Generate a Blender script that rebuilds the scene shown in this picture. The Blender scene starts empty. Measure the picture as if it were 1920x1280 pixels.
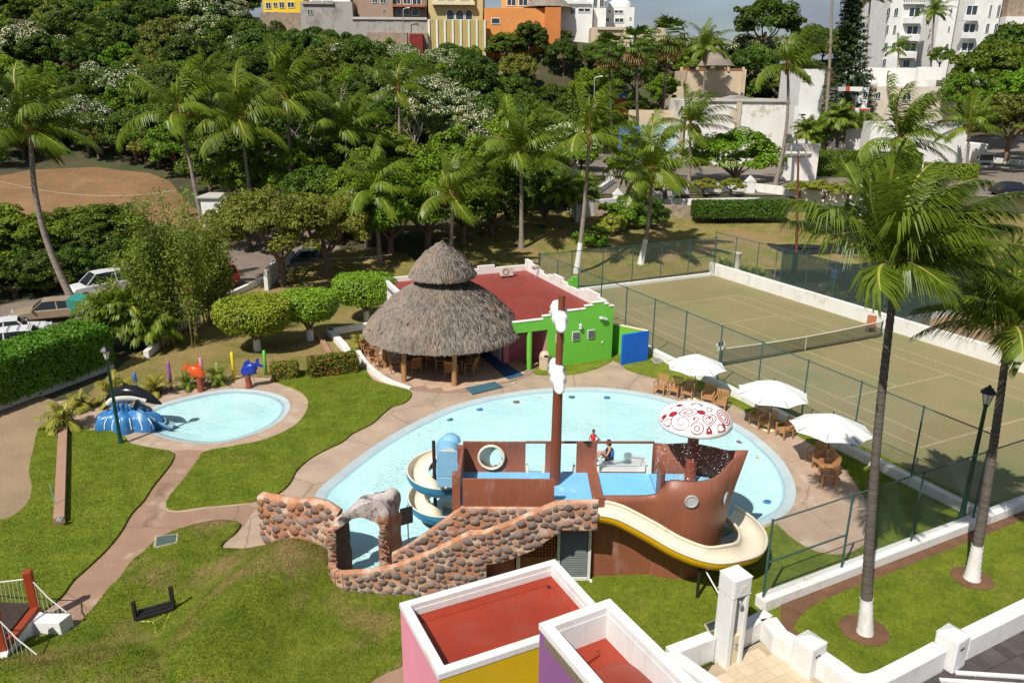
import bpy, bmesh, math, random
import numpy as np
from mathutils import Vector, Matrix
from mathutils import noise as mnoise
R = math.radians
PI = math.pi
S = bpy.context.scene
COL = S.collection
# ---------------------------------------------------------------- camera
CAM_H = 14.8; CAM_F = 1445.0; CAM_PITCH = 0.3171; CAM_ROLL = 0.0075
_c, _s = math.cos(CAM_ROLL), math.sin(CAM_ROLL)
_F = Vector((0, math.cos(CAM_PITCH), -math.sin(CAM_PITCH)))
_U0 = Vector((0, math.sin(CAM_PITCH), math.cos(CAM_PITCH)))
_R0 = Vector((1, 0, 0))
_Rt = _c*_R0 + _s*_U0
_Up = -_s*_R0 + _c*_U0
cam_data = bpy.data.cameras.new('camera')
cam_data.sensor_width = 36.0
cam_data.lens = CAM_F/1920*36
cam_data.clip_start = 0.2
cam_data.clip_end = 3000
cam = bpy.data.objects.new('camera', cam_data)
COL.objects.link(cam)
M3 = Matrix((_Rt, _Up, -_F)).transposed()
cam.matrix_world = Matrix.Translation((0, 0, CAM_H)) @ M3.to_4x4()
S.camera = cam
# ---------------------------------------------------------------- world, sun, exposure
SUN_EL = R(50.8); SUN_AZ = R(32.6)          # direction the shadows run, clockwise from +Y
w = bpy.data.worlds.new('World'); S.world = w; w.use_nodes = True
nt = w.node_tree; nt.nodes.clear()
sky = nt.nodes.new('ShaderNodeTexSky'); sky.sky_type = 'NISHITA'; sky.sun_disc = False
sky.sun_elevation = SUN_EL; sky.sun_rotation = SUN_AZ + PI
tc = nt.nodes.new('ShaderNodeTexCoord')
mp = nt.nodes.new('ShaderNodeMapping'); mp.inputs['Scale'].default_value = (1, 1, 3.2)
nz = nt.nodes.new('ShaderNodeTexNoise'); nz.inputs['Scale'].default_value = 3.1; nz.inputs['Detail'].default_value = 7; nz.inputs['Roughness'].default_value = .55
cr = nt.nodes.new('ShaderNodeValToRGB'); cr.color_ramp.elements[0].position = .36; cr.color_ramp.elements[1].position = .62
cr.color_ramp.elements[0].color = (.25, .25, .25, 1)
nz2 = nt.nodes.new('ShaderNodeTexNoise'); nz2.inputs['Scale'].default_value = 6.0; nz2.inputs['Detail'].default_value = 8
cc = nt.nodes.new('ShaderNodeMix'); cc.data_type = 'RGBA'; cc.inputs[6].default_value = (2.2, 2.6, 3.2, 1); cc.inputs[7].default_value = (3.8, 4.2, 4.8, 1)
mx = nt.nodes.new('ShaderNodeMix'); mx.data_type = 'RGBA'
bg = nt.nodes.new('ShaderNodeBackground'); bg.inputs['Strength'].default_value = .085
wo = nt.nodes.new('ShaderNodeOutputWorld')
L = nt.links.new
L(tc.outputs['Generated'], mp.inputs['Vector']); L(mp.outputs['Vector'], nz.inputs['Vector']); L(mp.outputs['Vector'], nz2.inputs['Vector'])
L(nz.outputs['Fac'], cr.inputs['Fac']); L(nz2.outputs['Fac'], cc.inputs[0])
L(cr.outputs['Color'], mx.inputs[0]); L(sky.outputs['Color'], mx.inputs[6]); L(cc.outputs[2], mx.inputs[7])
L(mx.outputs[2], bg.inputs['Color']); L(bg.outputs['Background'], wo.inputs['Surface'])
sun_d = bpy.data.lights.new('sun', 'SUN'); sun_d.energy = 5.0; sun_d.angle = R(.5); sun_d.color = (1, .945, .86)
sun = bpy.data.objects.new('sun', sun_d); COL.objects.link(sun)
_sd = Vector((math.sin(SUN_AZ)*math.cos(SUN_EL), math.cos(SUN_AZ)*math.cos(SUN_EL), -math.sin(SUN_EL)))
sun.rotation_euler = _sd.to_track_quat('-Z', 'Y').to_euler(); sun.location = (-30, -40, 60)
S.view_settings.view_transform = 'Standard'; S.view_settings.look = 'None'
S.view_settings.exposure = 0.12; S.view_settings.gamma = 1.0
S.render.engine = 'CYCLES'
S.cycles.max_bounces = 6; S.cycles.transparent_max_bounces = 24
S.cycles.caustics_reflective = False; S.cycles.caustics_refractive = False

# ---------------------------------------------------------------- pixel of the photograph -> point of the place
def ray(px, py):
    return _F + ((px-960)/CAM_F)*_Rt + ((640-py)/CAM_F)*_Up
def G(px, py, z=0.0):                       # point at height z seen at that pixel
    d = ray(px, py); t = (z-CAM_H)/d.z
    return Vector((d.x*t, d.y*t, z))
def VY(px, py, Y):                          # point on the upright plane y = Y
    d = ray(px, py); t = Y/d.y
    return Vector((d.x*t, Y, CAM_H+d.z*t))
UX, UY = .897, .442                         # the grounds' own axes: u to the right, v away
U = Vector((UX, UY, 0)); V = Vector((-UY, UX, 0)); AU = math.atan2(UY, UX)
def ST(s, t, z=0.0):                        # tennis court frame: s along, t across
    a, b = s+19.53, t+29.52
    return Vector((a*V.x+b*U.x, a*V.y+b*U.y, z))
def toST(p):
    return (p.x*V.x+p.y*V.y-19.53, p.x*U.x+p.y*U.y-29.52)
def srgb(r, g, b):
    return tuple((c/255/12.92) if c/255 <= .04045 else ((c/255+.055)/1.055)**2.4 for c in (r, g, b))
# ---------------------------------------------------------------- materials
MATS = {}
def mat(name, col, rough=.7, var=.12, scale=2.5, fine=.0, fscale=40, bump=0.0, bscale=30, col2=None, c2lo=.5, c2hi=.65, c2scale=1.5,
        metal=0, world=False, rnd=0.0, trans=0.0, spec=.4, alpha=None, stretch=None):
    if name in MATS: return MATS[name]
    m = bpy.data.materials.new(name); m.use_nodes = True; n = m.node_tree; N = n.nodes; K = n.links.new
    b = N['Principled BSDF']; out = N['Material Output']
    b.inputs['Roughness'].default_value = rough; b.inputs['Metallic'].default_value = metal
    b.inputs['Specular IOR Level'].default_value = spec
    if world:
        g = N.new('ShaderNodeNewGeometry'); vec = g.outputs['Position']
    else:
        t = N.new('ShaderNodeTexCoord'); vec = t.outputs['Object']
    if stretch:
        mpn = N.new('ShaderNodeMapping'); mpn.inputs['Scale'].default_value = stretch; K(vec, mpn.inputs['Vector']); vec = mpn.outputs['Vector']
    def noise(sc, det=5, rg=.6):
        q = N.new('ShaderNodeTexNoise'); q.inputs['Scale'].default_value = sc; q.inputs['Detail'].default_value = det; q.inputs['Roughness'].default_value = rg
        K(vec, q.inputs['Vector']); return q.outputs['Fac']
    def ramp(f, lo, hi):
        r = N.new('ShaderNodeMapRange'); r.inputs['From Min'].default_value = lo; r.inputs['From Max'].default_value = hi; K(f, r.inputs['Value']); return r.outputs['Result']
    rgb = N.new('ShaderNodeRGB'); rgb.outputs[0].default_value = (*col, 1); cur = rgb.outputs[0]
    if col2 is not None:
        mxn = N.new('ShaderNodeMix'); mxn.data_type = 'RGBA'; K(ramp(noise(c2scale, 6), c2lo, c2hi), mxn.inputs[0]); K(cur, mxn.inputs[6]); mxn.inputs[7].default_value = (*col2, 1); cur = mxn.outputs[2]
    def mulv(cur, fac, amt):
        h = N.new('ShaderNodeHueSaturation'); mr = N.new('ShaderNodeMapRange')
        mr.inputs['From Min'].default_value = .25; mr.inputs['From Max'].default_value = .75
        mr.inputs['To Min'].default_value = 1-amt; mr.inputs['To Max'].default_value = 1+amt
        K(fac, mr.inputs['Value']); K(mr.outputs['Result'], h.inputs['Value']); K(cur, h.inputs['Color']); return h.outputs['Color']
    if var: cur = mulv(cur, noise(scale), var)
    if fine: cur = mulv(cur, noise(fscale, 3, .7), fine)
    if rnd:
        oi = N.new('ShaderNodeObjectInfo'); h = N.new('ShaderNodeHueSaturation')
        a = N.new('ShaderNodeMapRange'); a.inputs['To Min'].default_value = 1-rnd; a.inputs['To Max'].default_value = 1+rnd; K(oi.outputs['Random'], a.inputs['Value']); K(a.outputs['Result'], h.inputs['Value'])
        a2 = N.new('ShaderNodeMath'); a2.operation = 'MULTIPLY_ADD'; a2.inputs[1].default_value = 7.31; a2.inputs[2].default_value = 0; K(oi.outputs['Random'], a2.inputs[0])
        a3 = N.new('ShaderNodeMath'); a3.operation = 'FRACT'; K(a2.outputs[0], a3.inputs[0])
        a4 = N.new('ShaderNodeMapRange'); a4.inputs['To Min'].default_value = .5-rnd*.07; a4.inputs['To Max'].default_value = .5+rnd*.07; K(a3.outputs[0], a4.inputs['Value']); K(a4.outputs['Result'], h.inputs['Hue'])
        K(cur, h.inputs['Color']); cur = h.outputs['Color']
    K(cur, b.inputs['Base Color'])
    if bump:
        bn = N.new('ShaderNodeBump'); bn.inputs['Strength'].default_value = bump; bn.inputs['Distance'].default_value = .05; K(noise(bscale, 5, .65), bn.inputs['Height']); K(bn.outputs['Normal'], b.inputs['Normal'])
    if trans:
        tr = N.new('ShaderNodeBsdfTranslucent'); K(cur, tr.inputs['Color']); ms = N.new('ShaderNodeMixShader'); ms.inputs[0].default_value = trans
        K(b.outputs[0], ms.inputs[1]); K(tr.outputs[0], ms.inputs[2]); K(ms.outputs[0], out.inputs['Surface'])
    m['srgb'] = name
    MATS[name] = m
    return m
# ---------------------------------------------------------------- mesh builder
class MB:
    def __init__(self): self.v = []; self.f = []; self.m = []; self.sm = []
    def add(self, vs, fs, m=0, smooth=False):
        o = len(self.v); self.v += [tuple(p) for p in vs]
        for f in fs: self.f.append(tuple(i+o for i in f)); self.m.append(m); self.sm.append(smooth)
        return self
    def box(self, c, s, rz=0, m=0, tilt=None, taper=1.0):
        x, y, z = s[0]/2, s[1]/2, s[2]/2; t = taper
        vs = [Vector(p) for p in ((-x, -y, -z), (x, -y, -z), (x, y, -z), (-x, y, -z), (-x*t, -y*t, z), (x*t, -y*t, z), (x*t, y*t, z), (-x*t, y*t, z))]
        mt = Matrix.Rotation(rz, 3, 'Z')
        if tilt is not None: mt = mt @ Matrix.Rotation(tilt[1], 3, tilt[0])
        vs = [mt @ p + Vector(c) for p in vs]
        return self.add(vs, [(0, 3, 2, 1), (4, 5, 6, 7), (0, 1, 5, 4), (1, 2, 6, 5), (2, 3, 7, 6), (3, 0, 4, 7)], m)
    def bar(self, a, b, wd, th, up=(0, 0, 1), m=0):        # rectangular bar between two points
        a, b = Vector(a), Vector(b); d = (b-a).normalized(); up = Vector(up)
        if abs(d.dot(up)) > .98: up = Vector((0, 1, 0))
        sd = d.cross(up).normalized()*wd/2; u2 = sd.cross(d).normalized()*th/2
        vs = [a-sd-u2, a+sd-u2, a+sd+u2, a-sd+u2, b-sd-u2, b+sd-u2, b+sd+u2, b-sd+u2]
        return self.add(vs, [(0, 3, 2, 1), (4, 5, 6, 7), (0, 1, 5, 4), (1, 2, 6, 5), (2, 3, 7, 6), (3, 0, 4, 7)], m)
    def prism(self, poly, z0, z1, m=0, mt=None, top=True, bottom=True):
        n = len(poly); a = sum(poly[i][0]*poly[(i+1) % n][1]-poly[(i+1) % n][0]*poly[i][1] for i in range(n))
        if a < 0: poly = list(poly)[::-1]
        vs = [(p[0], p[1], z0) for p in poly]+[(p[0], p[1], z1) for p in poly]
        self.add(vs, [(i, (i+1) % n, n+(i+1) % n, n+i) for i in range(n)], m)
        if top: self.add(vs[n:], [tuple(range(n))], m if mt is None else mt)
        if bottom: self.add(vs[:n], [tuple(range(n))[::-1]], m)
        return self
    def extr(self, poly3, vec, m=0):                       # polygon in space pushed along a vector
        n = len(poly3); p = [Vector(q) for q in poly3]; vec = Vector(vec)
        nn = sum(((p[i]-p[0]).cross(p[(i+1) % n]-p[0]) for i in range(n)), Vector())
        if nn.dot(vec) < 0: p = p[::-1]
        vs = p+[q+vec for q in p]
        return self.add(vs, [(i, (i+1) % n, n+(i+1) % n, n+i) for i in range(n)]+[tuple(range(n))[::-1], tuple(range(n, 2*n))], m)
    def tube(self, pts, r, seg=8, m=0, cap=True, smooth=True, closed=False):
        pts = [Vector(p) for p in pts]; n = len(pts); rs = r if isinstance(r, (list, tuple)) else [r]*n
        vs = []; prev = None
        for i, p in enumerate(pts):
            if closed: d = (pts[(i+1) % n]-pts[i-1])
            else: d = pts[min(i+1, n-1)]-pts[max(i-1, 0)]
            d.normalize()
            if prev is None:
                a = Vector((0, 0, 1)) if abs(d.z) < .9 else Vector((1, 0, 0)); x = a.cross(d).normalized()
            else:
                x = prev-d*prev.dot(d)
                x = x.normalized() if x.length > 1e-6 else Vector((1, 0, 0)).cross(d).normalized()
            prev = x; y = d.cross(x)
            for k in range(seg):
                t = 2*PI*k/seg; vs.append(p+(x*math.cos(t)+y*math.sin(t))*rs[i])
        fs = []
        for i in range(n if closed else n-1):
            for k in range(seg):
                a = i*seg+k; b = i*seg+(k+1) % seg; j = ((i+1) % n)*seg
                fs.append((a, b, j+(k+1) % seg, j+k))
        self.add(vs, fs, m, smooth)
        if cap and not closed:
            self.add(vs[:seg], [tuple(range(seg))[::-1]], m); self.add(vs[-seg:], [tuple(range(seg))], m)
        return self
    def lathe(self, prof, c=(0, 0, 0), seg=16, m=0, smooth=True, a0=0, a1=2*PI, sx=1, sy=1):
        full = abs(a1-a0-2*PI) < 1e-6; k = seg if full else seg+1; vs = []
        for (r, z) in prof:
            for j in range(k):
                t = a0+(a1-a0)*j/seg; vs.append((c[0]+r*math.cos(t)*sx, c[1]+r*math.sin(t)*sy, c[2]+z))
        fs = []
        for i in range(len(prof)-1):
            for j in range(seg):
                j2 = (j+1) % k; fs.append((i*k+j, i*k+j2, (i+1)*k+j2, (i+1)*k+j))
        return self.add(vs, fs, m, smooth)
    def grid(self, fn, nu, nv, m=0, smooth=True, flip=False):
        vs = [fn(i/nu, j/nv) for i in range(nu+1) for j in range(nv+1)]; k = nv+1
        fs = [(i*k+j, (i+1)*k+j, (i+1)*k+j+1, i*k+j+1) for i in range(nu) for j in range(nv)]
        if flip: fs = [f[::-1] for f in fs]
        return self.add(vs, fs, m, smooth)
    def ball(self, c, r, seg=12, rings=8, m=0, rot=None):
        r = r if isinstance(r, (tuple, list)) else (r, r, r); c = Vector(c)
        def fn(a, b):
            th = PI*(a); ph = 2*PI*b
            p = Vector((r[0]*math.sin(th)*math.cos(ph), r[1]*math.sin(th)*math.sin(ph), r[2]*math.cos(th)))
            return c+(rot @ p if rot is not None else p)
        return self.grid(fn, rings, seg, m)
    def build(self, name, mats, parent=None, bevel=0.0):
        me = bpy.data.meshes.new(name); me.from_pydata(self.v, [], self.f)
        for q in (mats if isinstance(mats, (list, tuple)) else [mats]): me.materials.append(q)
        me.polygons.foreach_set('material_index', self.m); me.polygons.foreach_set('use_smooth', self.sm)
        me.update()
        return link(name, me, parent, bevel)
def wloc(o):
    t = Vector((0, 0, 0))
    while o is not None: t += o.location; o = o.parent
    return t
def link(name, me, parent=None, bevel=0.0):
    o = bpy.data.objects.new(name, me); COL.objects.link(o)
    if parent is not None:
        o.parent = parent; o.location = -wloc(parent)
    if bevel:
        b = o.modifiers.new('bevel', 'BEVEL'); b.width = bevel; b.segments = 2; b.limit_method = 'ANGLE'; b.angle_limit = R(40)
    return o
def tag(o, label=None, cat=None, group=None, kind=None):
    if label: o['label'] = label
    if cat: o['category'] = cat
    if group: o['group'] = group
    if kind: o['kind'] = kind
    return o
def thing(name, label, cat, loc=(0, 0, 0), group=None):
    o = bpy.data.objects.new(name, None); COL.objects.link(o); o.location = loc; o.empty_display_size = .3
    return tag(o, label, cat, group)
def put(root, loc, rz=0, sc=None):
    root.location = loc; root.rotation_euler = (0, 0, rz)
    if sc: root.scale = (sc, sc, sc) if not isinstance(sc, (tuple, list)) else sc
    return root
def copy_tree(root, loc, rz=0, sc=None, label=None):
    r = root.copy(); COL.objects.link(r); put(r, loc, rz, sc)
    if label: r['label'] = label
    for ch in root.children:
        c = ch.copy(); COL.objects.link(c); c.parent = r
        for g in ch.children:
            d = g.copy(); COL.objects.link(d); d.parent = c
    return r
def spline(pts, n=6, closed=False):
    P = [Vector(p) for p in pts]; k = len(P); out = []
    for i in range(k if closed else k-1):
        if closed: a, b, c, d = P[i-1], P[i], P[(i+1) % k], P[(i+2) % k]
        else: a, b, c, d = P[max(i-1, 0)], P[i], P[i+1], P[min(i+2, k-1)]
        for j in range(n):
            t = j/n; out.append(.5*((2*b)+(c-a)*t+(2*a-5*b+4*c-d)*t*t+(3*b-a-3*c+d)*t**3))
    if not closed: out.append(P[-1])
    return out
def gpoly(px, z=0.0, n=5, smooth=True):      # outline given by pixels on the level z
    p = [G(x, y, z) for x, y in px]
    return spline(p, n, True) if smooth else p
def inside(x, y, poly):
    c = False; n = len(poly); j = n-1
    for i in range(n):
        xi, yi, xj, yj = poly[i][0], poly[i][1], poly[j][0], poly[j][1]
        if (yi > y) != (yj > y) and x < (xj-xi)*(y-yi)/(yj-yi)+xi: c = not c
        j = i
    return c
def sheet(name, loops, mats, z=0.0, step=None, zf=None, skirt=0.0, kind='structure', parent=None):
    """flat or draped sheet with a concave outline (first loop) and holes; skirt hangs a short edge below the outline"""
    bm = bmesh.new()
    for lp in loops:
        vs = [bm.verts.new((p[0], p[1], 0)) for p in lp]
        for i in range(len(vs)): bm.edges.new((vs[i], vs[(i+1) % len(vs)]))
    bmesh.ops.triangle_fill(bm, use_beauty=True, use_dissolve=False, edges=bm.edges[:])
    bm.normal_update()
    for f in bm.faces:
        if f.normal.z < 0: f.normal_flip()
    if step:
        xs = [v.co.x for v in bm.verts]; ys = [v.co.y for v in bm.verts]
        for ax, lo, hi in ((0, min(xs), max(xs)), (1, min(ys), max(ys))):
            k = math.ceil(lo/step)
            while k*step < hi:
                co = [0, 0, 0]; no = [0, 0, 0]; co[ax] = k*step; no[ax] = 1
                bmesh.ops.bisect_plane(bm, geom=bm.verts[:]+bm.edges[:]+bm.faces[:], plane_co=co, plane_no=no, dist=1e-5); k += 1
    if skirt:
        be = [e for e in bm.edges if len(e.link_faces) == 1]
        r = bmesh.ops.extrude_edge_only(bm, edges=be)
        low = {v for v in r['geom'] if isinstance(v, bmesh.types.BMVert)}
    else: low = set()
    for v in bm.verts:
        zz = zf(v.co.x, v.co.y)+z if zf else z
        v.co.z = zz-skirt if v in low else zz
    me = bpy.data.meshes.new(name); bm.to_mesh(me); bm.free()
    for q in (mats if isinstance(mats, (list, tuple)) else [mats]): me.materials.append(q)
    if zf: me.polygons.foreach_set('use_smooth', [True]*len(me.polygons))
    o = link(name, me, parent)
    if kind: o['kind'] = kind
    return o
# ---------------------------------------------------------------- leaves as many small faces
def fastmesh(name, verts, nper, mats, midx=None):
    n = len(verts)//nper; me = bpy.data.meshes.new(name)
    me.vertices.add(len(verts)); me.vertices.foreach_set('co', verts.astype(np.float32).ravel())
    me.loops.add(len(verts)); me.loops.foreach_set('vertex_index', np.arange(len(verts), dtype=np.int32))
    me.polygons.add(n); me.polygons.foreach_set('loop_start', np.arange(0, len(verts), nper, dtype=np.int32))
    for q in (mats if isinstance(mats, (list, tuple)) else [mats]): me.materials.append(q)
    if midx is not None: me.polygons.foreach_set('material_index', midx.astype(np.int32))
    me.update(calc_edges=True); me.validate()
    return me
def leaf_quads(rg, P, N, size, asp=.55):
    n = len(P); N = N/np.maximum(np.linalg.norm(N, axis=1, keepdims=True), 1e-6)
    T = rg.normal(size=(n, 3)); T -= N*(T*N).sum(1, keepdims=True); T /= np.maximum(np.linalg.norm(T, axis=1, keepdims=True), 1e-6)
    B = np.cross(N, T); s = size[:, None]
    v = np.stack([P-T*s, P-B*s*asp+T*s*.15, P+T*s, P+B*s*asp+T*s*.15], 1)
    v[:, 1] += N*s*.18; v[:, 3] += N*s*.18
    return v.reshape(-1, 3)
def ico(rg, n):
    d = rg.normal(size=(n, 3)); return d/np.linalg.norm(d, axis=1, keepdims=True)
def crown_leaves(rg, C, rad, per, size, up=.5, low=-.35, squash=.8, jit=.6):
    """leaf faces over the shells of the clumps C"""
    P = []; N = []
    for c, r in zip(C, rad):
        d = ico(rg, per*2); d = d[d[:, 2] > low][:per]
        rr = r*(1-.35*rg.random(len(d))**2)[:, None]
        P.append(c+d*rr*np.array([1, 1, squash])); N.append(d+np.array([0, 0, up])+rg.normal(size=d.shape)*jit)
    P = np.concatenate(P); N = np.concatenate(N)
    return leaf_quads(rg, P, N, size*(.6+.8*rg.random(len(P))))
# ================================================================ TERRAIN AND GROUND
def sstep(a, b, x):
    t = min(1, max(0, (x-a)/(b-a))); return t*t*(3-2*t)
def pw(x, pts):
    if x <= pts[0][0]: return pts[0][1]
    for (a, b), (c, d) in zip(pts, pts[1:]):
        if x <= c: return b+(d-b)*(x-a)/(c-a)
    return pts[-1][1]
PL = [(60, 0), (73, 2), (95, 5), (125, 13), (180, 24), (230, 28), (400, 20), (900, 0)]
PR = [(66, 0), (82.4, 2.5), (83.6, 4), (150, 4.2), (162, 12), (172, 16.5), (190, 19), (215, 20), (400, 10), (900, 0)]
def Zt(x, y):
    l = pw(y, PL)+max(0, -30-x)*.12*sstep(90, 180, y)
    r = pw(y, PR)+max(0, x-60)*.10*sstep(90, 150, y)
    r += 7.0*math.exp(-((x-12)/20)**2)*sstep(152, 172, y)
    k = sstep(-14, 8, x)
    z = l*(1-k)+r*k
    if y > 95: z += 1.2*mnoise.noise(Vector((x*.04, y*.04, 3)))*sstep(95, 130, y)*(1-.9*k*(1-sstep(150, 170, y)))
    return z
def GT(px, py):
    d = ray(px, py); t = 5.0
    while t < 900:
        p = Vector((0, 0, CAM_H))+d*t
        if p.z < Zt(p.x, p.y): break
        t *= 1.01
    return p
m_earth = mat('earth', (.075, .055, .03), .95, .35, .25, .3, 3, world=True, col2=(.045, .06, .02), c2lo=.4, c2hi=.6, c2scale=.35, bump=.6, bscale=2)
m_lawn = None
def grass_mat(name, c1, c2, c3, lo=.45, hi=.62, sc=.22):
    m = bpy.data.materials.new(name); m.use_nodes = True; N = m.node_tree.nodes; K = m.node_tree.links.new; b = N['Principled BSDF']
    g = N.new('ShaderNodeNewGeometry')
    def nz(s, d=6, r=.6):
        q = N.new('ShaderNodeTexNoise'); q.inputs['Scale'].default_value = s; q.inputs['Detail'].default_value = d; q.inputs['Roughness'].default_value = r; K(g.outputs['Position'], q.inputs['Vector']); return q.outputs['Fac']
    def mr(f, a, b_, c=0, d=1):
        q = N.new('ShaderNodeMapRange'); q.inputs['From Min'].default_value = a; q.inputs['From Max'].default_value = b_; q.inputs['To Min'].default_value = c; q.inputs['To Max'].default_value = d; K(f, q.inputs['Value']); return q.outputs['Result']
    def mix(f, a, c):
        q = N.new('ShaderNodeMix'); q.data_type = 'RGBA'; K(f, q.inputs[0])
        for i, s in ((6, a), (7, c)):
            if isinstance(s, tuple): q.inputs[i].default_value = (*s, 1)
            else: K(s, q.inputs[i])
        return q.outputs[2]
    c = mix(mr(nz(.9, 8, .65), .38, .62), c1, c2)
    c = mix(mr(nz(sc, 8, .62), lo, hi), c, c3)
    h = N.new('ShaderNodeHueSaturation'); K(mr(nz(28, 3, .8), .25, .75, .45, 1.55), h.inputs['Value']); K(c, h.inputs['Color'])
    h2 = N.new('ShaderNodeHueSaturation'); K(mr(nz(5, 6, .75), .25, .75, .62, 1.38), h2.inputs['Value']); K(h.outputs[0], h2.inputs['Color'])
    K(h2.outputs[0], b.inputs['Base Color']); b.inputs['Roughness'].default_value = .9; b.inputs['Specular IOR Level'].default_value = .15
    bn = N.new('ShaderNodeBump'); bn.inputs['Strength'].default_value = .9; bn.inputs['Distance'].default_value = .06; K(nz(30, 4, .8), bn.inputs['Height']); K(bn.outputs[0], b.inputs['Normal'])
    return m
m_lawn = grass_mat('lawn_grass', (.135, .185, .014), (.20, .245, .024), (.255, .235, .05), .57, .78)
m_mound = grass_mat('mound_grass', (.13, .18, .014), (.20, .235, .026), (.30, .225, .085), .50, .64, .30)
m_dry = grass_mat('dry_grass', (.17, .165, .04), (.24, .205, .06), (.30, .22, .09), .42, .6, .3)
m_slope = grass_mat('slope_grass', (.15, .155, .035), (.26, .215, .07), (.27, .19, .09), .46, .62, .25)
m_conc = mat('deck_concrete', (.40, .30, .215), .85, .18, .7, .12, 9, world=True, col2=(.30, .225, .17), c2lo=.5, c2hi=.68, c2scale=.55, bump=.12, bscale=25)
m_path = mat('pink_path_concrete', (.30, .185, .125), .85, .14, 1.0, .10, 12, world=True, col2=(.40, .295, .215), c2lo=.55, c2hi=.66, c2scale=.8, bump=.1, bscale=25)
m_pinkdeck = mat('worn_pink_concrete', (.40, .285, .205), .85, .15, 1.2, .10, 12, world=True, col2=(.46, .37, .29), c2lo=.52, c2hi=.66, c2scale=.9, bump=.1, bscale=25)
m_dirt = mat('bare_dirt', (.205, .115, .05), .95, .22, .12, .18, 1.3, world=True, col2=(.24, .14, .07), c2lo=.5, c2hi=.66, c2scale=.18, bump=.35, bscale=3)
m_sand = mat('sandy_soil', (.28, .20, .12), .95, .2, .5, .15, 8, world=True, bump=.2, bscale=15)
m_soil = mat('garden_soil', (.15, .075, .04), .95, .25, 2, .25, 14, world=True, bump=.5, bscale=14)
m_gravel = mat('gravel', (.19, .15, .12), .95, .2, .6, .45, 14, world=True, bump=.5, bscale=14)
m_cobble = mat('cobbled_road', (.20, .165, .135), .9, .2, .15, .35, 3, world=True, bump=.4, bscale=4)
m_wash = mat('whitewash', (.73, .72, .69), .75, .06, 1.2, .05, 9, world=True, col2=(.56, .51, .43), c2lo=.56, c2hi=.74, c2scale=1.6, bump=.15, bscale=22, stretch=(1, 1, .45))

def add_cracks(m, scale, width, dark):
    N = m.node_tree.nodes; K = m.node_tree.links.new; b = N['Principled BSDF']; src = b.inputs['Base Color'].links[0].from_socket
    g = N.new('ShaderNodeNewGeometry'); q = N.new('ShaderNodeTexNoise'); q.inputs['Scale'].default_value = 1.3; q.inputs['Detail'].default_value = 5; K(g.outputs['Position'], q.inputs['Vector'])
    mxv = N.new('ShaderNodeMix'); mxv.data_type = 'VECTOR'; mxv.inputs[0].default_value = .16; K(g.outputs['Position'], mxv.inputs[4]); K(q.outputs['Color'], mxv.inputs[5])
    v = N.new('ShaderNodeTexVoronoi'); v.feature = 'DISTANCE_TO_EDGE'; v.inputs['Scale'].default_value = scale; K(mxv.outputs[1], v.inputs['Vector'])
    r = N.new('ShaderNodeMapRange'); r.inputs['From Max'].default_value = width; r.inputs['To Min'].default_value = dark; r.inputs['To Max'].default_value = 1; K(v.outputs['Distance'], r.inputs['Value'])
    h = N.new('ShaderNodeHueSaturation'); K(r.outputs[0], h.inputs['Value']); K(src, h.inputs['Color']); K(h.outputs[0], b.inputs['Base Color'])
add_cracks(m_conc, .34, .012, .62); add_cracks(m_path, .30, .010, .7); add_cracks(m_pinkdeck, .38, .012, .66)
def make_terrain():
    def ax(segs):
        out = []
        for a, b, st in segs:
            n = max(1, round((b-a)/st)); out += [a+(b-a)*i/n for i in range(n)]
        return out+[segs[-1][1]]
    xs = ax([(-1600, -300, 130), (-300, -130, 10), (-130, -44, 4), (-44, 44, 1), (44, 130, 4), (130, 300, 10), (300, 1600, 130)])
    ys = ax([(-60, 8, 8), (8, 84, 1), (84, 240, 4), (240, 400, 10), (400, 2600, 140)])
    vs = []; nx = len(xs)
    for y in ys:
        for x in xs: vs.append((x, y, Zt(x, y)-.06))
    fs = []
    for j in range(len(ys)-1):
        for i in range(nx-1):
            xm, ym = (xs[i]+xs[i+1])/2, (ys[j]+ys[j+1])/2
            if 16 < ym < 42 and -30 < xm < 20 and (any(inside(xm+a, ym+b, POOL1B) for a in (-.8, .8) for b in (-.8, .8)) or any(inside(xm+a, ym+b, POOL2B) for a in (-.8, .8) for b in (-.8, .8))): continue
            fs.append((j*nx+i, j*nx+i+1, (j+1)*nx+i+1, (j+1)*nx+i))
    b = MB(); b.add(vs, fs, 0, True); o = b.build('ground', m_earth); o['kind'] = 'structure'
# pools: outlines on the level of the deck
POOL1 = gpoly([(262, 790), (285, 813), (340, 828), (400, 831), (460, 819), (515, 796), (541, 771), (540, 750), (510, 736), (460, 729), (410, 731), (350, 743), (300, 757), (270, 772)])
POOL2 = gpoly([(592, 925), (640, 881), (700, 836), (760, 800), (830, 767), (900, 746), (980, 732), (1060, 726), (1140, 727), (1220, 738), (1290, 757), (1350, 780), (1400, 805), (1440, 835), (1470, 866), (1488, 900), (1492, 930), (1480, 957), (1450, 975), (1400, 1000), (1300, 1040), (1150, 1050), (1000, 1060), (860, 1070), (740, 1085), (650, 1082), (610, 1040), (590, 980)])
def shrink(poly, d):
    n = len(poly); a = sum(poly[i][0]*poly[(i+1) % n][1]-poly[(i+1) % n][0]*poly[i][1] for i in range(n)); sg = 1 if a > 0 else -1; out = []
    for i in range(n):
        t = (poly[(i+1) % n]-poly[i-1]).normalized(); nn = Vector((-t.y, t.x, 0))*sg; out.append(poly[i]+nn*d)
    return out
POOL1B = shrink(POOL1, -.1); POOL2B = shrink(POOL2, -.1)
make_terrain()
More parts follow.
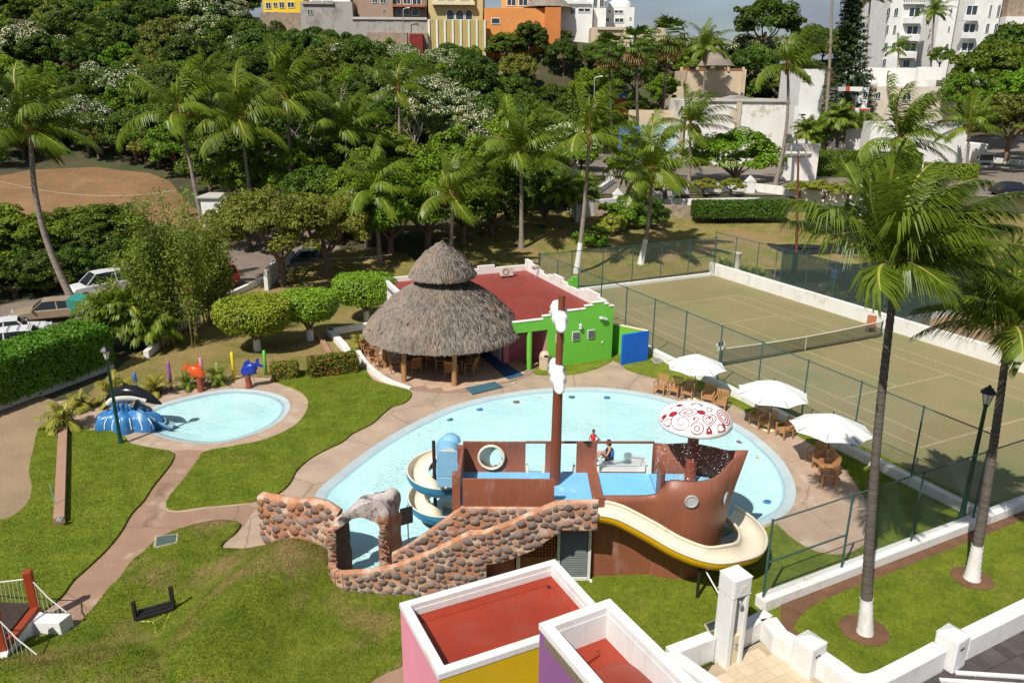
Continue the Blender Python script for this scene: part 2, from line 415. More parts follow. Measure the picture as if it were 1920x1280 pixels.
# ---- concrete round the pools, with the two basins left out
DECK = gpoly([(60, 760), (180, 740), (420, 690), (520, 690), (700, 640), (1000, 640), (1250, 690), (1420, 770), (1560, 840), (1650, 940), (1650, 1010), (1560, 1070), (1440, 1090), (1000, 1120), (700, 1150), (400, 1220), (60, 1250), (-60, 1220), (0, 900)], smooth=False)
sheet('pool_deck', [DECK, POOL1, POOL2], m_conc, 0.0)
m_blue_rim = mat('pale_blue_rim', (.42, .50, .52), .6, .08, 1.5, world=True, col2=(.36, .45, .50), c2lo=.5, c2hi=.7, c2scale=.8)
m_poolfloor = mat('pool_floor_paint', (.64, .89, .90), .5, .05, .35, .05, 2.2, world=True, col2=(.58, .85, .88), c2lo=.42, c2hi=.62, c2scale=.45)
m_tile = mat('pool_stripe', (.40, .62, .72), .5, .06, 2, world=True)
def pool(poly, rim, depth):
    b = MB(); n = len(poly); loops = [(shrink(poly, d), z) for d, z in rim]
    for (pa, za), (pb, zb), m in zip(loops, loops[1:], [0, 0, 2, 1, 1]):
        vs = [(p.x, p.y, za) for p in pa]+[(p.x, p.y, zb) for p in pb]
        b.add(vs, [(i, (i+1) % n, n+(i+1) % n, n+i) for i in range(n)], m, True)
    last, zl = loops[-1]
    o = b.build('pool_basin', [m_blue_rim, m_poolfloor, m_tile]); o['kind'] = 'structure'
    sheet('pool_floor', [last], m_poolfloor, zl)
    return o
pool(POOL2, [(0, 0), (.26, -.05), (.40, -.075), (.48, -.085), (.9, -.15), (1.3, -.2)], .3)
pool(POOL1, [(0, 0), (.22, -.05), (.35, -.08), (.42, -.09), (.8, -.14), (1.1, -.17)], .2)
def water_mat():
    m = bpy.data.materials.new('pool_water'); m.use_nodes = True; N = m.node_tree.nodes; K = m.node_tree.links.new; N.remove(N['Principled BSDF'])
    g = N.new('ShaderNodeNewGeometry'); mp_ = N.new('ShaderNodeMapping'); mp_.inputs['Rotation'].default_value = (0, 0, .5); mp_.inputs['Scale'].default_value = (1, 1.3, 1); K(g.outputs['Position'], mp_.inputs['Vector'])
    a = N.new('ShaderNodeTexNoise'); a.inputs['Scale'].default_value = 6.0; a.inputs['Detail'].default_value = 4; a.inputs['Distortion'].default_value = 1.2
    c = N.new('ShaderNodeTexVoronoi'); c.inputs['Scale'].default_value = 4.5; c.feature = 'SMOOTH_F1'
    K(mp_.outputs[0], a.inputs['Vector']); K(mp_.outputs[0], c.inputs['Vector'])
    ad = N.new('ShaderNodeMath'); ad.operation = 'MULTIPLY_ADD'; ad.inputs[1].default_value = .35; K(c.outputs['Distance'], ad.inputs[0]); K(a.outputs['Fac'], ad.inputs[2])
    pn = N.new('ShaderNodeTexNoise'); pn.inputs['Scale'].default_value = .35; pn.inputs['Detail'].default_value = 3; K(g.outputs['Position'], pn.inputs['Vector'])
    pr = N.new('ShaderNodeMapRange'); pr.inputs['From Min'].default_value = .36; pr.inputs['From Max'].default_value = .66; pr.inputs['To Min'].default_value = .12; K(pn.outputs['Fac'], pr.inputs['Value'])
    pm = N.new('ShaderNodeMath'); pm.operation = 'MULTIPLY'; K(ad.outputs[0], pm.inputs[0]); K(pr.outputs[0], pm.inputs[1]); ad = pm
    bn = N.new('ShaderNodeBump'); bn.inputs['Strength'].default_value = 1.0; bn.inputs['Distance'].default_value = .03; K(ad.outputs[0], bn.inputs['Height'])
    fr = N.new('ShaderNodeFresnel'); fr.inputs['IOR'].default_value = 1.33; K(bn.outputs[0], fr.inputs['Normal'])
    tr = N.new('ShaderNodeBsdfTransparent'); tr.inputs['Color'].default_value = (.935, .985, .99, 1)
    gl = N.new('ShaderNodeBsdfGlossy'); gl.inputs['Roughness'].default_value = .04; K(bn.outputs[0], gl.inputs['Normal'])
    mx_ = N.new('ShaderNodeMixShader'); K(fr.outputs[0], mx_.inputs[0]); K(tr.outputs[0], mx_.inputs[1]); K(gl.outputs[0], mx_.inputs[2]); K(mx_.outputs[0], N['Material Output'].inputs['Surface'])
    return m
m_water = water_mat()
sheet('pool_water', [shrink(POOL2, .34)], m_water, -.07)
sheet('wading_pool_water', [shrink(POOL1, .24)], m_water, -.055)
# painted spots on the pool floor
m_spot = [mat('spot_'+n, c, .5, .05) for n, c in (('blue', (.05, .2, .5)), ('green', (.02, .22, .18)), ('yellow', (.6, .42, .04)), ('brown', (.22, .13, .13)))]
for i, (px, py, k) in enumerate([(677, 880, 0), (728, 846, 3), (781, 814, 2), (843, 787, 1), (899, 768, 0), (968, 754, 3), (1012, 745, 2), (1072, 745, 1), (1138, 746, 0), (1196, 748, 3), (1255, 764, 2), (1388, 829, 3), (1425, 859, 2), (1460, 897, 1), (1440, 942, 0), (1375, 815, 1)]):
    p = G(px, py, -.18); b = MB(); b.lathe([(0, .0), (.17, .0), (.19, -.02)], (p.x, p.y, -.135), 9)
    o = b.build('floor_spot', m_spot[k]); tag(o, 'painted %s spot on the pool floor near the edge' % ('blue', 'green', 'yellow', 'brown')[k], 'floor spot', 'painted spots round the big pool floor: '+('blue', 'green', 'yellow', 'brown')[k])
# ---- lawns: islands a few centimetres above the concrete
LAWN_A = gpoly([(147, 799), (170, 809), (205, 806), (232, 820), (245, 833), (290, 843), (324, 850), (322, 868), (302, 895), (285, 916), (270, 940), (246, 966), (226, 1000), (200, 1032), (165, 1066), (136, 1092), (112, 1124), (60, 1160), (0, 1190), (-120, 1200), (-120, 1020), (-40, 985), (20, 972), (52, 945), (60, 915), (55, 885), (62, 850), (75, 802), (110, 792)], n=4)
LAWN_B = gpoly([(384, 849), (440, 838), (500, 825), (556, 797), (578, 760), (563, 735), (512, 712), (560, 700), (620, 690), (676, 688), (700, 714), (745, 727), (768, 734), (770, 745), (757, 757), (735, 764), (715, 780), (697, 796), (660, 815), (640, 831), (610, 845), (580, 862), (556, 884), (545, 905), (530, 921), (512, 931), (480, 940), (440, 945), (380, 950), (330, 957), (312, 950), (320, 930), (345, 900), (370, 866)], n=4)
lawnC_px = [(450, 984), (425, 978), (390, 980), (350, 990), (312, 1004), (290, 1018), (266, 1040), (245, 1057), (225, 1085), (206, 1102), (190, 1125), (170, 1150), (130, 1185), (60, 1200), (-60, 1260), (-120, 1420), (300, 1480), (660, 1330), (690, 1284), (720, 1262), (757, 1246), (800, 1180), (780, 1120), (650, 1095), (625, 1070), (600, 1020), (510, 1028), (470, 1034), (440, 1033), (416, 1030), (420, 1018), (440, 1002)]
LAWN_C = gpoly(lawnC_px, n=4)
def seg_d(x, y, a, b):
    ax, ay = a; bx, by = b; t = max(0, min(1, ((x-ax)*(bx-ax)+(y-ay)*(by-ay))/((bx-ax)**2+(by-ay)**2))); return math.hypot(x-ax-t*(bx-ax), y-ay-t*(by-ay)), t
def mound(x, y):
    d, t = seg_d(x, y, (-7.0, 20.7), (-8.2, 16.4)); h = (1.30-.2*t)*math.exp(-(d/1.4)**2)
    d2, t2 = seg_d(x, y, (-9.5, 15.6), (-14, 15.0)); h = max(h, 1.1*math.exp(-(d2/1.5)**2))
    return h+.03*mnoise.noise(Vector((x*.8, y*.8, 0)))
sheet('lawn_by_wading_pool', [LAWN_A], m_lawn, .08, skirt=.11)
sheet('lawn_between_pools', [LAWN_B], m_lawn, .08, skirt=.11)
sheet('lawn_mound', [LAWN_C], m_mound, .08, step=.5, zf=mound, skirt=.13)
LAWN_D = gpoly([(1000, 700), (1035, 704), (1065, 703), (1100, 697), (1133, 685), (1146, 670), (1090, 640), (1020, 680)], n=4)
sheet('lawn_by_green_wall', [LAWN_D], m_lawn, .04, skirt=.06)
LAWN_E = [G(*p) for p in [(1100, 655), (1166, 683)]]+spline([G(*p) for p in [(1172, 692), (1200, 702), (1240, 712), (1290, 728), (1340, 745), (1385, 764), (1420, 782), (1480, 808), (1545, 848), (1585, 880), (1608, 912), (1628, 945), (1636, 980), (1625, 1015), (1600, 1035), (1560, 1041), (1520, 1031), (1482, 1008), (1456, 985), (1432, 992)]], 4)+[G(*p) for p in [(1385, 1030), (1100, 1060), (960, 1075), (950, 1280), (1240, 1290), (1452, 1180), (1960, 950), (1830, 940), (1225, 650)]]
sheet('lawn_beside_courts', [LAWN_E], m_lawn, .05, skirt=.07)
# pink concrete: the winding path and the wading pool's surround
PATH = gpoly([(330, 845), (388, 846), (370, 868), (340, 905), (310, 950), (335, 960), (400, 952), (450, 947), (492, 938), (470, 965), (450, 990), (400, 985), (320, 1008), (270, 1042), (220, 1096), (180, 1150), (140, 1185), (90, 1150), (110, 1120), (165, 1064), (230, 990), (290, 905), (326, 860)], n=4)
sheet('winding_path', [PATH], m_path, .006)
RING = gpoly([(145, 797), (180, 775), (250, 745), (330, 722), (430, 705), (510, 706), (566, 732), (582, 758), (560, 800), (500, 828), (440, 842), (385, 852), (330, 852), (285, 848), (240, 838), (225, 822), (200, 810), (165, 812)], n=4)
sheet('wading_pool_surround', [RING, shrink(POOL1, -.12)], m_pinkdeck, .004)
RDECK = gpoly([(1400, 790), (1440, 790), (1500, 815), (1560, 850), (1600, 890), (1636, 950), (1640, 1000), (1600, 1040), (1540, 1042), (1490, 1015), (1462, 985), (1490, 960), (1502, 925), (1495, 890), (1470, 850), (1440, 820)], n=4)
sheet('worn_pool_surround', [RDECK], m_pinkdeck, .004)
sheet('low_path', [gpoly([(640, 1340), (690, 1284), (724, 1262), (770, 1246), (800, 1300), (700, 1340)], n=3)], m_path, .012)
# dry lawn behind, sand at the left, parking gravel, dirt lot, slopes, roads
sheet('dry_lawn', [[GT(*p) for p in [(150, 752), (228, 690), (262, 660), (300, 640), (330, 600), (430, 545), (560, 505), (640, 470), (760, 480), (800, 500), (760, 600), (690, 640), (670, 690), (560, 702), (500, 712), (430, 706), (330, 722), (250, 742), (180, 768)]]], m_dry, .02, step=2.0, zf=Zt)
sheet('sandy_yard', [gpoly([(-160, 1040), (-20, 985), (30, 970), (58, 945), (64, 915), (60, 880), (72, 830), (90, 790), (130, 770), (60, 740), (-60, 770), (-250, 850)], n=3)], m_sand, .012)
sheet('gravel_lot', [[GT(*p) for p in [(-160, 700), (40, 640), (290, 640), (330, 600), (430, 545), (560, 505), (640, 468), (600, 430), (480, 440), (330, 520), (150, 545), (0, 575), (-160, 600)]]], m_gravel, -.02, step=2.0, zf=Zt)
DIRT_LOT = [GT(*p) for p in [(-60, 345), (60, 322), (180, 316), (280, 328), (320, 345), (350, 380), (400, 420), (430, 446), (380, 448), (320, 424), (250, 422), (120, 424), (40, 420), (-60, 400)]]
sheet('dirt_lot', [DIRT_LOT], m_dirt, .05, step=2.0, zf=Zt)
sheet('grass_slope', [[Vector(p) for p in [(-2, 60, 0), (6, 59.5, 0), (17.5, 65.5, 0), (30, 66, 0), (46, 60, 0), (60, 66, 0), (60, 82.6, 0), (-4, 82.4, 0), (-8, 72, 0)]]], m_slope, .0, step=1.0, zf=lambda x, y: Zt(x, y)+.12*mnoise.noise(Vector((x*.5, y*.5, 0)))*sstep(66, 70, y))
sheet('parking_court', [[Vector(p) for p in [(7, 84.2, 0), (80, 84.2, 0), (110, 100, 0), (110, 148, 0), (4, 148, 0), (2, 100, 0)]]], m_cobble, .04, step=6.0, zf=Zt)
# ================================================================ THE SHIP AND ITS SLIDES
RG = random.Random(7)
m_ship = mat('brown_hull_paint', (.255, .09, .052), .42, .16, 1.1, .06, 7, col2=(.33, .17, .13), c2lo=.56, c2hi=.74, c2scale=2.0, bump=.16, bscale=9, stretch=(1.6, 1.6, .35))
m_ship2 = mat('brown_post_paint', (.19, .055, .028), .4, .1, 2, .05, 9)
m_deckblue = mat('blue_deck_paint', (.20, .50, .76), .25, .1, 1.0, .03, 9, col2=(.42, .62, .74), c2lo=.60, c2hi=.72, c2scale=1.2)
m_cream = mat('cream_fibreglass', (.72, .66, .53), .33, .08, 1.5, .05, 8, col2=(.60, .52, .40), c2lo=.56, c2hi=.74, c2scale=2.2)
m_yel = mat('yellow_fibreglass', (.72, .40, .01), .32, .06, 2)
m_bluef = mat('blue_fibreglass', (.035, .20, .36), .35, .1, 2)
m_skyb = mat('sky_blue_fibreglass', (.22, .46, .66), .4, .08, 2, .04, 12)
m_white = mat('white_fibreglass', (.73, .73, .72), .35, .04, 2)
m_black = mat('black_steel', (.02, .02, .022), .4, .1, 3)
m_grey = mat('grey_metal', (.30, .30, .30), .45, .1, 3)
m_alu = mat('aluminium_louvre', (.13, .15, .14), .45, .08, 3, metal=.3)
DZ = 2.6
ship = thing('pirate_ship', 'brown pirate ship playhouse with mast standing in the big pool', 'play ship', (2.5, 22, 0))
# hull ring: outer stations with the height of their top edge
stn = [((2.52, 20.92), 2.95, 0), ((3.4, 20.98), 2.93, 0), ((4.35, 21.04), 2.93, 0), ((4.6, 20.98), 3.2, 0), ((4.85, 20.90), 3.52, 0), ((5.5, 20.80), 3.52, 0), ((6.1, 20.97), 3.52, 0), ((6.6, 21.4), 3.56, 0), ((6.95, 21.95), 3.66, .10),
       ((7.10, 22.36), 3.78, .55), ((6.98, 22.75), 3.66, .10), ((6.6, 23.08), 3.64, 0), ((6.0, 23.28), 3.66, 0), ((5.4, 23.33), 3.62, 0), ((4.72, 23.28), 3.6, 0)]
dense = spline([(a[0], a[1], t) for a, t, p in stn], 4); prow = [p.x for p in spline([(p, 0, 0) for a, t, p in stn], 4)]
hb = MB(); lv = [-.4, .6, 1.4, 2.1, 2.7, None]; nD = len(dense); cen = Vector((5.2, 22.1, 0)); OUT = []; INN = []
for i, d in enumerate(dense):
    t = (dense[min(i+1, nD-1)]-dense[max(i-1, 0)]); t.z = 0; t.normalize(); nn = Vector((t.y, -t.x, 0)); o_, i_ = [], []
    for k, z in enumerate(lv):
        zz = d.z if z is None else z; fr = max(0, (zz-.8)/3.0); base = Vector((d.x, d.y, zz)); inw = nn*(-.10*(1-min(1, zz/3)))
        p = base+inw+Vector((prow[i]*fr**1.6, prow[i]*.25*fr**1.6, 0)); o_.append(p); i_.append(p-nn*.11)
    OUT.append(o_); INN.append(i_)
nl = len(lv)
vs = [p for c in OUT for p in c]+[p for c in INN for p in c]; off = nD*nl; fs = []
for i in range(nD-1):
    for k in range(nl-1):
        a, b_ = i*nl+k, (i+1)*nl+k; fs += [(a, b_, b_+1, a+1), (off+a, off+a+1, off+b_+1, off+b_)]
    a, b_ = i*nl+nl-1, (i+1)*nl+nl-1; fs.append((a, b_, off+b_, off+a))
for e in (0, nD-1):
    for k in range(nl-1):
        a = e*nl+k; fs.append((a, a+1, off+a+1, off+a))
hb.add(vs, fs, 0, True); hull = hb.build('hull', m_ship, ship)
b = MB(); b.box((0.45, 23.22, 1.1), (4.2, .14, 2.95)); b.box((3.5, 23.22, 1.1), (1.9, .14, 2.95)); b.box((-1.62, 22.05, 1.1), (.14, 2.3, 2.95)); b.build('hull_wall', m_ship, ship)
b = MB(); b.box((-.67, 20.99, 1.05), (1.7, .14, 2.9)); b.box((1.37, 20.99, 2.28), (2.35, .14, .44)); b.box((.85, 20.99, .35), (1.4, .14, 1.3)); b.build('machine_room_wall', m_ship, ship)
# portholes
for px, py in ((1297, 942), (1359, 932)):
    best = None
    for i in range(nD):
        for z in (2.1, 2.3, 2.5, 2.7, 2.9):
            o_ = OUT[i]; p = Vector((o_[4].x, o_[4].y, z)); d = p-Vector((0, 0, CAM_H)); zc = d.dot(_F); e = (960+CAM_F*d.dot(_Rt)/zc-px)**2+(640-CAM_F*d.dot(_Up)/zc-py)**2
            if best is None or e < best[0]: best = (e, p, i)
    _, p, i = best; t = (dense[min(i+1, nD-1)]-dense[max(i-1, 0)]); t.z = 0; t.normalize(); n_ = Vector((t.y, -t.x, 0)); up = Vector((0, 0, 1))
    b = MB(); ring = [p+n_*.03+(t*math.cos(a)+up*math.sin(a))*.19 for a in [2*PI*k/18 for k in range(18)]]; b.tube(ring, .035, 6, closed=True); pr = b.build('porthole', mat('porthole_rim', (.36, .37, .37), .4, .06), ship)
    b = MB(); b.add([p+n_*.035+(t*math.cos(a)+up*math.sin(a))*.18 for a in [2*PI*k/18 for k in range(18)]], [tuple(range(18))]); b.build('pane', mat('porthole_pane', (.42, .43, .44), .25, .04), pr)
# decks
b = MB(); b.prism([(-1.55, 21.0), (2.55, 21.0), (2.55, 23.2), (-1.55, 23.2)], DZ-.15, DZ); b.build('deck', m_deckblue, ship)
b = MB(); b.prism([(2.9, 21.08), (4.45, 21.12), (4.62, 21.2), (4.62, 23.2), (2.9, 23.2)], DZ-.16, DZ-.02); b.build('deck', mat('blue_splash_deck', (.20, .54, .82), .12, .06, 1.2), ship)
b = MB(); b.prism([(4.64, 21.1), (5.5, 20.95), (6.1, 21.12), (6.55, 21.55), (6.85, 22.1), (6.9, 22.5), (6.5, 22.95), (5.9, 23.15), (4.64, 23.15)], DZ-.2, DZ-.01); b.build('deck', m_deckblue, ship)
b = MB(); b.box((2.72, 22.08, DZ-.02), (.34, 2.25, .18)); b.box((2.72, 20.98, DZ+.1), (.3, .16, .5)); b.build('cross_beam', m_ship, ship)
# bulwark panels, bulging outward
def panel(x0, x1, y, z0, z1, bulge, hole=None, nm='bulwark_panel'):
    b = MB(); nu, nv = (26, 16) if hole else (4, 8); th = .09
    def f(side):
        def g(a, c):
            return Vector((x0+(x1-x0)*a, y+bulge*math.sin(PI*c)*.6+bulge*c*.5+side*th, z0+(z1-z0)*c))
        return g
    A, B = f(-.5), f(.5); k = nv+1
    P = [A(i/nu, j/nv) for i in range(nu+1) for j in range(nv+1)]+[B(i/nu, j/nv) for i in range(nu+1) for j in range(nv+1)]; off = (nu+1)*k; fs = []
    def cut(i, j):
        if not hole: return False
        x = x0+(x1-x0)*(i+.5)/nu; z = z0+(z1-z0)*(j+.5)/nv; return (x-hole[0])**2+(z-hole[1])**2 < hole[2]**2
    for i in range(nu):
        for j in range(nv):
            if cut(i, j): continue
            a = i*k+j; fs += [(a, a+k, a+k+1, a+1), (off+a, off+a+1, off+a+k+1, off+a+k)]
            for di, dj, e in ((-1, 0, (a, a+1)), (1, 0, (a+k, a+k+1)), (0, -1, (a, a+k)), (0, 1, (a+1, a+k+1))):
                ii, jj = i+di, j+dj
                if not (0 <= ii < nu and 0 <= jj < nv) or cut(ii, jj): fs.append((e[0], e[1], off+e[1], off+e[0]))
    b.add(P, fs, 0, False); return b.build(nm, m_ship, ship)
panel(-1.6, .48, 23.2, DZ, 3.66, .12, (-.66, 3.16, .40))
panel(1.14, 1.5, 23.2, DZ, 3.66, .12); panel(2.18, 2.86, 23.2, DZ, 3.66, .12); panel(4.72, 5.0, 23.24, DZ, 3.64, .06)
panel(-1.47, 1.32, 20.93, DZ-.05, 3.55, -.05)
b = MB(); b.box((-1.6, 22.0, 3.1), (.1, 2.2, 1.0)); b.box((-1.72, 21.15, 2.6), (.16, .3, 2.0)); b.box((-1.66, 22.95, 3.35), (.2, .3, .55)); b.build('stern_panel', m_ship, ship)
b = MB(); b.tube([(.48, 23.25, 3.66), (4.75, 23.27, 3.68)], .045, 8); b.build('rail', m_ship2, ship)
b = MB(); b.box((4.72, 21.75, DZ+.48), (.16, .5, .96)); b.box((4.66, 21.28, DZ+.38), (.1, .2, 1.25)); b.build('bow_gate_pier', m_ship2, ship)
b = MB(); b.tube([Vector((-.66, 23.1, 3.16)), Vector((-.62, 23.5, 3.1)), Vector((-.5, 24.1, 2.8)), Vector((-.35, 24.7, 2.3))], [.42, .42, .42, .42], 22, cap=False); b.build('tunnel', mat('tunnel_fibreglass', (.5, .5, .46), .35, .08, 2), ship)
rg_ = [Vector((-.66+.42*math.cos(2*PI*k/22), 23.12, 3.16+.42*math.sin(2*PI*k/22))) for k in range(22)]
b = MB(); b.tube(rg_, .045, 6, closed=True); b.build('tunnel_rim', m_cream, ship)
for x in (.55, 1.08, 1.58, 2.12, 2.92, 4.58):
    b = MB(); b.box((x, 23.3, DZ+.02), (.1, .34, .34), taper=.7); b.build('slide_cheek', m_cream, ship, bevel=.02)
# mast
mx0 = Vector((1.43, 22.43, DZ)); b = MB()
b.tube([mx0, mx0+Vector((.02, 0, 3.9))], [.18, .15], 14); b.tube([mx0+Vector((.02, 0, 3.9)), mx0+Vector((.06, 0, 6.3))], [.115, .105], 12); mast = b.build('mast', m_ship2, ship)
b = MB(); b.lathe([(.0, 0), (.21, 0), (.21, .06), (.13, .08), (.0, .08)], (1.46, 22.43, DZ+3.95), 14); b.build('collar', m_ship2, mast)
def furled_sail(c, ln):
    b = MB(); rnd = random.Random(int(c[2]*10))
    def f(a, q):
        s = a*2-1; w_ = (math.sin(PI*a)**.5)*(.13+.19*(1-a)); th = 2*PI*q
        fold = 1+.13*math.sin(a*34+math.sin(th)*2)+.05*math.sin(a*71+th*3)
        x = w_*math.cos(th)*fold; z = w_*1.15*math.sin(th)*fold
        return Vector((c[0]+x+.10*(1-a)-.05, c[1]+s*ln/2, c[2]+z-.30*(s*s)+.25))
    b.grid(f, 60, 16); return b.build('furled_sail', mat('white_sail_cloth', (.80, .80, .80), .55, .05, 3), ship)
furled_sail((1.42, 23.0, 8.05), 2.7); furled_sail((1.40, 22.75, 6.2), 2.7)
# machine room: louvred door and brick lattice under the ramp
door = thing('louvred_door', 'grey louvred double door in the ship base under the stone ramp', 'door', (2.0, 20.85, 0))
b = MB(); b.box((1.50, 20.86, 1.05), (.09, .12, 2.1)); b.box((2.47, 20.86, 1.05), (.09, .12, 2.1)); b.box((1.98, 20.86, 2.07), (.88, .12, .07)); b.box((1.98, 20.86, .08), (.88, .12, .1)); b.build('frame', mat('door_frame_paint', (.62, .63, .60), .5, .06), door)
for k in range(22):
    b = MB(); b.box((1.98, 20.88, .2+k*.083), (.86, .012, .085), tilt=('X', -.6)); b.build('slat', m_alu, door)
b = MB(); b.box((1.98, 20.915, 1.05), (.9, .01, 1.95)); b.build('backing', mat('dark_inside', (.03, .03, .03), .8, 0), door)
b = MB(); b.tube([(2.55, 20.78, .12), (2.55, 20.72, .02)], .05, 8); b.build('drain_pipe', m_cream, door)
m_latt = mat('clay_lattice', (.30, .095, .045), .8, .15, 6)
lat = thing('lattice_vent', 'red clay lattice vent beside the louvred door', 'vent', (.9, 20.9, 1))
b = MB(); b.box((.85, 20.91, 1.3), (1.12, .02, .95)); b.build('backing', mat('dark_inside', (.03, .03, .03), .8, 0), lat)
for i in range(12): b = MB(); b.box((.32+i*.097, 20.86, 1.3), (.035, .08, .95)); b.build('upright', m_latt, lat)
for i in range(9): b = MB(); b.box((.85, 20.865, .86+i*.108), (1.1, .07, .035)); b.build('course', m_latt, lat)
b = MB(); b.box((.25, 20.88, 1.2), (.12, .1, 2.3)); b.build('post', m_cream, lat)
# ---- trough slides
def trough(path, r, th, mi, mo, name, label, sweep=(PI, 2*PI), tilt=None, parent=None, lip=.05):
    P = spline(path, 8); n = len(P); seg = 12; root = parent or thing(name, label, 'slide', tuple(P[-1].xy)+(0,))
    for rad, mm, nm in ((r, mi, 'trough'), (r+th, mo, 'shell')):
        b = MB(); vs = []
        for i, p in enumerate(P):
            d = (P[min(i+1, n-1)]-P[max(i-1, 0)]).normalized(); x = d.cross(Vector((0, 0, 1))).normalized(); y = x.cross(d); tl = tilt(i/(n-1)) if tilt else 0
            for k in range(seg+1):
                a = sweep[0]+(sweep[1]-sweep[0])*k/seg+tl; vs.append(p+x*math.cos(a)*rad+y*math.sin(a)*rad*.95)
        fs = [(i*(seg+1)+k, (i+1)*(seg+1)+k, (i+1)*(seg+1)+k+1, i*(seg+1)+k+1) for i in range(n-1) for k in range(seg)]
        b.add(vs, fs, 0, True); b.build(nm, mm, root)
    for e in (0, 1):
        b = MB(); pts = []
        for i, p in enumerate(P):
            d = (P[min(i+1, n-1)]-P[max(i-1, 0)]).normalized(); x = d.cross(Vector((0, 0, 1))).normalized(); y = x.cross(d); tl = tilt(i/(n-1)) if tilt else 0
            a = sweep[e]+tl; pts.append(p+x*math.cos(a)*(r+th/2)+y*math.sin(a)*(r+th/2)*.95)
        b.tube(pts, lip, 6); b.build('rim', mi, root)
    return root
ys = trough([(2.68, 20.55, 2.78), (3.3, 20.48, 2.66), (4.2, 20.30, 2.25), (5.1, 20.10, 1.80), (6.0, 20.05, 1.50), (6.75, 20.30, 1.40), (7.45, 20.85, 1.25), (7.85, 21.8, 1.12), (7.9, 22.8, .95), (7.8, 23.7, .75), (7.7, 24.6, .5)], .40, .035, m_cream, m_yel, 'curved_slide', 'cream and yellow trough slide sweeping round the ship bow', sweep=(PI*.98, PI*2.02))
b = MB(); b.tube([(5.72, 19.98, -.02), (5.72, 19.98, .98)], .05, 6); b.tube([(5.9, 19.95, 1.02), (6.5, 19.2, .1)], .025, 6, m=1); b.box((5.8, 20.0, 1.02), (.3, .08, .08)); b.build('support_leg', [m_black, m_white], ys)
sp = thing('spiral_slide', 'blue and cream spiral slide with hooded entrance at the ship stern', 'slide', (-2.8, 24.8, 0))
hel = []
for k in range(31):
    a = R(5)+k/30*R(800); hel.append(Vector((-2.72+.60*math.cos(a), 24.55+.60*math.sin(a), 2.42-2.42*k/30)))
trough(hel, .36, .03, m_cream, m_bluef, '', '', sweep=(PI*.93, PI*2.06), parent=sp, tilt=lambda t: .12, lip=.03)
b = MB(); b.tube([(-2.72, 24.55, -.3), (-2.72, 24.55, 3.05)], .065, 10); b.tube([(-1.88, 23.55, -.3), (-1.88, 23.55, 2.3)], .05, 8); b.tube([(-2.1, 23.6, 2.2), (-2.72, 24.55, 2.1)], .03, 6); b.build('steel_post', mat('dark_slide_post', (.035, .022, .03), .4, .1), sp)
def hoodf(a, q):
    th = PI*q; x = -2.1-.40*math.cos(th); z = 2.75+.62*math.sin(th)**.6
    y = 23.35+a*1.05; return Vector((x+a*-.12, y, z-.05*a))
b = MB(); b.grid(hoodf, 5, 16); 
b.box((-2.50, 23.85, 2.35), (.05, .95, .85)); b.box((-1.71, 23.85, 2.35), (.05, .95, .85))
b.box((-2.1, 23.37, 2.78), (.80, .04, .96)); b.box((-2.1, 23.36, 2.10), (.80, .06, .36)); b.build('entrance_hood', m_skyb, sp, bevel=.02)
b = MB(); b.lathe([(.36, 0), (.32, .12), (.2, .22), (.0, .26)], (-2.1, 24.3, 3.18), 16); b.build('hood_dome', m_skyb, sp)
# wide white slide at the back of the deck
ws = thing('wide_slide', 'wide white slide running from the ship deck down into the pool', 'slide', (3.9, 29, 0))
def wsf(a, q):
    y = 23.25+a*5.6; z = 2.6-2.45*(a**1.15)+.05*math.sin(a*PI*3); return Vector((2.95+q*1.55+a*.15, y, z))
b = MB(); b.grid(wsf, 24, 6); b.grid(lambda a, q: wsf(a, q)-Vector((0, 0, .12)), 24, 6, flip=True)
b.grid(lambda a, q: wsf(a, 0)-Vector((0, 0, .12*q)), 24, 1); b.grid(lambda a, q: wsf(a, 1)-Vector((0, 0, .12*q)), 24, 1, flip=True); b.grid(lambda a, q: wsf(1, a)-Vector((0, 0, .12*q)), 4, 1); b.build('chute', m_white, ws)
for e in (0, 1):
    b = MB(); b.grid(lambda a, q: wsf(a, e)+Vector(((.06 if e else -.06)*(1 if q > .5 else 0), 0, .30*math.sin(PI*min(q*1.5, 1)*.5))), 24, 3); b.tube([wsf(k/24, e)+Vector((.05 if e else -.05, 0, .3)) for k in range(25)], .05, 6); b.build('side_wall', m_white, ws)
for x, y, z in ((3.1, 25.2, 1.7), (4.5, 25.2, 1.7), (3.2, 27.4, .75), (4.6, 27.4, .75)):
    b = MB(); b.tube([(x, y, -.3), (x, y, z)], .05, 6); b.build('leg', m_grey, ws)
# ---- mushroom fountain
mush = thing('mushroom_fountain', 'white mushroom shower with red hearts and spirals on the bow deck', 'fountain', (5.86, 22.6, DZ))
b = MB(); b.tube([(5.86, 22.6, DZ-.05), (5.86, 22.6, 4.8)], [.19, .17], 14); b.build('stem', mat('red_brown_stem', (.26, .065, .035), .35, .1, 4), mush)
CX, CY, CZ, CRd = 5.86, 22.6, 4.74, 1.17
def capz(r): return CZ+.56*math.sqrt(max(0, 1-(r/CRd)**2))**.92 if r < CRd else CZ
prof = [(.0, .10), (.85, .03), (1.08, -.08), (1.14, -.08), (CRd, -.03)]+[(CRd*math.cos(a), .56*math.sin(a)**.92) for a in [R(6+84*k/14) for k in range(14)]]+[(.15, .556), (.13, .50), (.0, .48)]
b = MB(); b.lathe(prof, (CX, CY, CZ), 40); b.build('cap', mat('white_cap_paint', (.82, .82, .82), .28, .03), mush)
m_red = mat('dark_red_paint', (.32, .022, .03), .4, .06)
def capp(r, a, lift=.008): return Vector((CX+r*math.cos(a), CY+r*math.sin(a), capz(r)+lift))
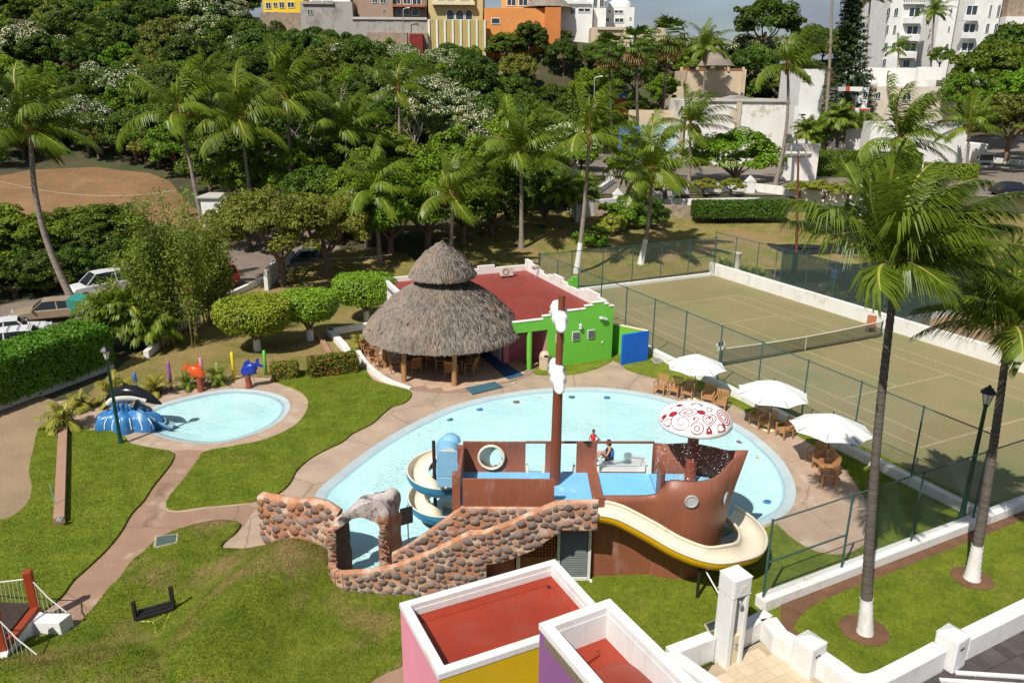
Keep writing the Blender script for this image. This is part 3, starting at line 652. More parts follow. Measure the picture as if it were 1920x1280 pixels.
def camp(px, py):
    d = ray(px, py); p0 = Vector((0, 0, CAM_H)); t = 20.0
    while t < 35:
        p = p0+d*t; r = math.hypot(p.x-CX, p.y-CY)
        if r < CRd and p.z <= capz(r): return p
        t += .01
    return None
def dot(px, py, rx):
    c = camp(px, py)
    if c is None: return
    b = MB(); vs = []
    for k in range(16):
        a = 2*PI*k/16; x, y = c.x-CX+rx*math.cos(a), c.y-CY+rx*math.sin(a)*.95; r = math.hypot(x, y)
        if r > CRd-.01: x, y = x*(CRd-.01)/r, y*(CRd-.01)/r; r = CRd-.01
        vs.append((CX+x, CY+y, capz(r)+.008))
    vs.append((c.x, c.y, capz(math.hypot(c.x-CX, c.y-CY))+.012)); b.add(vs, [(k, (k+1) % 16, 16) for k in range(16)], 0, True); b.build('red_spot', m_red, mush)
for q in ((1248, 802, .16), (1262, 776, .13), (1274, 760, .10), (1244, 783, .10), (1315, 773, .13), (1330, 813, .10), (1354, 811, .16), (1357, 799, .06), (1302, 785, .04), (1281, 764, .035), (1259, 766, .04)): dot(*q)
def stroke(pts, name='red_line', wd=.022, closed=False):
    P = [camp(x, y) for x, y in pts]; P = [p+Vector((0, 0, .004)) for p in P if p is not None]
    if len(P) > 2: b = MB(); b.tube(P, wd*.8, 4, closed=closed); b.build(name, m_red, mush)
stroke([(1278+(3+a*1.75)*math.cos(a), 792+(3+a*1.75)*.85*math.sin(a)) for a in [k*.35 for k in range(40)] if a < 12.2/1.6+4], 'red_spiral', .02)
for rr in (12, 5): stroke([(1307+rr*math.cos(a), 803+rr*.95*math.sin(a)) for a in [2*PI*k/20 for k in range(20)]], 'red_ring', .022, True)
stroke([(1305+5*math.cos(a), 785.5+4*math.sin(a)) for a in [2*PI*k/12 for k in range(12)]], 'red_ring', .018, True)
for sc in (1, .55): stroke([(1331+sc*.78*16*math.sin(a)**3-1+sc*0, 788-sc*.85*(13*math.cos(a)-5*math.cos(2*a)-2*math.cos(3*a)-math.cos(4*a))) for a in [2*PI*k/28 for k in range(28)]], 'red_heart', .022, True)
for sc in (1, .5): stroke([(1291+sc*17*math.cos(a), 773+sc*7*math.sin(a)-2*math.cos(a)) for a in [2*PI*k/24 for k in range(24)]], 'red_leaf_outline', .02, True)
for rr in (15, 10.5, 6): stroke([(1356+rr*.75*math.cos(a)+rr*.25*math.sin(a), 783+rr*.9*math.sin(a)+rr*.25*math.cos(a)) for a in [2*PI*k/24 for k in range(24)]], 'red_ring', .02, True)
stroke([(1330+5*math.cos(a), 768+4*math.sin(a)) for a in [2*PI*k/12 for k in range(12)]], 'red_ring', .018, True)
# falling water of the fountain: strings of small drops
rgw = np.random.default_rng(3); n_ = 1500; a_ = rgw.random(n_)*2*PI; rr_ = 1.06+.10*rgw.random(n_); zz_ = DZ+.1+1.95*rgw.random(n_)
Pw = np.stack([CX+rr_*np.cos(a_), CY+rr_*np.sin(a_), zz_], 1); me = fastmesh('falling_water', leaf_quads(rgw, Pw, rgw.normal(size=(n_, 3)), .008+.016*rgw.random(n_)**2), 4, mat('water_drop', (.85, .88, .9), .1, 0))
o = link('falling_water', me); tag(o, 'white water drops falling round the mushroom shower', 'water', kind='stuff')
# ---- stone faced ramp, wall and rock arch
m_mortar = mat('painted_mortar', (.44, .20, .105), .85, .25, 1.6, .12, 14, col2=(.56, .43, .33), c2lo=.46, c2hi=.62, c2scale=1.7, bump=.3, bscale=12)
m_stone = [mat('grey_stone', (.185, .145, .13), .8, .25, 8, .2, 30, rnd=.3, bump=.4, bscale=20), mat('brown_stone', (.28, .14, .08), .8, .25, 8, .2, 30, rnd=.3, bump=.4, bscale=20), mat('umber_stone', (.25, .17, .135), .8, .25, 8, .2, 30, rnd=.3, bump=.4, bscale=20)]
def stone_mesh(i):
    rnd = random.Random(i); b = MB(); d = [1+.25*(rnd.random()-.5) for _ in range(9)]; c1 = rnd.uniform(0, 6)
    b.ball((0, 0, 0), (1, .55, .85), 7, 4); 
    b.v = [(x*(1+.22*math.sin(3*z+c1)+.12*math.sin(5*x+c1)), y, z*(1+.2*math.cos(2.5*x+c1))) for x, y, z in b.v]
    me = bpy.data.meshes.new('stone'); me.from_pydata(b.v, [], b.f); me.polygons.foreach_set('use_smooth', [True]*len(b.f)); return me
STM = []
for i in range(9):
    me = stone_mesh(i); me.materials.append(m_stone[i % 3]); STM.append(me)
def stones(parent, poly_xz, to3, nrm, cnt, rmin=.085, rmax=.15, gap=1.18, kinds=(0, 3, 6, 0, 3, 6, 2, 5), seed=1):
    rnd = random.Random(seed); xs = [p[0] for p in poly_xz]; zs = [p[1] for p in poly_xz]; done = []; tries = 0
    ang = math.atan2(nrm[1], nrm[0])+PI/2
    while len(done) < cnt and tries < cnt*400:
        tries += 1; x = rnd.uniform(min(xs), max(xs)); z = rnd.uniform(min(zs), max(zs)); r = rnd.uniform(rmin, rmax)
        if not inside(x, z, poly_xz) or any((x-a)**2+(z-c)**2 < ((r+q)*gap)**2 for a, c, q in done): continue
        if any(not inside(x+dx*r*.9, z+dz*r*.8, poly_xz) for dx, dz in ((1, 0), (-1, 0), (0, 1), (0, -1))): continue
        done.append((x, z, r)); o = bpy.data.objects.new('stone', STM[rnd.choice(kinds)]); COL.objects.link(o); o.parent = parent
        o.location = to3(x, z)-wloc(parent); o.rotation_euler = (0, rnd.uniform(-.6, .6), ang); o.scale = (r*rnd.uniform(.95, 1.2), r*.8, r*rnd.uniform(.85, 1.1))
ramp = thing('stone_ramp', 'stone faced ramp climbing to the ship deck with grey cobbles in orange mortar', 'ramp', (-1.5, 20.3, 0))
YO = 20.0
top = [(2.58, 3.30), (1.36, 3.26), (.82, 3.0), (.04, 2.6), (-.8, 2.24), (-1.2, 2.24), (-1.4, 2.12), (-2.5, 1.48), (-3.56, 1.02), (-4.3, .86), (-5.1, .80)]
bot = [(-5.1, -.2), (-.72, -.2), (-.72, 1.12), (-.3, 1.18), (.68, 1.62), (1.54, 2.32), (2.58, 2.32)]
b = MB(); b.extr([(x, YO, z) for x, z in top+bot], (0, .22, 0)); 
curve = [(-5.1, YO), (-5.35, YO+.06), (-5.55, YO+.25), (-5.62, YO+.6), (-5.6, YO+.95)]
for (x0, y0), (x1, y1) in zip(curve, curve[1:]):
    nn = Vector((-(y1-y0), x1-x0, 0)).normalized()*-.22
    b.add([(x0, y0, -.2), (x1, y1, -.2), (x1+nn.x, y1+nn.y, -.2), (x0+nn.x, y0+nn.y, -.2), (x0, y0, .8), (x1, y1, .78), (x1+nn.x, y1+nn.y, .78), (x0+nn.x, y0+nn.y, .8)], [(0, 1, 5, 4), (2, 3, 7, 6), (4, 5, 6, 7), (1, 2, 6, 5)])
b.build('outer_wall', m_mortar, ramp, bevel=.05)
b = MB(); b.tube([Vector((x, YO+.11, z-.01)) for x, z in top], .05, 8); b.build('coping', m_mortar, ramp)
stones(ramp, top+bot, lambda x, z: Vector((x, YO-.015, z)), (0, -1), 320, .085, .17, .90, (0, 3, 6, 0, 3, 6, 0, 2), 11)
for i, ((x0, y0), (x1, y1)) in enumerate(zip(curve, curve[1:])):
    t = Vector((x1-x0, y1-y0, 0)).normalized(); L_ = math.hypot(x1-x0, y1-y0)
    stones(ramp, [(0, 0), (L_, 0), (L_, .78), (0, .78)], lambda s, z: Vector((x0+t.x*s, y0+t.y*s, z)), (t.y, -t.x) if False else (-abs(t.y), -abs(t.x)), 4, .07, .11, 1.05, (1, 4, 2), 50+i)
itop = [(1.3, 2.62), (-1.5, 2.62), (-2.6, 1.72), (-3.2, 1.25), (-3.72, .95)]; ibot = [(-3.72, -.2), (-.74, -.2), (-.74, 1.1), (.68, 1.75), (1.3, 2.15)]
b = MB(); b.extr([(x, 20.80, z) for x, z in itop+ibot], (0, .17, 0)); b.build('inner_wall', m_mortar, ramp, bevel=.04)
stones(ramp, itop+[(-3.72, .3), (-3.0, .6), (-1.6, 1.3), (.8, 2.2), (1.3, 2.3)], lambda x, z: Vector((x, 20.79, z)), (0, -1), 150, .08, .16, .94, (0, 3, 6, 2, 5, 8), 21)
b = MB(); b.extr([(-5.2, YO+.2, -.1), (-3.9, YO+.2, 0), (1.3, YO+.2, 2.5), (2.55, YO+.2, 2.55), (2.55, YO+.2, 2.35), (1.3, YO+.2, 2.3), (-3.6, YO+.2, -.25)], (0, .62, 0)); b.build('walkway', m_conc, ramp)
lw = thing('stone_wall', 'free standing cobbled wall with orange mortar left of the rock arch', 'wall', (-7, 22.3, 0))
a0 = Vector((-8.5, 22.85, 0)); a1 = Vector((-5.55, 21.55, 0)); dd = (a1-a0).normalized(); Lw = (a1-a0).length; nn = Vector((dd.y, -dd.x, 0))
wt = [(0, 1.70), (.15, 1.84), (.6, 1.86), (1.2, 1.90), (1.6, 1.95), (2.2, 2.12), (2.7, 2.14), (Lw, 1.95)]
b = MB(); b.extr([a0+dd*s+Vector((0, 0, z)) for s, z in wt]+[a0+dd*Lw+Vector((0, 0, -.1)), a0+Vector((0, 0, -.1))], -nn*.38); b.build('wall', m_mortar, lw, bevel=.09)
b = MB(); b.tube([a0+dd*s-nn*.19+Vector((0, 0, z-.10)) for s, z in wt], .16, 8); b.build('coping', m_mortar, lw)
stones(lw, wt+[(Lw, .0), (0, .0)], lambda s, z: a0+dd*s+nn*.015+Vector((0, 0, z)), (nn.x, nn.y), 120, .11, .21, .92, (2, 5, 8, 0, 3, 1, 4), 31)
stones(lw, [(0, 0), (.36, 0), (.36, 1.7), (0, 1.7)], lambda s, z: a0-dd*.02-nn*s+Vector((0, 0, z)), (-dd.x, -dd.y), 8, .1, .15, 1.1, (1, 4, 2), 32)
arch = thing('rock_arch', 'grey and white painted rock arch over the walkway into the pool', 'arch', (-4.7, 21, 0))
m_rock = mat('painted_rock', (.50, .44, .41), .8, .3, 3.2, .2, 18, col2=(.13, .10, .095), c2lo=.50, c2hi=.62, c2scale=2.4, bump=.8, bscale=6)
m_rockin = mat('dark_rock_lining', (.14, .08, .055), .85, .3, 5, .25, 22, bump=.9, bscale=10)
f0 = Vector((-5.62, 20.58, 0)); f1 = Vector((-3.86, 21.2, 0)); fd = (f1-f0); dep = Vector((.26, .85, 0))
outer = [(0, -.1), (-.02, .9), (-.02, 1.6), (-.01, 1.92), (.09, 2.10), (.26, 2.30), (.42, 2.50), (.62, 2.60), (.86, 2.60), (1.0, 2.44), (1.02, 1.8), (1, .9), (1, -.1)]
inner = [(.13, -.1), (.13, .9), (.13, 1.55), (.16, 1.80), (.28, 1.97), (.40, 2.12), (.5, 2.17), (.60, 2.12), (.74, 1.97), (.85, 1.80), (.86, 1.5), (.84, .9), (.84, -.1)]
def rk(s, z, q, amp):
    p = f0+fd*s+dep*q+Vector((0, 0, z)); n3 = Vector((mnoise.noise(p*3.0), mnoise.noise(p*3.0+Vector((7, 0, 0))), mnoise.noise(p*3.0+Vector((0, 9, 0))))); return p+n3*amp
b = MB(); nO = len(outer); Q = 5
def loopgrid(prof, amp, m, flip):
    pr = spline([(s, 0, z) for s, z in prof], 3); b.grid(lambda a, q: rk(pr[round(a*(len(pr)-1))].x, pr[round(a*(len(pr)-1))].z, q, amp if pr[round(a*(len(pr)-1))].z > 0 else 0), len(pr)-1, Q, m, True, flip); return pr
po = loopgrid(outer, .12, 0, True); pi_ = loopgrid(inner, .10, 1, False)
for q in (0, 1):
    vs = [rk(p.x, p.z, q, .12 if p.z > 0 else 0) for p in po]+[rk(p.x, p.z, q, .10 if p.z > 0 else 0) for p in pi_]; k = len(po)
    mid = [(vs[i]+vs[k+i])/2+(-dep*.06 if q == 0 else dep*.06)*(1 if po[i].z > 1.7 else .3) for i in range(k)]; vs = vs+mid
    fs = [(i, i+1, 2*k+i+1, 2*k+i) for i in range(k-1)]+[(2*k+i, 2*k+i+1, k+i+1, k+i) for i in range(k-1)]
    b.add(vs, fs if q == 0 else [f[::-1] for f in fs], 0, True)
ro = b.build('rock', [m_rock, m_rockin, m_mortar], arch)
for f_ in ro.data.polygons:
    if f_.material_index == 0 and f_.center.z < 2.0+.12*math.sin(f_.center.x*9): f_.material_index = 2
stones(arch, [(-.06, 0), (.30, 0), (.30, 2.0), (-.06, 2.0)], lambda s, z: f0+fd*(s/1.87)-dep*.05+Vector((0, 0, z)), (-.24, -.97), 22, .06, .11, .62, (1, 4, 2, 5), 41)
stones(arch, [(1.56, .5), (1.90, .5), (1.90, 2.05), (1.56, 2.05)], lambda s, z: f0+fd*(s/1.87)-dep*.05+Vector((0, 0, z)), (-.24, -.97), 18, .06, .10, .62, (1, 4, 2, 5), 42)
# sign on a post by the spiral slide
sg = thing('pool_sign', 'grey sign board on a thin post beside the spiral slide', 'sign', (-3.3, 21.95, 0))
p = G(767, 1038, -.1)
b = MB(); b.tube([(p.x, p.y, -.2), (p.x, p.y, 1.75)], .022, 6); b.build('post', m_grey, sg)
b = MB(); b.box((p.x-.03, p.y-.03, 1.38), (.44, .02, .62), rz=.5); b.build('board', mat('sign_back', (.16, .14, .14), .5, .06), sg)
# ================================================================ LEFT POOL, PALAPA, GREEN BUILDING
def tubeobj(name, pts, r, m, parent=None, seg=8):
    b = MB(); b.tube(pts, r, seg); return b.build(name, m, parent)
# coloured poles
for (px, py), h, c, n, w_ in (((257, 735), 1.05, (.05, .16, .55), 'blue', 'behind the black whale slide'), ((322, 732), 1.55, (.30, .10, .32), 'purple', 'between two potted plants'), ((382, 724), 1.55, (.72, .25, .36), 'pink', 'behind the orange fish'), ((440, 712), 1.55, (.80, .58, .02), 'yellow', 'left of the blue fish'), ((499, 703), 1.40, (.14, .55, .08), 'green', 'beside the red flowered shrub')):
    p = G(px, py); b = MB(); b.lathe([(.0, -.05), (.085, -.05), (.085, h-.05), (.06, h), (0, h+.02)], (p.x, p.y, 0), 12)
    o = b.build('spray_pole', mat(n+'_pole_paint', c, .4, .05)); tag(o, '%s spray pole standing %s' % (n, w_), 'pole', 'coloured poles round the wading pool')
# whale slide: blue wave with a black whale leaping over it
wh = thing('whale_slide', 'black leaping whale on a blue wave slide in the wading pool', 'slide', G(250, 795))
m_wave = mat('blue_wave_paint', (.035, .17, .40), .35, .25, 2.2, .08, 9, col2=(.40, .56, .68), c2lo=.60, c2hi=.72, c2scale=3.2)
wc = G(240, 800); wx, wy = wc.x+.1, wc.y
def wave(a, q):
    th = 2*PI*q; lob = 1+.16*math.sin(7*th)+.06*math.sin(13*th+1); r = (1.12*lob)*(1-a**2.2*.75)
    x = r*1.25*math.cos(th); y = r*.72*math.sin(th); z = .95*math.sin(a*PI/2)**.8+.10*math.sin(5*th+a*5)*a
    return Vector((wx+x, wy+y, z-.08))
b = MB(); b.grid(wave, 14, 56); b.add([wave(1, k/28) for k in range(28)], [tuple(range(28))]); b.build('wave', m_wave, wh)
for k in range(7):
    b = MB(); x = wx-.55+k*.2; b.tube([(x, wy-.12+.05*k, .75), (x+.02, wy-.2, 1.05), (x+.06, wy-.1, 1.28+.08*math.sin(k))], [.11, .09, .03], 7); b.build('wave_crest', m_wave, wh)
foam = mat('foam_white_paint', (.75, .82, .85), .4, .05)
for k in range(9):
    th = PI+.25+k*.33; b = MB(); b.tube([wave(.1+.1*j, th/(2*PI))+Vector((0, 0, .015)) for j in range(5)], .028, 5); b.build('foam_line', foam, wh)
cx, cy = wx+.15, wy+.05
spine = [Vector((cx-1.05, cy, 1.00)), Vector((cx-.95, cy, 1.22)), Vector((cx-.65, cy, 1.52)), Vector((cx-.2, cy, 1.68)), Vector((cx+.3, cy, 1.66)), Vector((cx+.75, cy, 1.48)), Vector((cx+1.15, cy, 1.26)), Vector((cx+1.42, cy, 1.12))]
rad = [.05, .17, .27, .33, .31, .25, .15, .03]
P = spline(spine, 5); Rr = [q.x for q in spline([(r, 0, 0) for r in rad], 5)]
b = MB(); b.tube(P, Rr, 16); b.build('whale_body', mat('glossy_black_paint', (.012, .012, .016), .18, .1), wh)
b = MB(); b.tube([p-Vector((0, .05, r*.35)) for p, r in zip(P[4:27], Rr[4:27])], [r*.86 for r in Rr[4:27]], 14); b.build('whale_belly', mat('whale_belly_paint', (.70, .70, .68), .3, .05), wh)
def fin(pts, nm='fin'):
    b = MB(); b.extr(pts, (0, .06, 0)); b.build(nm, MATS['glossy_black_paint'], wh, bevel=.02)
fin([(cx-.15, cy-.03, 1.93), (cx+.25, cy-.03, 1.93), (cx-.25, cy-.03, 2.22)], 'dorsal_fin')
b = MB(); b.ball((cx+.42, cy-.33, 1.22), (.10, .05, .30), 10, 8, rot=Matrix.Rotation(.5, 3, 'Y')); b.build('flipper', MATS['glossy_black_paint'], wh)
b = MB(); b.ball((cx-1.08, cy-.16, .96), (.10, .22, .05), 10, 6); b.ball((cx-1.08, cy+.16, .96), (.10, .22, .05), 10, 6); b.build('tail_fluke', MATS['glossy_black_paint'], wh)
trough([(wx+.35, wy+.05, 1.1), (wx+.75, wy, .92), (wx+1.2, wy-.05, .6), (wx+1.7, wy-.1, .28), (wx+2.0, wy-.1, .16)], .22, .03, mat('slide_grey_blue', (.22, .33, .38), .35, .1), m_wave, '', '', parent=wh, lip=.03)
# spouting fish on rock stands (plain fish)
def fish(px, py, col, nm, label, sz, face):
    p = G(px, py); t = thing('fish_fountain', label, 'fountain', (p.x, p.y, 0))
    b = MB(); b.tube([(p.x, p.y, -.05), (p.x+.02, p.y, .25), (p.x-.02, p.y, .45), (p.x, p.y, .72)], [.19, .16, .15, .14], 9); b.build('rock_stand', mat('red_brown_rock', (.26, .06, .03), .7, .2, 6, bump=.5, bscale=10), t)
    m = mat(nm+'_fish_paint', col, .3, .1, 3); rot = Matrix.Rotation(.55*face, 3, 'Y')
    c = Vector((p.x-.1*face, p.y, 1.02*1.0)); b = MB(); b.ball(c, (.46*sz, .20*sz, .30*sz), 14, 10, rot=rot); b.build('fish_body', m, t)
    def fn(pts, q):
        b = MB(); b.extr([c+rot @ Vector((x*face*sz, -.03, z*sz)) for x, z in pts], (0, .06, 0)); b.build(q, m, t, bevel=.015)
    fn([(-.36, 0), (-.62, .26), (-.74, .22), (-.60, 0), (-.74, -.22), (-.62, -.26)], 'tail_fin'); fn([(.2, .24), (-.25, .26), (-.32, .44), (.0, .42)], 'top_fin'); fn([(.1, -.26), (-.22, -.24), (-.2, -.40)], 'belly_fin')
fish(377, 733, (.62, .085, .015), 'orange', 'plain orange fish spout on a red rock stand by the wading pool', 1.0, 1)
fish(467, 727, (.01, .03, .28), 'deep_blue', 'plain deep blue fish spout on a red rock stand by the wading pool', 1.05, -1)
# lamp posts
m_lampg = mat('dark_green_iron', (.008, .045, .032), .4, .1); m_lampk = mat('black_iron', (.012, .012, .014), .45, .1); m_lglass = mat('frosted_lamp_glass', (.62, .6, .55), .25, .05)
def lamp_post(p, H, label, s=1.0):
    t = thing('lamp_post', label, 'lamp post', p)
    b = MB(); b.lathe([(0, 0), (.16*s, 0), (.16*s, .05), (.10*s, .12), (.085*s, .5), (.08*s, .52), (.055*s, H-.55*s), (.09*s, H-.5*s), (.04*s, H-.45*s), (0, H-.45*s)], p, 12); b.build('post', m_lampg, t)
    b = MB(); b.lathe([(0, H-.46*s), (.09*s, H-.44*s), (.17*s, H-.1*s), (.0, H-.1*s)], p, 6, smooth=False); b.build('lantern_glass', m_lglass, t)
    b = MB()
    for k in range(6):
        a = k*PI/3; b.bar((p[0]+.09*s*math.cos(a), p[1]+.09*s*math.sin(a), H-.45*s), (p[0]+.175*s*math.cos(a), p[1]+.175*s*math.sin(a), H-.1*s), .018, .018)
    b.lathe([(.24*s, H-.1*s), (.22*s, H-.07*s), (.10*s, H+.06*s), (.05*s, H+.09*s), (.05*s, H+.13*s), (0, H+.16*s)], p, 6, smooth=False); b.build('lantern_frame', m_lampk, t); return t
lamp_post(G(227, 833), 4.4, 'dark green lamp post on the lawn beside the whale slide')
# low brick-coloured kerb wall on the lawn
kb0, kb1 = G(120, 812), G(113, 985); b = MB(); b.bar(kb0+Vector((0, 0, .16)), kb1+Vector((0, 0, .16)), .34, .32); b.bar(kb0+Vector((.27, 0, .03)), kb1+Vector((.27, 0, .03)), .12, .08, m=1); o = b.build('low_kerb_wall', [mat('terracotta_plaster', (.36, .21, .145), .85, .12, 2, .08, 12, bump=.15), m_soil]); tag(o, 'low terracotta kerb wall on the lawn at the left', 'kerb wall')
q = G(113, 975, .32); st = thing('kerb_spigot', 'small grey garden tap on the end of the kerb wall', 'tap', (q.x, q.y, .32)); b = MB(); b.box((q.x, q.y, .36), (.2, .2, .06)); b.tube([(q.x, q.y, .36), (q.x, q.y, .5), (q.x+.1, q.y, .5)], .025, 6); b.build('tap_body', m_grey, st)
o = tubeobj('green_stake', [G(108, 960), G(108, 960)+Vector((-.15, .1, 1.1))], .018, mat('pale_green_pipe', (.20, .42, .34), .5, .1)); tag(o, 'thin pale green stake leaning by the kerb wall', 'stake')
# ---- palapa
PC = Vector((-3.8, 41.0, 0))
pal = thing('palapa', 'two tiered grey thatched palapa on wooden posts', 'palapa', PC)
m_thatch = mat('thatch', (.225, .19, .16), .95, .25, .6, .95, 60, col2=(.27, .20, .14), c2lo=.5, c2hi=.7, c2scale=.9)
m_thatchd = mat('thatch_core', (.09, .07, .05), .95, .2, 2)
def tier(prof, n, ln, seed, nm):
    b = MB(); b.lathe([(r*.97, z-.08) for r, z in prof], PC, 48); b.lathe([(r*.93, z-.25) for r, z in prof], PC, 32, smooth=True); core = b.build(nm, m_thatchd, pal)
    rg = np.random.default_rng(seed); pr = np.array(prof); seg = np.hypot(np.diff(pr[:, 0]), np.diff(pr[:, 1])); wgt = seg*(pr[1:, 0]+pr[:-1, 0]); k = rg.choice(len(seg), n, p=wgt/wgt.sum()); f = rg.random(n)
    k[:n//6] = len(seg)-1; f[:n//6] = .9+.12*rg.random(n//6)
    r = pr[k, 0]+(pr[k+1, 0]-pr[k, 0])*f; z = pr[k, 1]+(pr[k+1, 1]-pr[k, 1])*f; a = rg.random(n)*2*PI
    dr = (pr[k+1, 0]-pr[k, 0])/seg[k]; dz = (pr[k+1, 1]-pr[k, 1])/seg[k]; dz = dz-.25*rg.random(n)*(f > .93)*(k == len(seg)-1)
    er = np.stack([np.cos(a), np.sin(a), 0*a], 1); et = np.stack([-np.sin(a), np.cos(a), 0*a], 1); ez = np.array([0, 0, 1.])
    D = er*dr[:, None]+ez*dz[:, None]+et*rg.normal(size=n)[:, None]*.28; D /= np.linalg.norm(D, axis=1, keepdims=True)
    Nn = er*(-dz)[:, None]+ez*dr[:, None]; Nn /= np.linalg.norm(Nn, axis=1, keepdims=True)
    P0 = np.array(PC)+er*r[:, None]+ez*z[:, None]+Nn*(.02+.05*rg.random(n))[:, None]; L_ = (ln*(.5+.9*rg.random(n)))[:, None]; W_ = (.022+.035*rg.random(n))[:, None]; S_ = np.cross(D, Nn)+Nn*rg.normal(size=n)[:, None]*.5
    v = np.stack([P0-S_*W_-D*L_*.5, P0+S_*W_-D*L_*.5, P0+S_*W_*.5+D*L_*.5+Nn*(.10*rg.random(n)**2)[:, None], P0-S_*W_*.5+D*L_*.5], 1).reshape(-1, 3)
    o = link('thatch_strands', fastmesh('thatch_strands', v, 4, m_thatch), core); o['kind'] = 'stuff'
tier([(.9, 4.95), (1.3, 4.70), (1.95, 4.32), (2.7, 3.84), (3.4, 3.22), (3.95, 2.60), (4.27, 2.12)], 20000, .32, 1, 'lower_roof')
tier([(.06, 6.85), (.5, 6.58), (1.0, 6.18), (1.42, 5.68), (1.70, 5.20)], 6500, .30, 2, 'upper_roof')
b = MB(); b.lathe([(.16, 6.55), (.12, 6.8), (.03, 7.0), (0, 7.02)], PC, 10); b.build('roof_tip', m_thatch, pal)
m_log = mat('peeled_log', (.36, .19, .075), .6, .25, 2, .15, 14, stretch=(1, 1, .3))
for px, py in ((722, 690), (758, 717), (852, 724)):
    p = G(px, py); b = MB(); b.tube([(p.x, p.y, 0), (p.x+.02, p.y+.03, 1.4), (p.x, p.y+.05, 2.75)], [.15, .135, .125], 12); b.build('post', m_log, pal)
for a in (20, 75, 130): b = MB(); q = PC+Vector((3.4*math.cos(R(a)), 3.4*math.sin(R(a)), 0)); b.tube([q, q+Vector((0, 0, 2.7))], .13, 10); b.build('post', m_log, pal)
b = MB(); b.lathe([(3.45, 2.55), (3.55, 2.55), (3.55, 2.7), (3.45, 2.7), (3.45, 2.55)], PC, 24, smooth=False); b.build('ring_beam', m_log, pal)
p = G(852, 724); ns = thing('warning_sign', 'small white sign with black symbols hung on the palapa post', 'sign', (p.x, p.y-.16, 1.9))
b = MB(); b.box((p.x, p.y-.17, 2.06), (.30, .015, .44)); b.build('plate', mat('sign_white', (.75, .75, .74), .5, .03), ns)
for k, z in enumerate((1.96, 2.15)):
    b = MB(); b.tube([Vector((p.x+.07*math.cos(a), p.y-.182, z+.07*math.sin(a))) for a in [2*PI*j/14 for j in range(14)]], .013, 5, closed=True); b.tube([(p.x-.05, p.y-.182, z+.05), (p.x+.05, p.y-.182, z-.05)], .012, 5); b.box((p.x, p.y-.182, z), (.05, .008, .04)); b.build('symbol', m_black, ns)
# tiled floor: each tile a piece
FLOOR = gpoly([(690, 655), (674, 676), (690, 694), (715, 708), (742, 720), (770, 730), (820, 735), (868, 734), (925, 722), (975, 708), (1000, 694), (985, 660), (900, 600), (740, 600)], .04, n=4)
fl = sheet('palapa_floor', [FLOOR], mat('floor_grout', (.30, .20, .15), .9, .1), .03, skirt=.05)
m_ftile = mat('terracotta_tile', (.50, .34, .24), .6, .12, 3, .06, 15, rnd=.10)
def tiles(parent, poly, z, sz, m, org, ang=AU, gap=.012, th=.014, limit=300):
    me = bpy.data.meshes.new('floor_tile'); s = sz/2-gap/2; bb = MB(); bb.box((0, 0, th/2), (2*s, 2*s, th)); me.from_pydata(bb.v, [], bb.f); me.materials.append(m)
    xs = [p[0] for p in poly]; ys = [p[1] for p in poly]; u_ = Vector((math.cos(ang), math.sin(ang), 0)); v_ = Vector((-math.sin(ang), math.cos(ang), 0)); n = 0
    for i in range(-30, 31):
        for j in range(-30, 31):
            c = org+u_*(i*sz)+v_*(j*sz)
            if all(inside(c.x+a*u_.x*s+b_*v_.x*s, c.y+a*u_.y*s+b_*v_.y*s, poly) for a in (-1, 1) for b_ in (-1, 1)):
                o = bpy.data.objects.new('floor_tile', me); COL.objects.link(o); o.parent = parent; o.location = Vector((c.x, c.y, z))-wloc(parent); o.rotation_euler = (0, 0, ang); n += 1
tiles(fl, FLOOR, .031, .62, m_ftile, PC)
kp = [G(*q) for q in [(668, 668), (684, 690), (706, 708), (735, 722), (768, 731)]]; kk = spline(kp, 4)
b = MB()
for i, (a, c) in enumerate(zip(kk, kk[1:])):
    h0 = .42-.34*(i/len(kk)); h1 = .42-.34*((i+1)/len(kk)); n_ = Vector((-(c-a).y, (c-a).x, 0)).normalized()*.22
    b.add([a, c, c+n_, a+n_, a+Vector((0, 0, h0)), c+Vector((0, 0, h1)), c+n_+Vector((0, 0, h1)), a+n_+Vector((0, 0, h0))], [(0, 1, 5, 4), (4, 5, 6, 7), (2, 3, 7, 6), (0, 4, 7, 3), (1, 2, 6, 5)])
o = b.build('curved_kerb', m_wash); tag(o, 'curved white kerb along the palapa floor', 'kerb')
m_mat1 = mat('blue_rubber_mat', (.028, .085, .19), .8, .15, 4, .15, 40); m_mat2 = mat('teal_rubber_mat', (.045, .12, .16), .8, .15, 4, .15, 40)
def floor_mat(px, label, m):
    b = MB(); b.prism([G(x, y, .05) for x, y in px], .048, .06); o = b.build('rubber_mat', m); tag(o, label, 'mat')
floor_mat([(872, 727), (928, 715), (943, 725), (886, 739)], 'teal rubber mat lying by the pool edge', m_mat2)
floor_mat([(880, 650), (905, 650), (982, 703), (952, 711)], 'long navy rubber mat leading along the white wall', m_mat1)
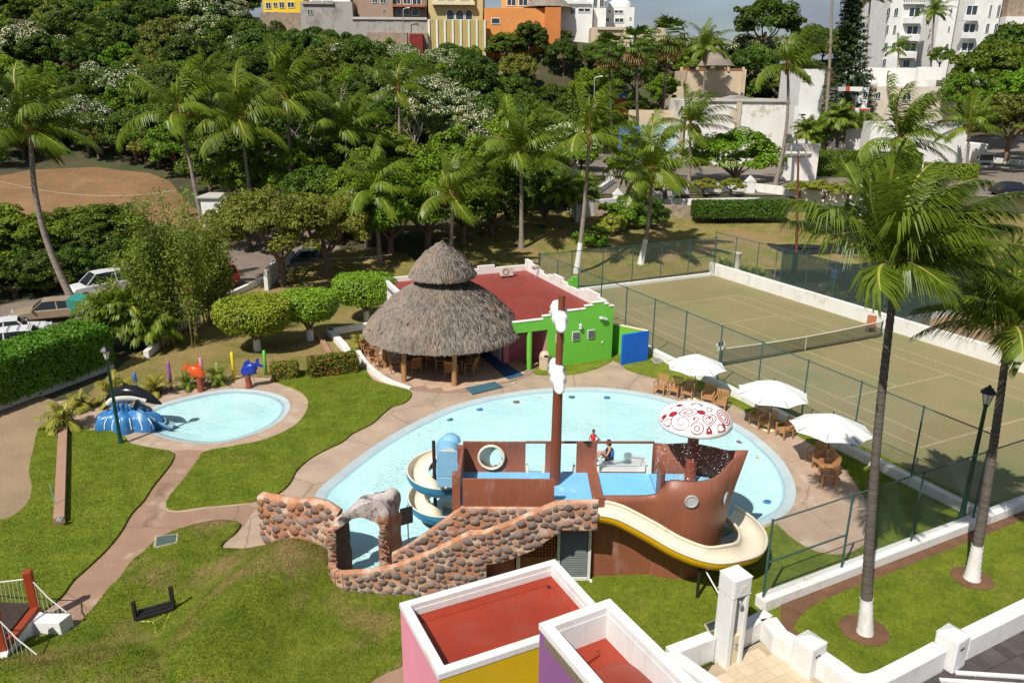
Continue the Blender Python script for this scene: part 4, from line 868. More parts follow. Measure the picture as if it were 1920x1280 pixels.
# ---- green building
BA = R(23.0); BU = Vector((math.cos(BA), math.sin(BA), 0)); BV = Vector((-math.sin(BA), math.cos(BA), 0))
FR = Vector((5.74, 41.98, 0))
def BP(t, k, z=0): return FR-BU*(6.15-t)+BV*k+Vector((0, 0, z))      # t along the front from the left, k backwards
gb = thing('green_building', 'lime green changing room building with stepped white parapet and red roof', 'building', FR)
m_green = mat('lime_green_wall', (.135, .46, .045), .7, .05, 1, .02, 12, bump=.05); m_pinkw = mat('rose_pink_wall', (.62, .21, .27), .7, .06, 2); m_whitew = mat('white_wall_paint', (.74, .74, .75), .7, .04, 2)
m_roof = mat('red_roof_coating', (.245, .04, .026), .55, .14, .5, .05, 9, col2=(.27, .075, .055), c2lo=.55, c2hi=.75, c2scale=.7, bump=.06)
b = MB(); b.prism([BP(.0, .12), BP(6.05, .12), BP(6.05, 12), BP(-4.2, 12), BP(-4.2, 6.8), BP(0, 6.8)], 2.45, 2.72, top=True); b.build('roof', m_roof, gb)
def fwall(t0, t1, k, z0, z1, m, nm, th=.18): b = MB(); b.extr([BP(t0, k, z0), BP(t1, k, z0), BP(t1, k, z1), BP(t0, k, z1)], BV*th); return b.build(nm, m, gb)
fwall(2.05, 6.15, 0, 0, 2.5, m_green, 'front_wall'); fwall(0, 2.05, 0, 2.25, 2.5, m_green, 'lintel')
fprof = [(0, 2.85), (1.75, 2.85), (1.75, 3.02), (2.2, 3.02), (2.2, 3.17), (4.0, 3.17), (4.0, 3.17), (4.35, 3.17), (4.35, 3.33), (4.8, 3.33), (4.8, 3.48), (5.5, 3.48), (5.5, 3.33), (5.82, 3.33), (5.82, 3.18), (6.15, 3.18)]
b = MB(); b.extr([BP(t, 0, z) for t, z in fprof]+[BP(6.15, 0, 2.5), BP(0, 0, 2.5)], BV*.18); b.build('front_parapet', m_green, gb)
def coping(pf, nm='parapet_coping'):
    for (t0, z0), (t1, z1) in zip(pf, pf[1:]):
        if t1-t0 > .02: b = MB(); a, c = BP(t0-.02, -.03, z0), BP(t1+.02, -.03, z1); b.extr([a, c, c+BV*.24, a+BV*.24], (0, 0, .05)); b.build(nm, m_wash, gb)
coping(fprof)
b = MB(); b.extr([BP(6.15, .18, 0), BP(6.15, 12, 0), BP(6.15, 12, 2.5), BP(6.15, .18, 2.5)], -BU*.18); b.build('side_wall', m_green, gb)
k = 0.18; kp = []
for h, ln in ((3.15, .6), (3.32, .8), (3.48, 1.6), (3.30, .7), (3.12, 1.3), (3.05, .5), (3.22, .6), (3.4, 1.3), (3.22, .7), (3.05, 1.0), (3.2, .6), (3.36, 1.2), (3.5, .92)):
    kp += [(k, h), (k+ln, h)]; k += ln
b = MB(); b.extr([BP(6.15, kk_, z) for kk_, z in kp]+[BP(6.15, 12, 2.5), BP(6.15, .18, 2.5)], -BU*.2); b.build('side_parapet', m_wash, gb)
b = MB(); b.extr([BP(-4.2, 12, 2.5), BP(6.15, 12, 2.5), BP(6.15, 12, 3.1), BP(3.6, 12, 3.1), BP(3.6, 12, 3.3), BP(2.4, 12, 3.3), BP(2.4, 12, 3.1), BP(-4.2, 12, 3.0)], -BV*.2); b.build('rear_parapet', m_wash, gb)
b = MB(); b.extr([BP(-4.2, 6.8, 0), BP(-4.2, 12, 0), BP(-4.2, 12, 3.0), BP(-4.2, 6.8, 3.0)], BU*.22); b.build('left_wall', m_whitew, gb)
b = MB(); b.extr([BP(6.3, 6.0, 2.2), BP(7.0, 6.0, 2.2), BP(7.0, 6.0, 3.45), BP(6.6, 6.0, 3.45), BP(6.6, 6.0, 3.25), BP(6.3, 6.0, 3.25)], BV*.25); b.build('buttress', m_green, gb)
b = MB(); b.extr([BP(6.16, 5.9, 0), BP(6.6, 5.9, 0), BP(6.6, 5.9, 3.0), BP(6.16, 5.9, 3.0)], BV*.3); b.build('buttress', m_green, gb)
# porch: column, pink walls, white side wall with louvres
b = MB(); p = BP(1.0, .12); b.lathe([(.15, 0), (.15, 2.25)], p, 14); b.build('round_column', m_green, gb)
b = MB(); b.extr([BP(2.06, .18, 0), BP(2.06, 2.2, 0), BP(2.06, 2.2, 2.45), BP(2.06, .18, 2.45)], BU*.05); b.build('porch_wall', m_pinkw, gb)
b = MB(); b.extr([BP(.0, 2.2, 0), BP(2.06, 2.2, 0), BP(2.06, 2.2, 2.45), BP(0, 2.2, 2.45)], BV*.1); b.build('porch_wall', m_pinkw, gb)
b = MB(); b.extr([BP(.05, 1.5, 0), BP(.35, 1.5, 0), BP(.35, 1.5, 2.25), BP(.05, 1.5, 2.25)], BV*.5); b.build('pink_pier', m_pinkw, gb)
b = MB(); b.extr([BP(0, 1.9, 0), BP(0, 6.8, 0), BP(0, 6.8, 2.45), BP(0, 1.9, 2.45)], BU*.15); b.build('west_wall', m_whitew, gb)
for j in range(2):
    for i in range(9):
        b = MB(); c = BP(-.03, 2.45+j*1.0, 1.15+i*.11); b.box(c, (.03, .82, .035), rz=BA, tilt=('Y', .5)); b.build('louvre_slat', m_alu, gb)
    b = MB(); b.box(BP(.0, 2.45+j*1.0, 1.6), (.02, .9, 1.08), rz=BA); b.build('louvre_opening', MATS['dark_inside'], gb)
for t0 in (2.55, 3.55, 4.52):
    b = MB(); b.extr([BP(t0, -.03, 1.42), BP(t0+.46, -.03, 1.42), BP(t0+.46, -.03, 1.94), BP(t0, -.03, 1.94)], BV*.06); wd = b.build('window', m_whitew, gb)
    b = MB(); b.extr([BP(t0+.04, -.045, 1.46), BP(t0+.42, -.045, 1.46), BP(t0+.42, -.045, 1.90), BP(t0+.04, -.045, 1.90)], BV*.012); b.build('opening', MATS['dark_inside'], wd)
    for i in range(5): b = MB(); b.box(BP(t0+.23, -.07, 1.50+i*.095), (.38, .012, .05), rz=BA, tilt=('X', -.5)); b.build('slat', mat('louvre_glass', (.14, .15, .15), .3, .05), wd)
b = MB(); c = BP(4.0, -.12, 2.2); b.box(c, (.12, .12, .18), rz=BA); b.lathe([(.0, .24), (.1, .12), (.1, .09), (0, .09)], c, 8); b.tube([c+Vector((0, 0, -.1)), BP(4.0, 0, 2.05)], .02, 6); b.build('wall_lantern', m_whitew, gb)
b = MB(); c = BP(5.45, -.12, 2.55); b.box(c, (.5, .2, .14), rz=BA+.2, tilt=('Y', .35)); b.build('flood_light', m_whitew, gb, bevel=.03)
b = MB(); b.box(BP(5.5, -.02, 1.12), (.09, .04, .14), rz=BA); b.build('socket_box', m_cream, gb)
tk = thing('gas_tank', 'rusty white gas tank lying on the red roof', 'tank', BP(.2, 9.5, 2.72)); c = BP(.2, 9.6, 3.12)
b = MB(); d = BU*.55; pts = [c-d*1.0, c-d*.95, c-d*.8, c+d*.8, c+d*.95, c+d]; b.tube(pts, [.05, .2, .28, .28, .2, .05], 14); b.build('tank_shell', mat('rusty_white_enamel', (.66, .62, .56), .5, .1, 3, col2=(.30, .10, .04), c2lo=.58, c2hi=.66, c2scale=3), tk)
b = MB(); b.box(c+Vector((0, 0, .3)), (.35, .12, .1), rz=BA); b.build('valve_cover', mat('rust', (.22, .07, .03), .8, .2, 8), tk)
for s in (-.35, .35): b = MB(); b.box(c+BU*s-Vector((0, 0, .34)), (.06, .3, .14), rz=BA); b.build('foot', m_grey, tk)
ac = thing('air_conditioner', 'weathered white air conditioner unit on the red roof', 'air conditioner', BP(3.9, 10.4, 2.72)); c = BP(3.9, 10.4, 3.15)
b = MB(); b.box(c, (.85, .4, .62), rz=BA); b.build('casing', mat('stained_casing', (.64, .6, .52), .5, .1, 4, col2=(.36, .22, .12), c2lo=.56, c2hi=.68, c2scale=4), ac, bevel=.02)
b = MB(); q = c-BV*.21+BU*-.15; b.tube([q+BU*(.2*math.cos(a))+Vector((0, 0, .2*math.sin(a))) for a in [2*PI*j/16 for j in range(16)]], .02, 5, closed=True); b.build('fan_grille', MATS['rust'], ac)
for s in (-.3, .3): b = MB(); b.box(c+BU*s-Vector((0, 0, .37)), (.05, .42, .12), rz=BA); b.build('foot', m_black, ac)
dsh = thing('satellite_dish', 'small white satellite dish on a stand at the roof edge', 'satellite dish', BP(5.6, 10, 2.72)); c = BP(5.7, 9.6, 3.35)
b = MB(); b.grid(lambda a, q: c+Matrix.Rotation(-.9, 3, 'X') @ Vector((.28*a*math.cos(2*PI*q), .28*a*math.sin(2*PI*q), .09*a*a)), 4, 16); b.build('dish', m_whitew, dsh); b = MB(); b.tube([c, c-Vector((0, 0, .6))], .02, 6); b.build('mast', m_whitew, dsh)
# screen walls right of the building
b = MB(); b.extr([Vector((6.2, 40.85, 0)), Vector((7.78, 41.7, 0)), Vector((7.78, 41.7, 1.80)), Vector((6.2, 40.85, 1.80))], Vector((-.07, .13, 0))); o = b.build('blue_screen_wall', mat('bright_blue_paint', (.005, .115, .55), .6, .05)); tag(o, 'bright blue screen wall beside the green building', 'wall')
sw = thing('green_screen_wall', 'low green wall with cream top running from the building to the blue wall', 'wall', (6.9, 42.5, 0)); a, c = BP(6.2, 1.9), Vector((7.72, 41.75, 0))
b = MB(); b.bar(a+Vector((0, 0, .88)), c+Vector((0, 0, .88)), .14, 1.76); b.build('wall', m_green, sw); b = MB(); b.bar(a+Vector((0, 0, 1.79)), c+Vector((0, 0, 1.79)), .2, .06); b.build('coping', mat('cream_paint', (.72, .62, .38), .7, .05), sw)
# trash bin, kids table
def trash(p):
    t = thing('trash_bin', 'beige hexagonal trash bin with domed lid by the porch', 'trash bin', p); m = mat('beige_concrete_bin', (.58, .45, .32), .75, .08, 4, .06, 20)
    b = MB(); b.lathe([(0, .02), (.30, .02), (.30, .68), (.32, .68), (.32, .78), (0, .78)], p, 6, smooth=False); b.build('bin_body', m, t)
    b = MB(); b.lathe([(.30, .80), (.27, .95), (.16, 1.05), (0, 1.08)], p, 8, smooth=True); b.build('lid', m, t); b = MB(); b.box((p.x+.05, p.y-.27, .86), (.2, .06, .1)); b.build('slot', m_black, t)
trash(G(1021, 692))
kt = thing('childrens_table', 'white childrens table with red and yellow legs under the palapa', 'table', BP(-.9, 4.3)); c = BP(-.75, 4.3)
b = MB(); b.box(c+Vector((0, 0, .56)), (.6, 1.4, .04), rz=BA); b.build('table_top', m_whitew, kt)
for sx, sy, cc_ in ((-.25, -.6, (.7, .4, .02)), (.25, -.6, (.35, .03, .1)), (-.25, .6, (.35, .03, .1)), (-.25, 0, (.7, .4, .02)), (.25, .6, (.7, .4, .02))):
    b = MB(); b.box(c+BU*sx+BV*sy+Vector((0, 0, .28)), (.06, .06, .54), rz=BA); b.build('leg', mat('leg_paint_%d' % int(cc_[1]*100), cc_, .5, .05), kt)
# ---- wooden armchairs and tables
m_teak = mat('teak', (.40, .20, .085), .55, .2, 5, .12, 40, rnd=.12, stretch=(1, 1, .4)); m_teak2 = mat('dark_teak', (.16, .075, .035), .5, .2, 5, .12, 40)
def make_chair():
    t = thing('armchair', 'x', 'chair', (0, 0, 0), 'wooden armchairs'); z = .42
    for sx in (-.27, .27):
        b = MB(); b.bar((sx, -.25, 0), (sx, -.25, .63), .05, .05); b.build('leg', m_teak, t)
        b = MB(); b.bar((sx, .27, 0), (sx, .22, .43), .05, .05); b.bar((sx, .22, .43), (sx, .34, .92), .045, .05); b.build('leg', m_teak, t)
        b = MB(); b.bar((sx, -.30, .645), (sx, .28, .66), .065, .03); b.build('armrest', m_teak, t)
    for k in range(6): b = MB(); b.box((0, -.22+k*.088, z), (.5, .072, .022)); b.build('seat_slat', m_teak, t)
    b = MB(); b.bar((-.27, -.25, .36), (.27, -.25, .36), .03, .06); b.build('seat_rail', m_teak, t); b = MB(); b.bar((-.27, .23, .36), (.27, .23, .36), .03, .06); b.build('seat_rail', m_teak, t)
    b = MB(); b.bar((-.27, .335, .91), (.27, .335, .91), .03, .11); b.build('top_rail', m_teak, t); b = MB(); b.bar((-.26, .235, .50), (.26, .235, .50), .03, .05); b.build('back_rail', m_teak, t)
    for k in range(6): x = -.19+k*.076; b = MB(); b.bar((x, .24, .52), (x, .33, .88), .04, .016, up=(0, 1, 0)); b.build('back_slat', m_teak, t)
    return t
CH0 = make_chair(); _first = [True]
def chair(p, face, label):
    """face: direction the sitter looks, degrees clockwise from +Y"""
    rz = R(180-face); z = p.z
    if _first[0]: _first[0] = False; put(CH0, p, rz); CH0['label'] = label; return CH0
    return copy_tree(CH0, p, rz, None, label)
FZ = .05
for px, py, fc, lb in ((690, 664, 115, 'rearmost of the row at the left edge of the palapa'), (697, 676, 115, 'in the middle of the row at the left edge of the palapa'), (707, 689, 110, 'nearest of the row at the left edge of the palapa'),
        (741, 697, 70, 'left of the left round table under the palapa'), (778, 698, 330, 'with its back to the pool at the left round table'), (796, 690, 285, 'right of the left round table under the palapa'), (765, 676, 170, 'behind the left round table'),
        (826, 694, 80, 'left of the right round table under the palapa'), (847, 706, 20, 'right behind the palapa post with the sign'), (884, 700, 290, 'right front of the right round table, arm towards the mat'), (887, 682, 240, 'right rear of the right round table'), (857, 672, 180, 'behind the right round table'), (808, 664, 150, 'in the shade at the back of the palapa'), (718, 655, 180, 'at the back left of the palapa floor'), (742, 652, 190, 'in the shade behind the left palapa post')):
    q = G(px, py, FZ); chair(q, fc, 'wooden armchair '+lb)
def round_table(px, py, lb):
    p = G(px, py, FZ); t = thing('round_table', lb, 'table', p, 'round palapa tables')
    b = MB(); b.lathe([(0, .71), (.62, .71), (.65, .725), (.65, .745), (.62, .76), (0, .76)], p, 24); b.build('table_top', m_teak2, t)
    for k in range(4): a = PI/4+k*PI/2; b = MB(); b.bar(p+Vector((.42*math.cos(a), .42*math.sin(a), 0)), p+Vector((.36*math.cos(a), .36*math.sin(a), .71)), .06, .06); b.build('leg', m_teak, t)
round_table(772, 694, 'dark round wooden table at the left under the palapa'); round_table(857, 694, 'dark round wooden table at the right under the palapa'); round_table(815, 655, 'dark round wooden table in the shade at the palapa back')
# ================================================================ TENNIS COURTS, FENCES, POOLSIDE SEATS, PEOPLE
m_court = mat('worn_court_surface', (.24, .20, .095), .9, .10, .25, .10, 10, world=True, col2=(.165, .185, .07), c2lo=.50, c2hi=.70, c2scale=.16, bump=.08)
m_court2 = mat('clay_court_surface', (.30, .185, .10), .9, .10, .3, .08, 9, world=True)
m_line = mat('faded_line_paint', (.36, .30, .18), .8, .15, 3, world=True)
m_fence = mat('green_fence_pipe', (.04, .09, .085), .5, .15, 3, .1, 20)
def STp(l, z): return [ST(s, t, z) for s, t in l]
sheet('tennis_court', [STp([(-5.1, -3.05), (-5.1, 13.6), (29.6, 13.6), (29.6, -3.05)], 0)], m_court, .03)
def line(s0, t0, s1, t1, w_=.055):
    a, b_ = ST(s0, t0), ST(s1, t1); d = (b_-a).normalized()*w_; n = Vector((-d.y, d.x, 0)); a -= d; b_ += d
    b = MB(); b.add([(p.x, p.y, .036) for p in (a-n, b_-n, b_+n, a+n)], [(0, 1, 2, 3)]); o = b.build('court_line', m_line); o['kind'] = 'structure'; return o
Lc = 23.77; ln_ = [line(0, 0, 0, 10.97), line(Lc, 0, Lc, 10.97), line(.1, 0, Lc-.1, 0), line(.1, 10.97, Lc-.1, 10.97), line(.1, 1.37, Lc-.1, 1.37), line(.1, 9.6, Lc-.1, 9.6), line(5.485, 1.5, 5.485, 9.5), line(18.285, 1.5, 18.285, 9.5), line(5.6, 5.485, 18.2, 5.485)]
def low_wall(name, label, a, b_, wd, h, m=None):
    b = MB(); b.bar(a+Vector((0, 0, h/2-.05)), b_+Vector((0, 0, h/2-.05)), wd, h+.1); o = b.build(name, m or m_wash, None, .03); return tag(o, label, 'wall')
low_wall('court_kerb', 'low white kerb wall between the lawn and the tennis court', ST(29.9, -3.2), ST(-5.1, -3.35), .32, .45)
low_wall('court_kerb', 'low white kerb at the far end of the tennis court', ST(29.75, -2.9), ST(29.75, 13.2), .22, .28)
low_wall('court_wall', 'tall white wall along the right side of the tennis court', ST(30.4, 13.75), ST(-6, 13.75), .3, 1.0)
low_wall('fence_kerb', 'white kerb wall under the front fence beside the planter', ST(-5.35, -14.2), ST(-4.85, 13.5), .42, .42)
low_wall('far_court_kerb', 'white kerb at the end of the second court', ST(13.35, 14.1), ST(13.35, 34), .25, .45)
sheet('second_court', [STp([(-8, 14.2), (-8, 34), (13.2, 34), (13.2, 14.2)], 0)], m_court2, .03)
# net
net = thing('tennis_net', 'sagging tennis net with white band across the court', 'net', ST(11.885, 5.5))
def netz(t): return 1.05-.14*math.sin(PI*(t+.9)/12.8)
def mesh_mat(name, col, axis, period, wire, zper=None, veil=0.0):
    m = bpy.data.materials.new(name); m.use_nodes = True; N = m.node_tree.nodes; K = m.node_tree.links.new; b = N['Principled BSDF']; b.inputs['Base Color'].default_value = (*col, 1); b.inputs['Roughness'].default_value = .6
    g = N.new('ShaderNodeNewGeometry'); dp = N.new('ShaderNodeVectorMath'); dp.operation = 'DOT_PRODUCT'; dp.inputs[1].default_value = axis; K(g.outputs['Position'], dp.inputs[0]); sx = N.new('ShaderNodeSeparateXYZ'); K(g.outputs['Position'], sx.inputs[0])
    def mth(op, a, c, d=None):
        q = N.new('ShaderNodeMath'); q.operation = op
        for i, s in enumerate((a, c, d)):
            if s is None: continue
            if isinstance(s, (int, float)): q.inputs[i].default_value = s
            else: K(s, q.inputs[i])
        return q.outputs[0]
    A = dp.outputs['Value']; Z = sx.outputs['Z']
    if zper: p1, p2 = mth('DIVIDE', A, period), mth('DIVIDE', Z, zper)
    else: p1, p2 = mth('DIVIDE', mth('ADD', A, Z), period), mth('DIVIDE', mth('SUBTRACT', A, Z), period)
    w1, w2 = mth('LESS_THAN', mth('FRACT', p1, None), wire), mth('LESS_THAN', mth('FRACT', p2, None), wire)
    f = mth('MAXIMUM', mth('MAXIMUM', w1, w2), veil)
    tr = N.new('ShaderNodeBsdfTransparent'); ms = N.new('ShaderNodeMixShader'); K(f, ms.inputs[0]); K(tr.outputs[0], ms.inputs[1]); K(b.outputs[0], ms.inputs[2]); K(ms.outputs[0], N['Material Output'].inputs['Surface']); return m
m_linkU = mesh_mat('chain_link_across', (.10, .17, .16), tuple(U), .085, .09); m_linkV = mesh_mat('chain_link_along', (.10, .17, .16), tuple(V), .085, .09)
m_netm = mesh_mat('net_cord', (.02, .02, .02), tuple(U), .05, .3, .05)
m_shadeV = mesh_mat('shade_cloth_along', (.010, .018, .017), tuple(V), .04, .3, .04, .55); m_shadeU = mesh_mat('shade_cloth_across', (.016, .032, .030), tuple(U), .04, .3, .04, .5)
ts = [-.9+12.8*k/24 for k in range(25)]
b = MB(); b.grid(lambda a, q: ST(11.885, ts[round(a*24)], .06+(netz(ts[round(a*24)])-.06)*q), 24, 1); b.build('net_cords', m_netm, net)
b = MB(); b.tube([ST(11.885, t, netz(t)) for t in ts], .035, 6); b.build('net_band', mat('net_band_white', (.62, .56, .45), .7, .08), net)
b = MB(); b.tube([ST(11.885, t, .07) for t in ts], .03, 5); b.build('bottom_cord', m_black, net)
b = MB(); b.box(ST(11.88, 5.485, .46), (.05, .02, .88), rz=AU); b.build('centre_strap', MATS['net_band_white'], net)
for t in (-.95, 11.95): b = MB(); b.tube([ST(11.885, t, 0), ST(11.885, t, 1.1)], .05, 8); b.build('net_post', m_fence, net)
sc = thing('score_stand', 'small white and black score stand by the near net post', 'score stand', ST(11.7, -1.2)); c = ST(11.7, -1.25)
b = MB(); b.tube([c, c+Vector((0, 0, 1.3))], .03, 6); b.build('post', m_grey, sc); b = MB(); b.box(c+Vector((0, 0, 1.2)), (.36, .08, .2), rz=AU); b.build('base_board', m_white, sc)
for k in range(5): b = MB(); b.box(c+U*(-.24+k*.12)+Vector((0, 0, 1.42+.03*(k % 2))), (.09, .06, .2), rz=AU); b.build('number_card', m_black if k % 2 else m_white, sc)
# fences
def fence(name, label, a, b_, n, z0, H, mlink, zmid=None, cloth=None, skip=()):
    t = thing(name, label, 'fence', a); d = (b_-a)/n
    for k in range(n+1):
        p = a+d*k; b = MB(); b.tube([p+Vector((0, 0, z0-.1)), p+Vector((0, 0, z0+H+.06))], .036, 8); b.build('post', m_fence, t)
    for k in range(n):
        p, q = a+d*k, a+d*(k+1)
        b = MB(); b.tube([p+Vector((0, 0, z0+H)), q+Vector((0, 0, z0+H))], .025, 7); b.build('top_rail', m_fence, t)
        b = MB(); b.add([p+Vector((0, 0, z0+.03)), q+Vector((0, 0, z0+.03)), q+Vector((0, 0, z0+H-.02)), p+Vector((0, 0, z0+H-.02))], [(0, 1, 2, 3)]); b.build('wire_mesh', mlink, t)
        if cloth and cloth[0] <= k < cloth[1]:
            o_ = Vector((.04, .04, 0)); b = MB(); b.add([p+o_+Vector((0, 0, z0+.03)), q+o_+Vector((0, 0, z0+.03)), q+o_+Vector((0, 0, z0+H-.05)), p+o_+Vector((0, 0, z0+H-.05))], [(0, 1, 2, 3)]); b.build('shade_cloth', cloth[2], t)
        if k in (zmid or ()): b = MB(); b.tube([p+Vector((0, 0, z0+H*.48)), q+Vector((0, 0, z0+H*.48))], .03, 6); b.build('mid_rail', m_fence, t)
    return t
fence('wire_fence', 'green chain link fence between the pool lawn and the court', ST(29.7, -3.1), ST(-4.95, -3.35), 12, .4, 2.95, m_linkV)
fence('wire_fence', 'green chain link fence at the far end of the court below the slope', ST(29.75, -3.0), ST(29.75, 13.6), 6, .25, 2.95, m_linkU, zmid=(5,))
fence('wire_fence', 'green chain link fence on the wall beside the plant nursery', ST(30.2, 13.85), ST(-5, 13.85), 14, .95, 2.6, m_linkV, zmid=(0,), cloth=(3, 8, m_shadeV))
fence('wire_fence', 'green chain link fence at the front beside the two tall palms', ST(-5.35, -14.1), ST(-5.0, 2.6), 5, .32, 2.68, m_linkU, zmid=(0,))
fence('wire_fence', 'green screened fence at the end of the second court', ST(13.35, 14.2), ST(13.35, 32), 6, .4, 3.2, m_linkU, cloth=(0, 6, m_shadeU))
tk_ = thing('light_mast', 'tall rusty red light mast with floodlights beside the court', 'light mast', G(1483, 553)); c = G(1483, 553); tp = VY(1497, 292, c.y)
b = MB(); b.tube([c, c+Vector((0, 0, 3.4))], .2, 10); b.build('lower_pole', m_lampg, tk_); b = MB(); b.tube([c+Vector((0, 0, 3.4)), tp], [.11, .08], 8); b.build('upper_pole', mat('rust_red_pole', (.16, .045, .028), .6, .15), tk_)
b = MB(); b.bar(tp+Vector((-.9, 0, -.1)), tp+Vector((.9, 0, -.1)), .08, .08); b.build('cross_arm', m_grey, tk_)
for x in (-.8, -.35, .2, .7): b = MB(); b.box(tp+Vector((x, -.1, .12)), (.38, .3, .28), tilt=('X', .5)); b.build('flood_light', mat('flood_casing', (.45, .45, .43), .4, .1), tk_, bevel=.03)
cc = thing('brown_court_chair', 'tan wicker chair with grey metal legs on the tennis court', 'chair', ST(12.9, 12.3)); c = ST(12.9, 12.2)
b = MB(); b.box(c+Vector((0, 0, .42)), (.55, .5, .06), rz=.2); b.build('seat', mat('tan_wicker', (.34, .13, .05), .7, .15, 8), cc); b = MB(); b.box(c+Vector((.12, .22, .75)), (.55, .06, .65), rz=-.6, tilt=('X', -.15)); b.build('backrest', MATS['tan_wicker'], cc, bevel=.03)
for sx, sy in ((-.24, -.22), (.24, -.22), (-.24, .22), (.24, .22)): b = MB(); b.tube([c+Vector((sx, sy, 0)), c+Vector((sx, sy, .42))], .02, 6); b.build('leg', m_grey, cc)
for sx in (-.28, .28): b = MB(); b.tube([c+Vector((sx, -.22, .42)), c+Vector((sx, -.22, .64)), c+Vector((sx, .2, .64))], .02, 6); b.build('armrest', m_grey, cc)
# parasols
m_canvas = mat('white_canvas', (.80, .80, .79), .8, .03, 2, trans=.18); m_ubase = mat('cream_parasol_base', (.66, .54, .33), .6, .06)
def parasol(p, H, r, rot, tilt, label):
    t = thing('parasol', label, 'parasol', p, 'white poolside parasols'); nseg = 8; b = MB(); rows = 4
    mt = Matrix.Translation(p+Vector((0, 0, H))) @ Matrix.Rotation(tilt[0], 4, 'X') @ Matrix.Rotation(tilt[1], 4, 'Y')
    vs = [mt @ Vector((0, 0, .0))]; ns = nseg*2
    for i in range(1, rows+1):
        for k in range(ns):
            a = rot+2*PI*k/ns; f = i/rows; w_ = 1-(k % 2); rr = r*f*(math.cos(PI/nseg)+(1-math.cos(PI/nseg))*w_)*(1-.035*(1-w_)*f); z = -.66*f**1.06-.035*(1-w_)*f*(1-f)*4+.02*(1-w_)*f*f
            vs.append(mt @ Vector((rr*math.cos(a), rr*math.sin(a), z)))
    fs = [(0, 1+k, 1+(k+1) % ns) for k in range(ns)]
    for i in range(rows-1):
        for k in range(ns): a, c = 1+i*ns+k, 1+i*ns+(k+1) % ns; fs.append((a, a+ns, c+ns, c))
    b.add(vs, fs, 0, False); b.build('canopy', m_canvas, t)
    b = MB(); b.lathe([(0, .14), (.06, .14)], p, 8)
    b = MB(); b.tube([p+Vector((0, 0, .1)), p+Vector((0, 0, .85))], .032, 8, m=0); b.tube([p+Vector((0, 0, .85)), p+Vector((0, 0, H+.09))], .025, 8, m=1); b.build('pole', [m_ubase, m_black], t)
    b = MB(); b.lathe([(0, .0), (.33, .0), (.33, .05), (.22, .13), (.06, .17), (0, .17)], p, 18); b.build('base', m_ubase, t)
    for k in range(nseg):
        a = rot+2*PI*k/nseg; q = mt @ Vector((.98*r*math.cos(a), .98*r*math.sin(a), -.63)); b = MB(); b.bar(mt @ Vector((0, 0, -.06)), q, .02, .02); b.build('rib', m_black, t)
parasol(G(1300, 748), 2.42, 1.5, .35, (0, 0), 'white parasol nearest the green building, chairs either side')
parasol(G(1441, 805), 2.42, 1.62, .1, (0.02, 0), 'white parasol in the middle of the three by the pool')
parasol(G(1548, 876), 2.42, 1.65, .3, (-.03, .03), 'white parasol nearest the tall palm, with palm shadows on it')
for px, py, fc, lb in ((1238, 738, 215, 'leftmost under the first parasol'), (1264, 742, 215, 'second from the left under the first parasol'), (1290, 748, 215, 'just left of the first parasol pole'), (1327, 757, 210, 'just right of the first parasol pole'), (1350, 768, 210, 'at the right end of the first parasol row'),
        (1420, 797, 235, 'in shade left of the middle parasol'), (1437, 807, 235, 'in shade against the middle parasol pole'), (1470, 820, 250, 'sunlit right of the middle parasol'), (1527, 868, 245, 'in shade left of the third parasol'), (1540, 880, 250, 'in shade against the third parasol pole'), (1551, 893, 270, 'facing the pool just beyond the third parasol'), (1551, 913, 285, 'nearest the front fence, alone in the sun')):
    chair(G(px, py), fc, 'wooden armchair '+lb)
lamp_post(G(1802, 975), 5.1, 'dark green lamp post by the fence between the tall palms', 1.15)
# flat covers in the grass
def cover(pts, label, name='manhole_cover', fr=(.42, .36, .26), pl=(.07, .11, .10)):
    P = [G(*q, .06) for q in pts]; c = sum(P, Vector())/4; t = thing(name, label, 'manhole cover', c)
    b = MB(); b.prism([c+(p-c)*1.14 for p in P], .06, .105); b.build('frame', mat('cover_frame', fr, .8, .15, 5), t); b = MB(); b.prism([c+(p-c)*.93 for p in P], .09, .118); b.build('plate', mat('cover_plate_%d' % int(pl[0]*1000), pl, .6, .2, 6), t)
cover([(293, 1008), (332, 1003), (330, 1018), (291, 1027)], 'grey green manhole cover in the lawn beside the path')
cover([(1222, 674), (1240, 671), (1247, 677), (1229, 682)], 'grey drain cover beside the blue wall', pl=(.2, .2, .19))
cover([(1322, 1172), (1352, 1160), (1360, 1172), (1330, 1186)], 'dark manhole cover in the grass by the shower column', pl=(.03, .045, .045))
# ---- people: one skinned body each
def body(name, verts, edges, radii, m, parent, root=0, lv=2):
    me = bpy.data.meshes.new(name); me.from_pydata(verts, edges, []); me.materials.append(m); o = link(name, me, parent)
    sk = o.modifiers.new('skin', 'SKIN'); sk.use_smooth_shade = True
    for v, r in zip(me.skin_vertices[0].data, radii): v.radius = (r, r); v.use_root = False
    me.skin_vertices[0].data[root].use_root = True
    o.modifiers.new('sub', 'SUBSURF').levels = lv; o.modifiers['sub'].render_levels = lv
    return o
m_skin = mat('brown_skin', (.17, .075, .042), .5, .05); m_skin2 = mat('tan_skin', (.42, .22, .14), .5, .05); m_hair = mat('black_hair', (.012, .01, .01), .45, .1); m_vest = mat('red_vest', (.62, .012, .02), .6, .05); m_suit = mat('navy_swimsuit', (.012, .02, .05), .5, .1); m_suitb = mat('blue_swim_panel', (.02, .13, .35), .5, .08)
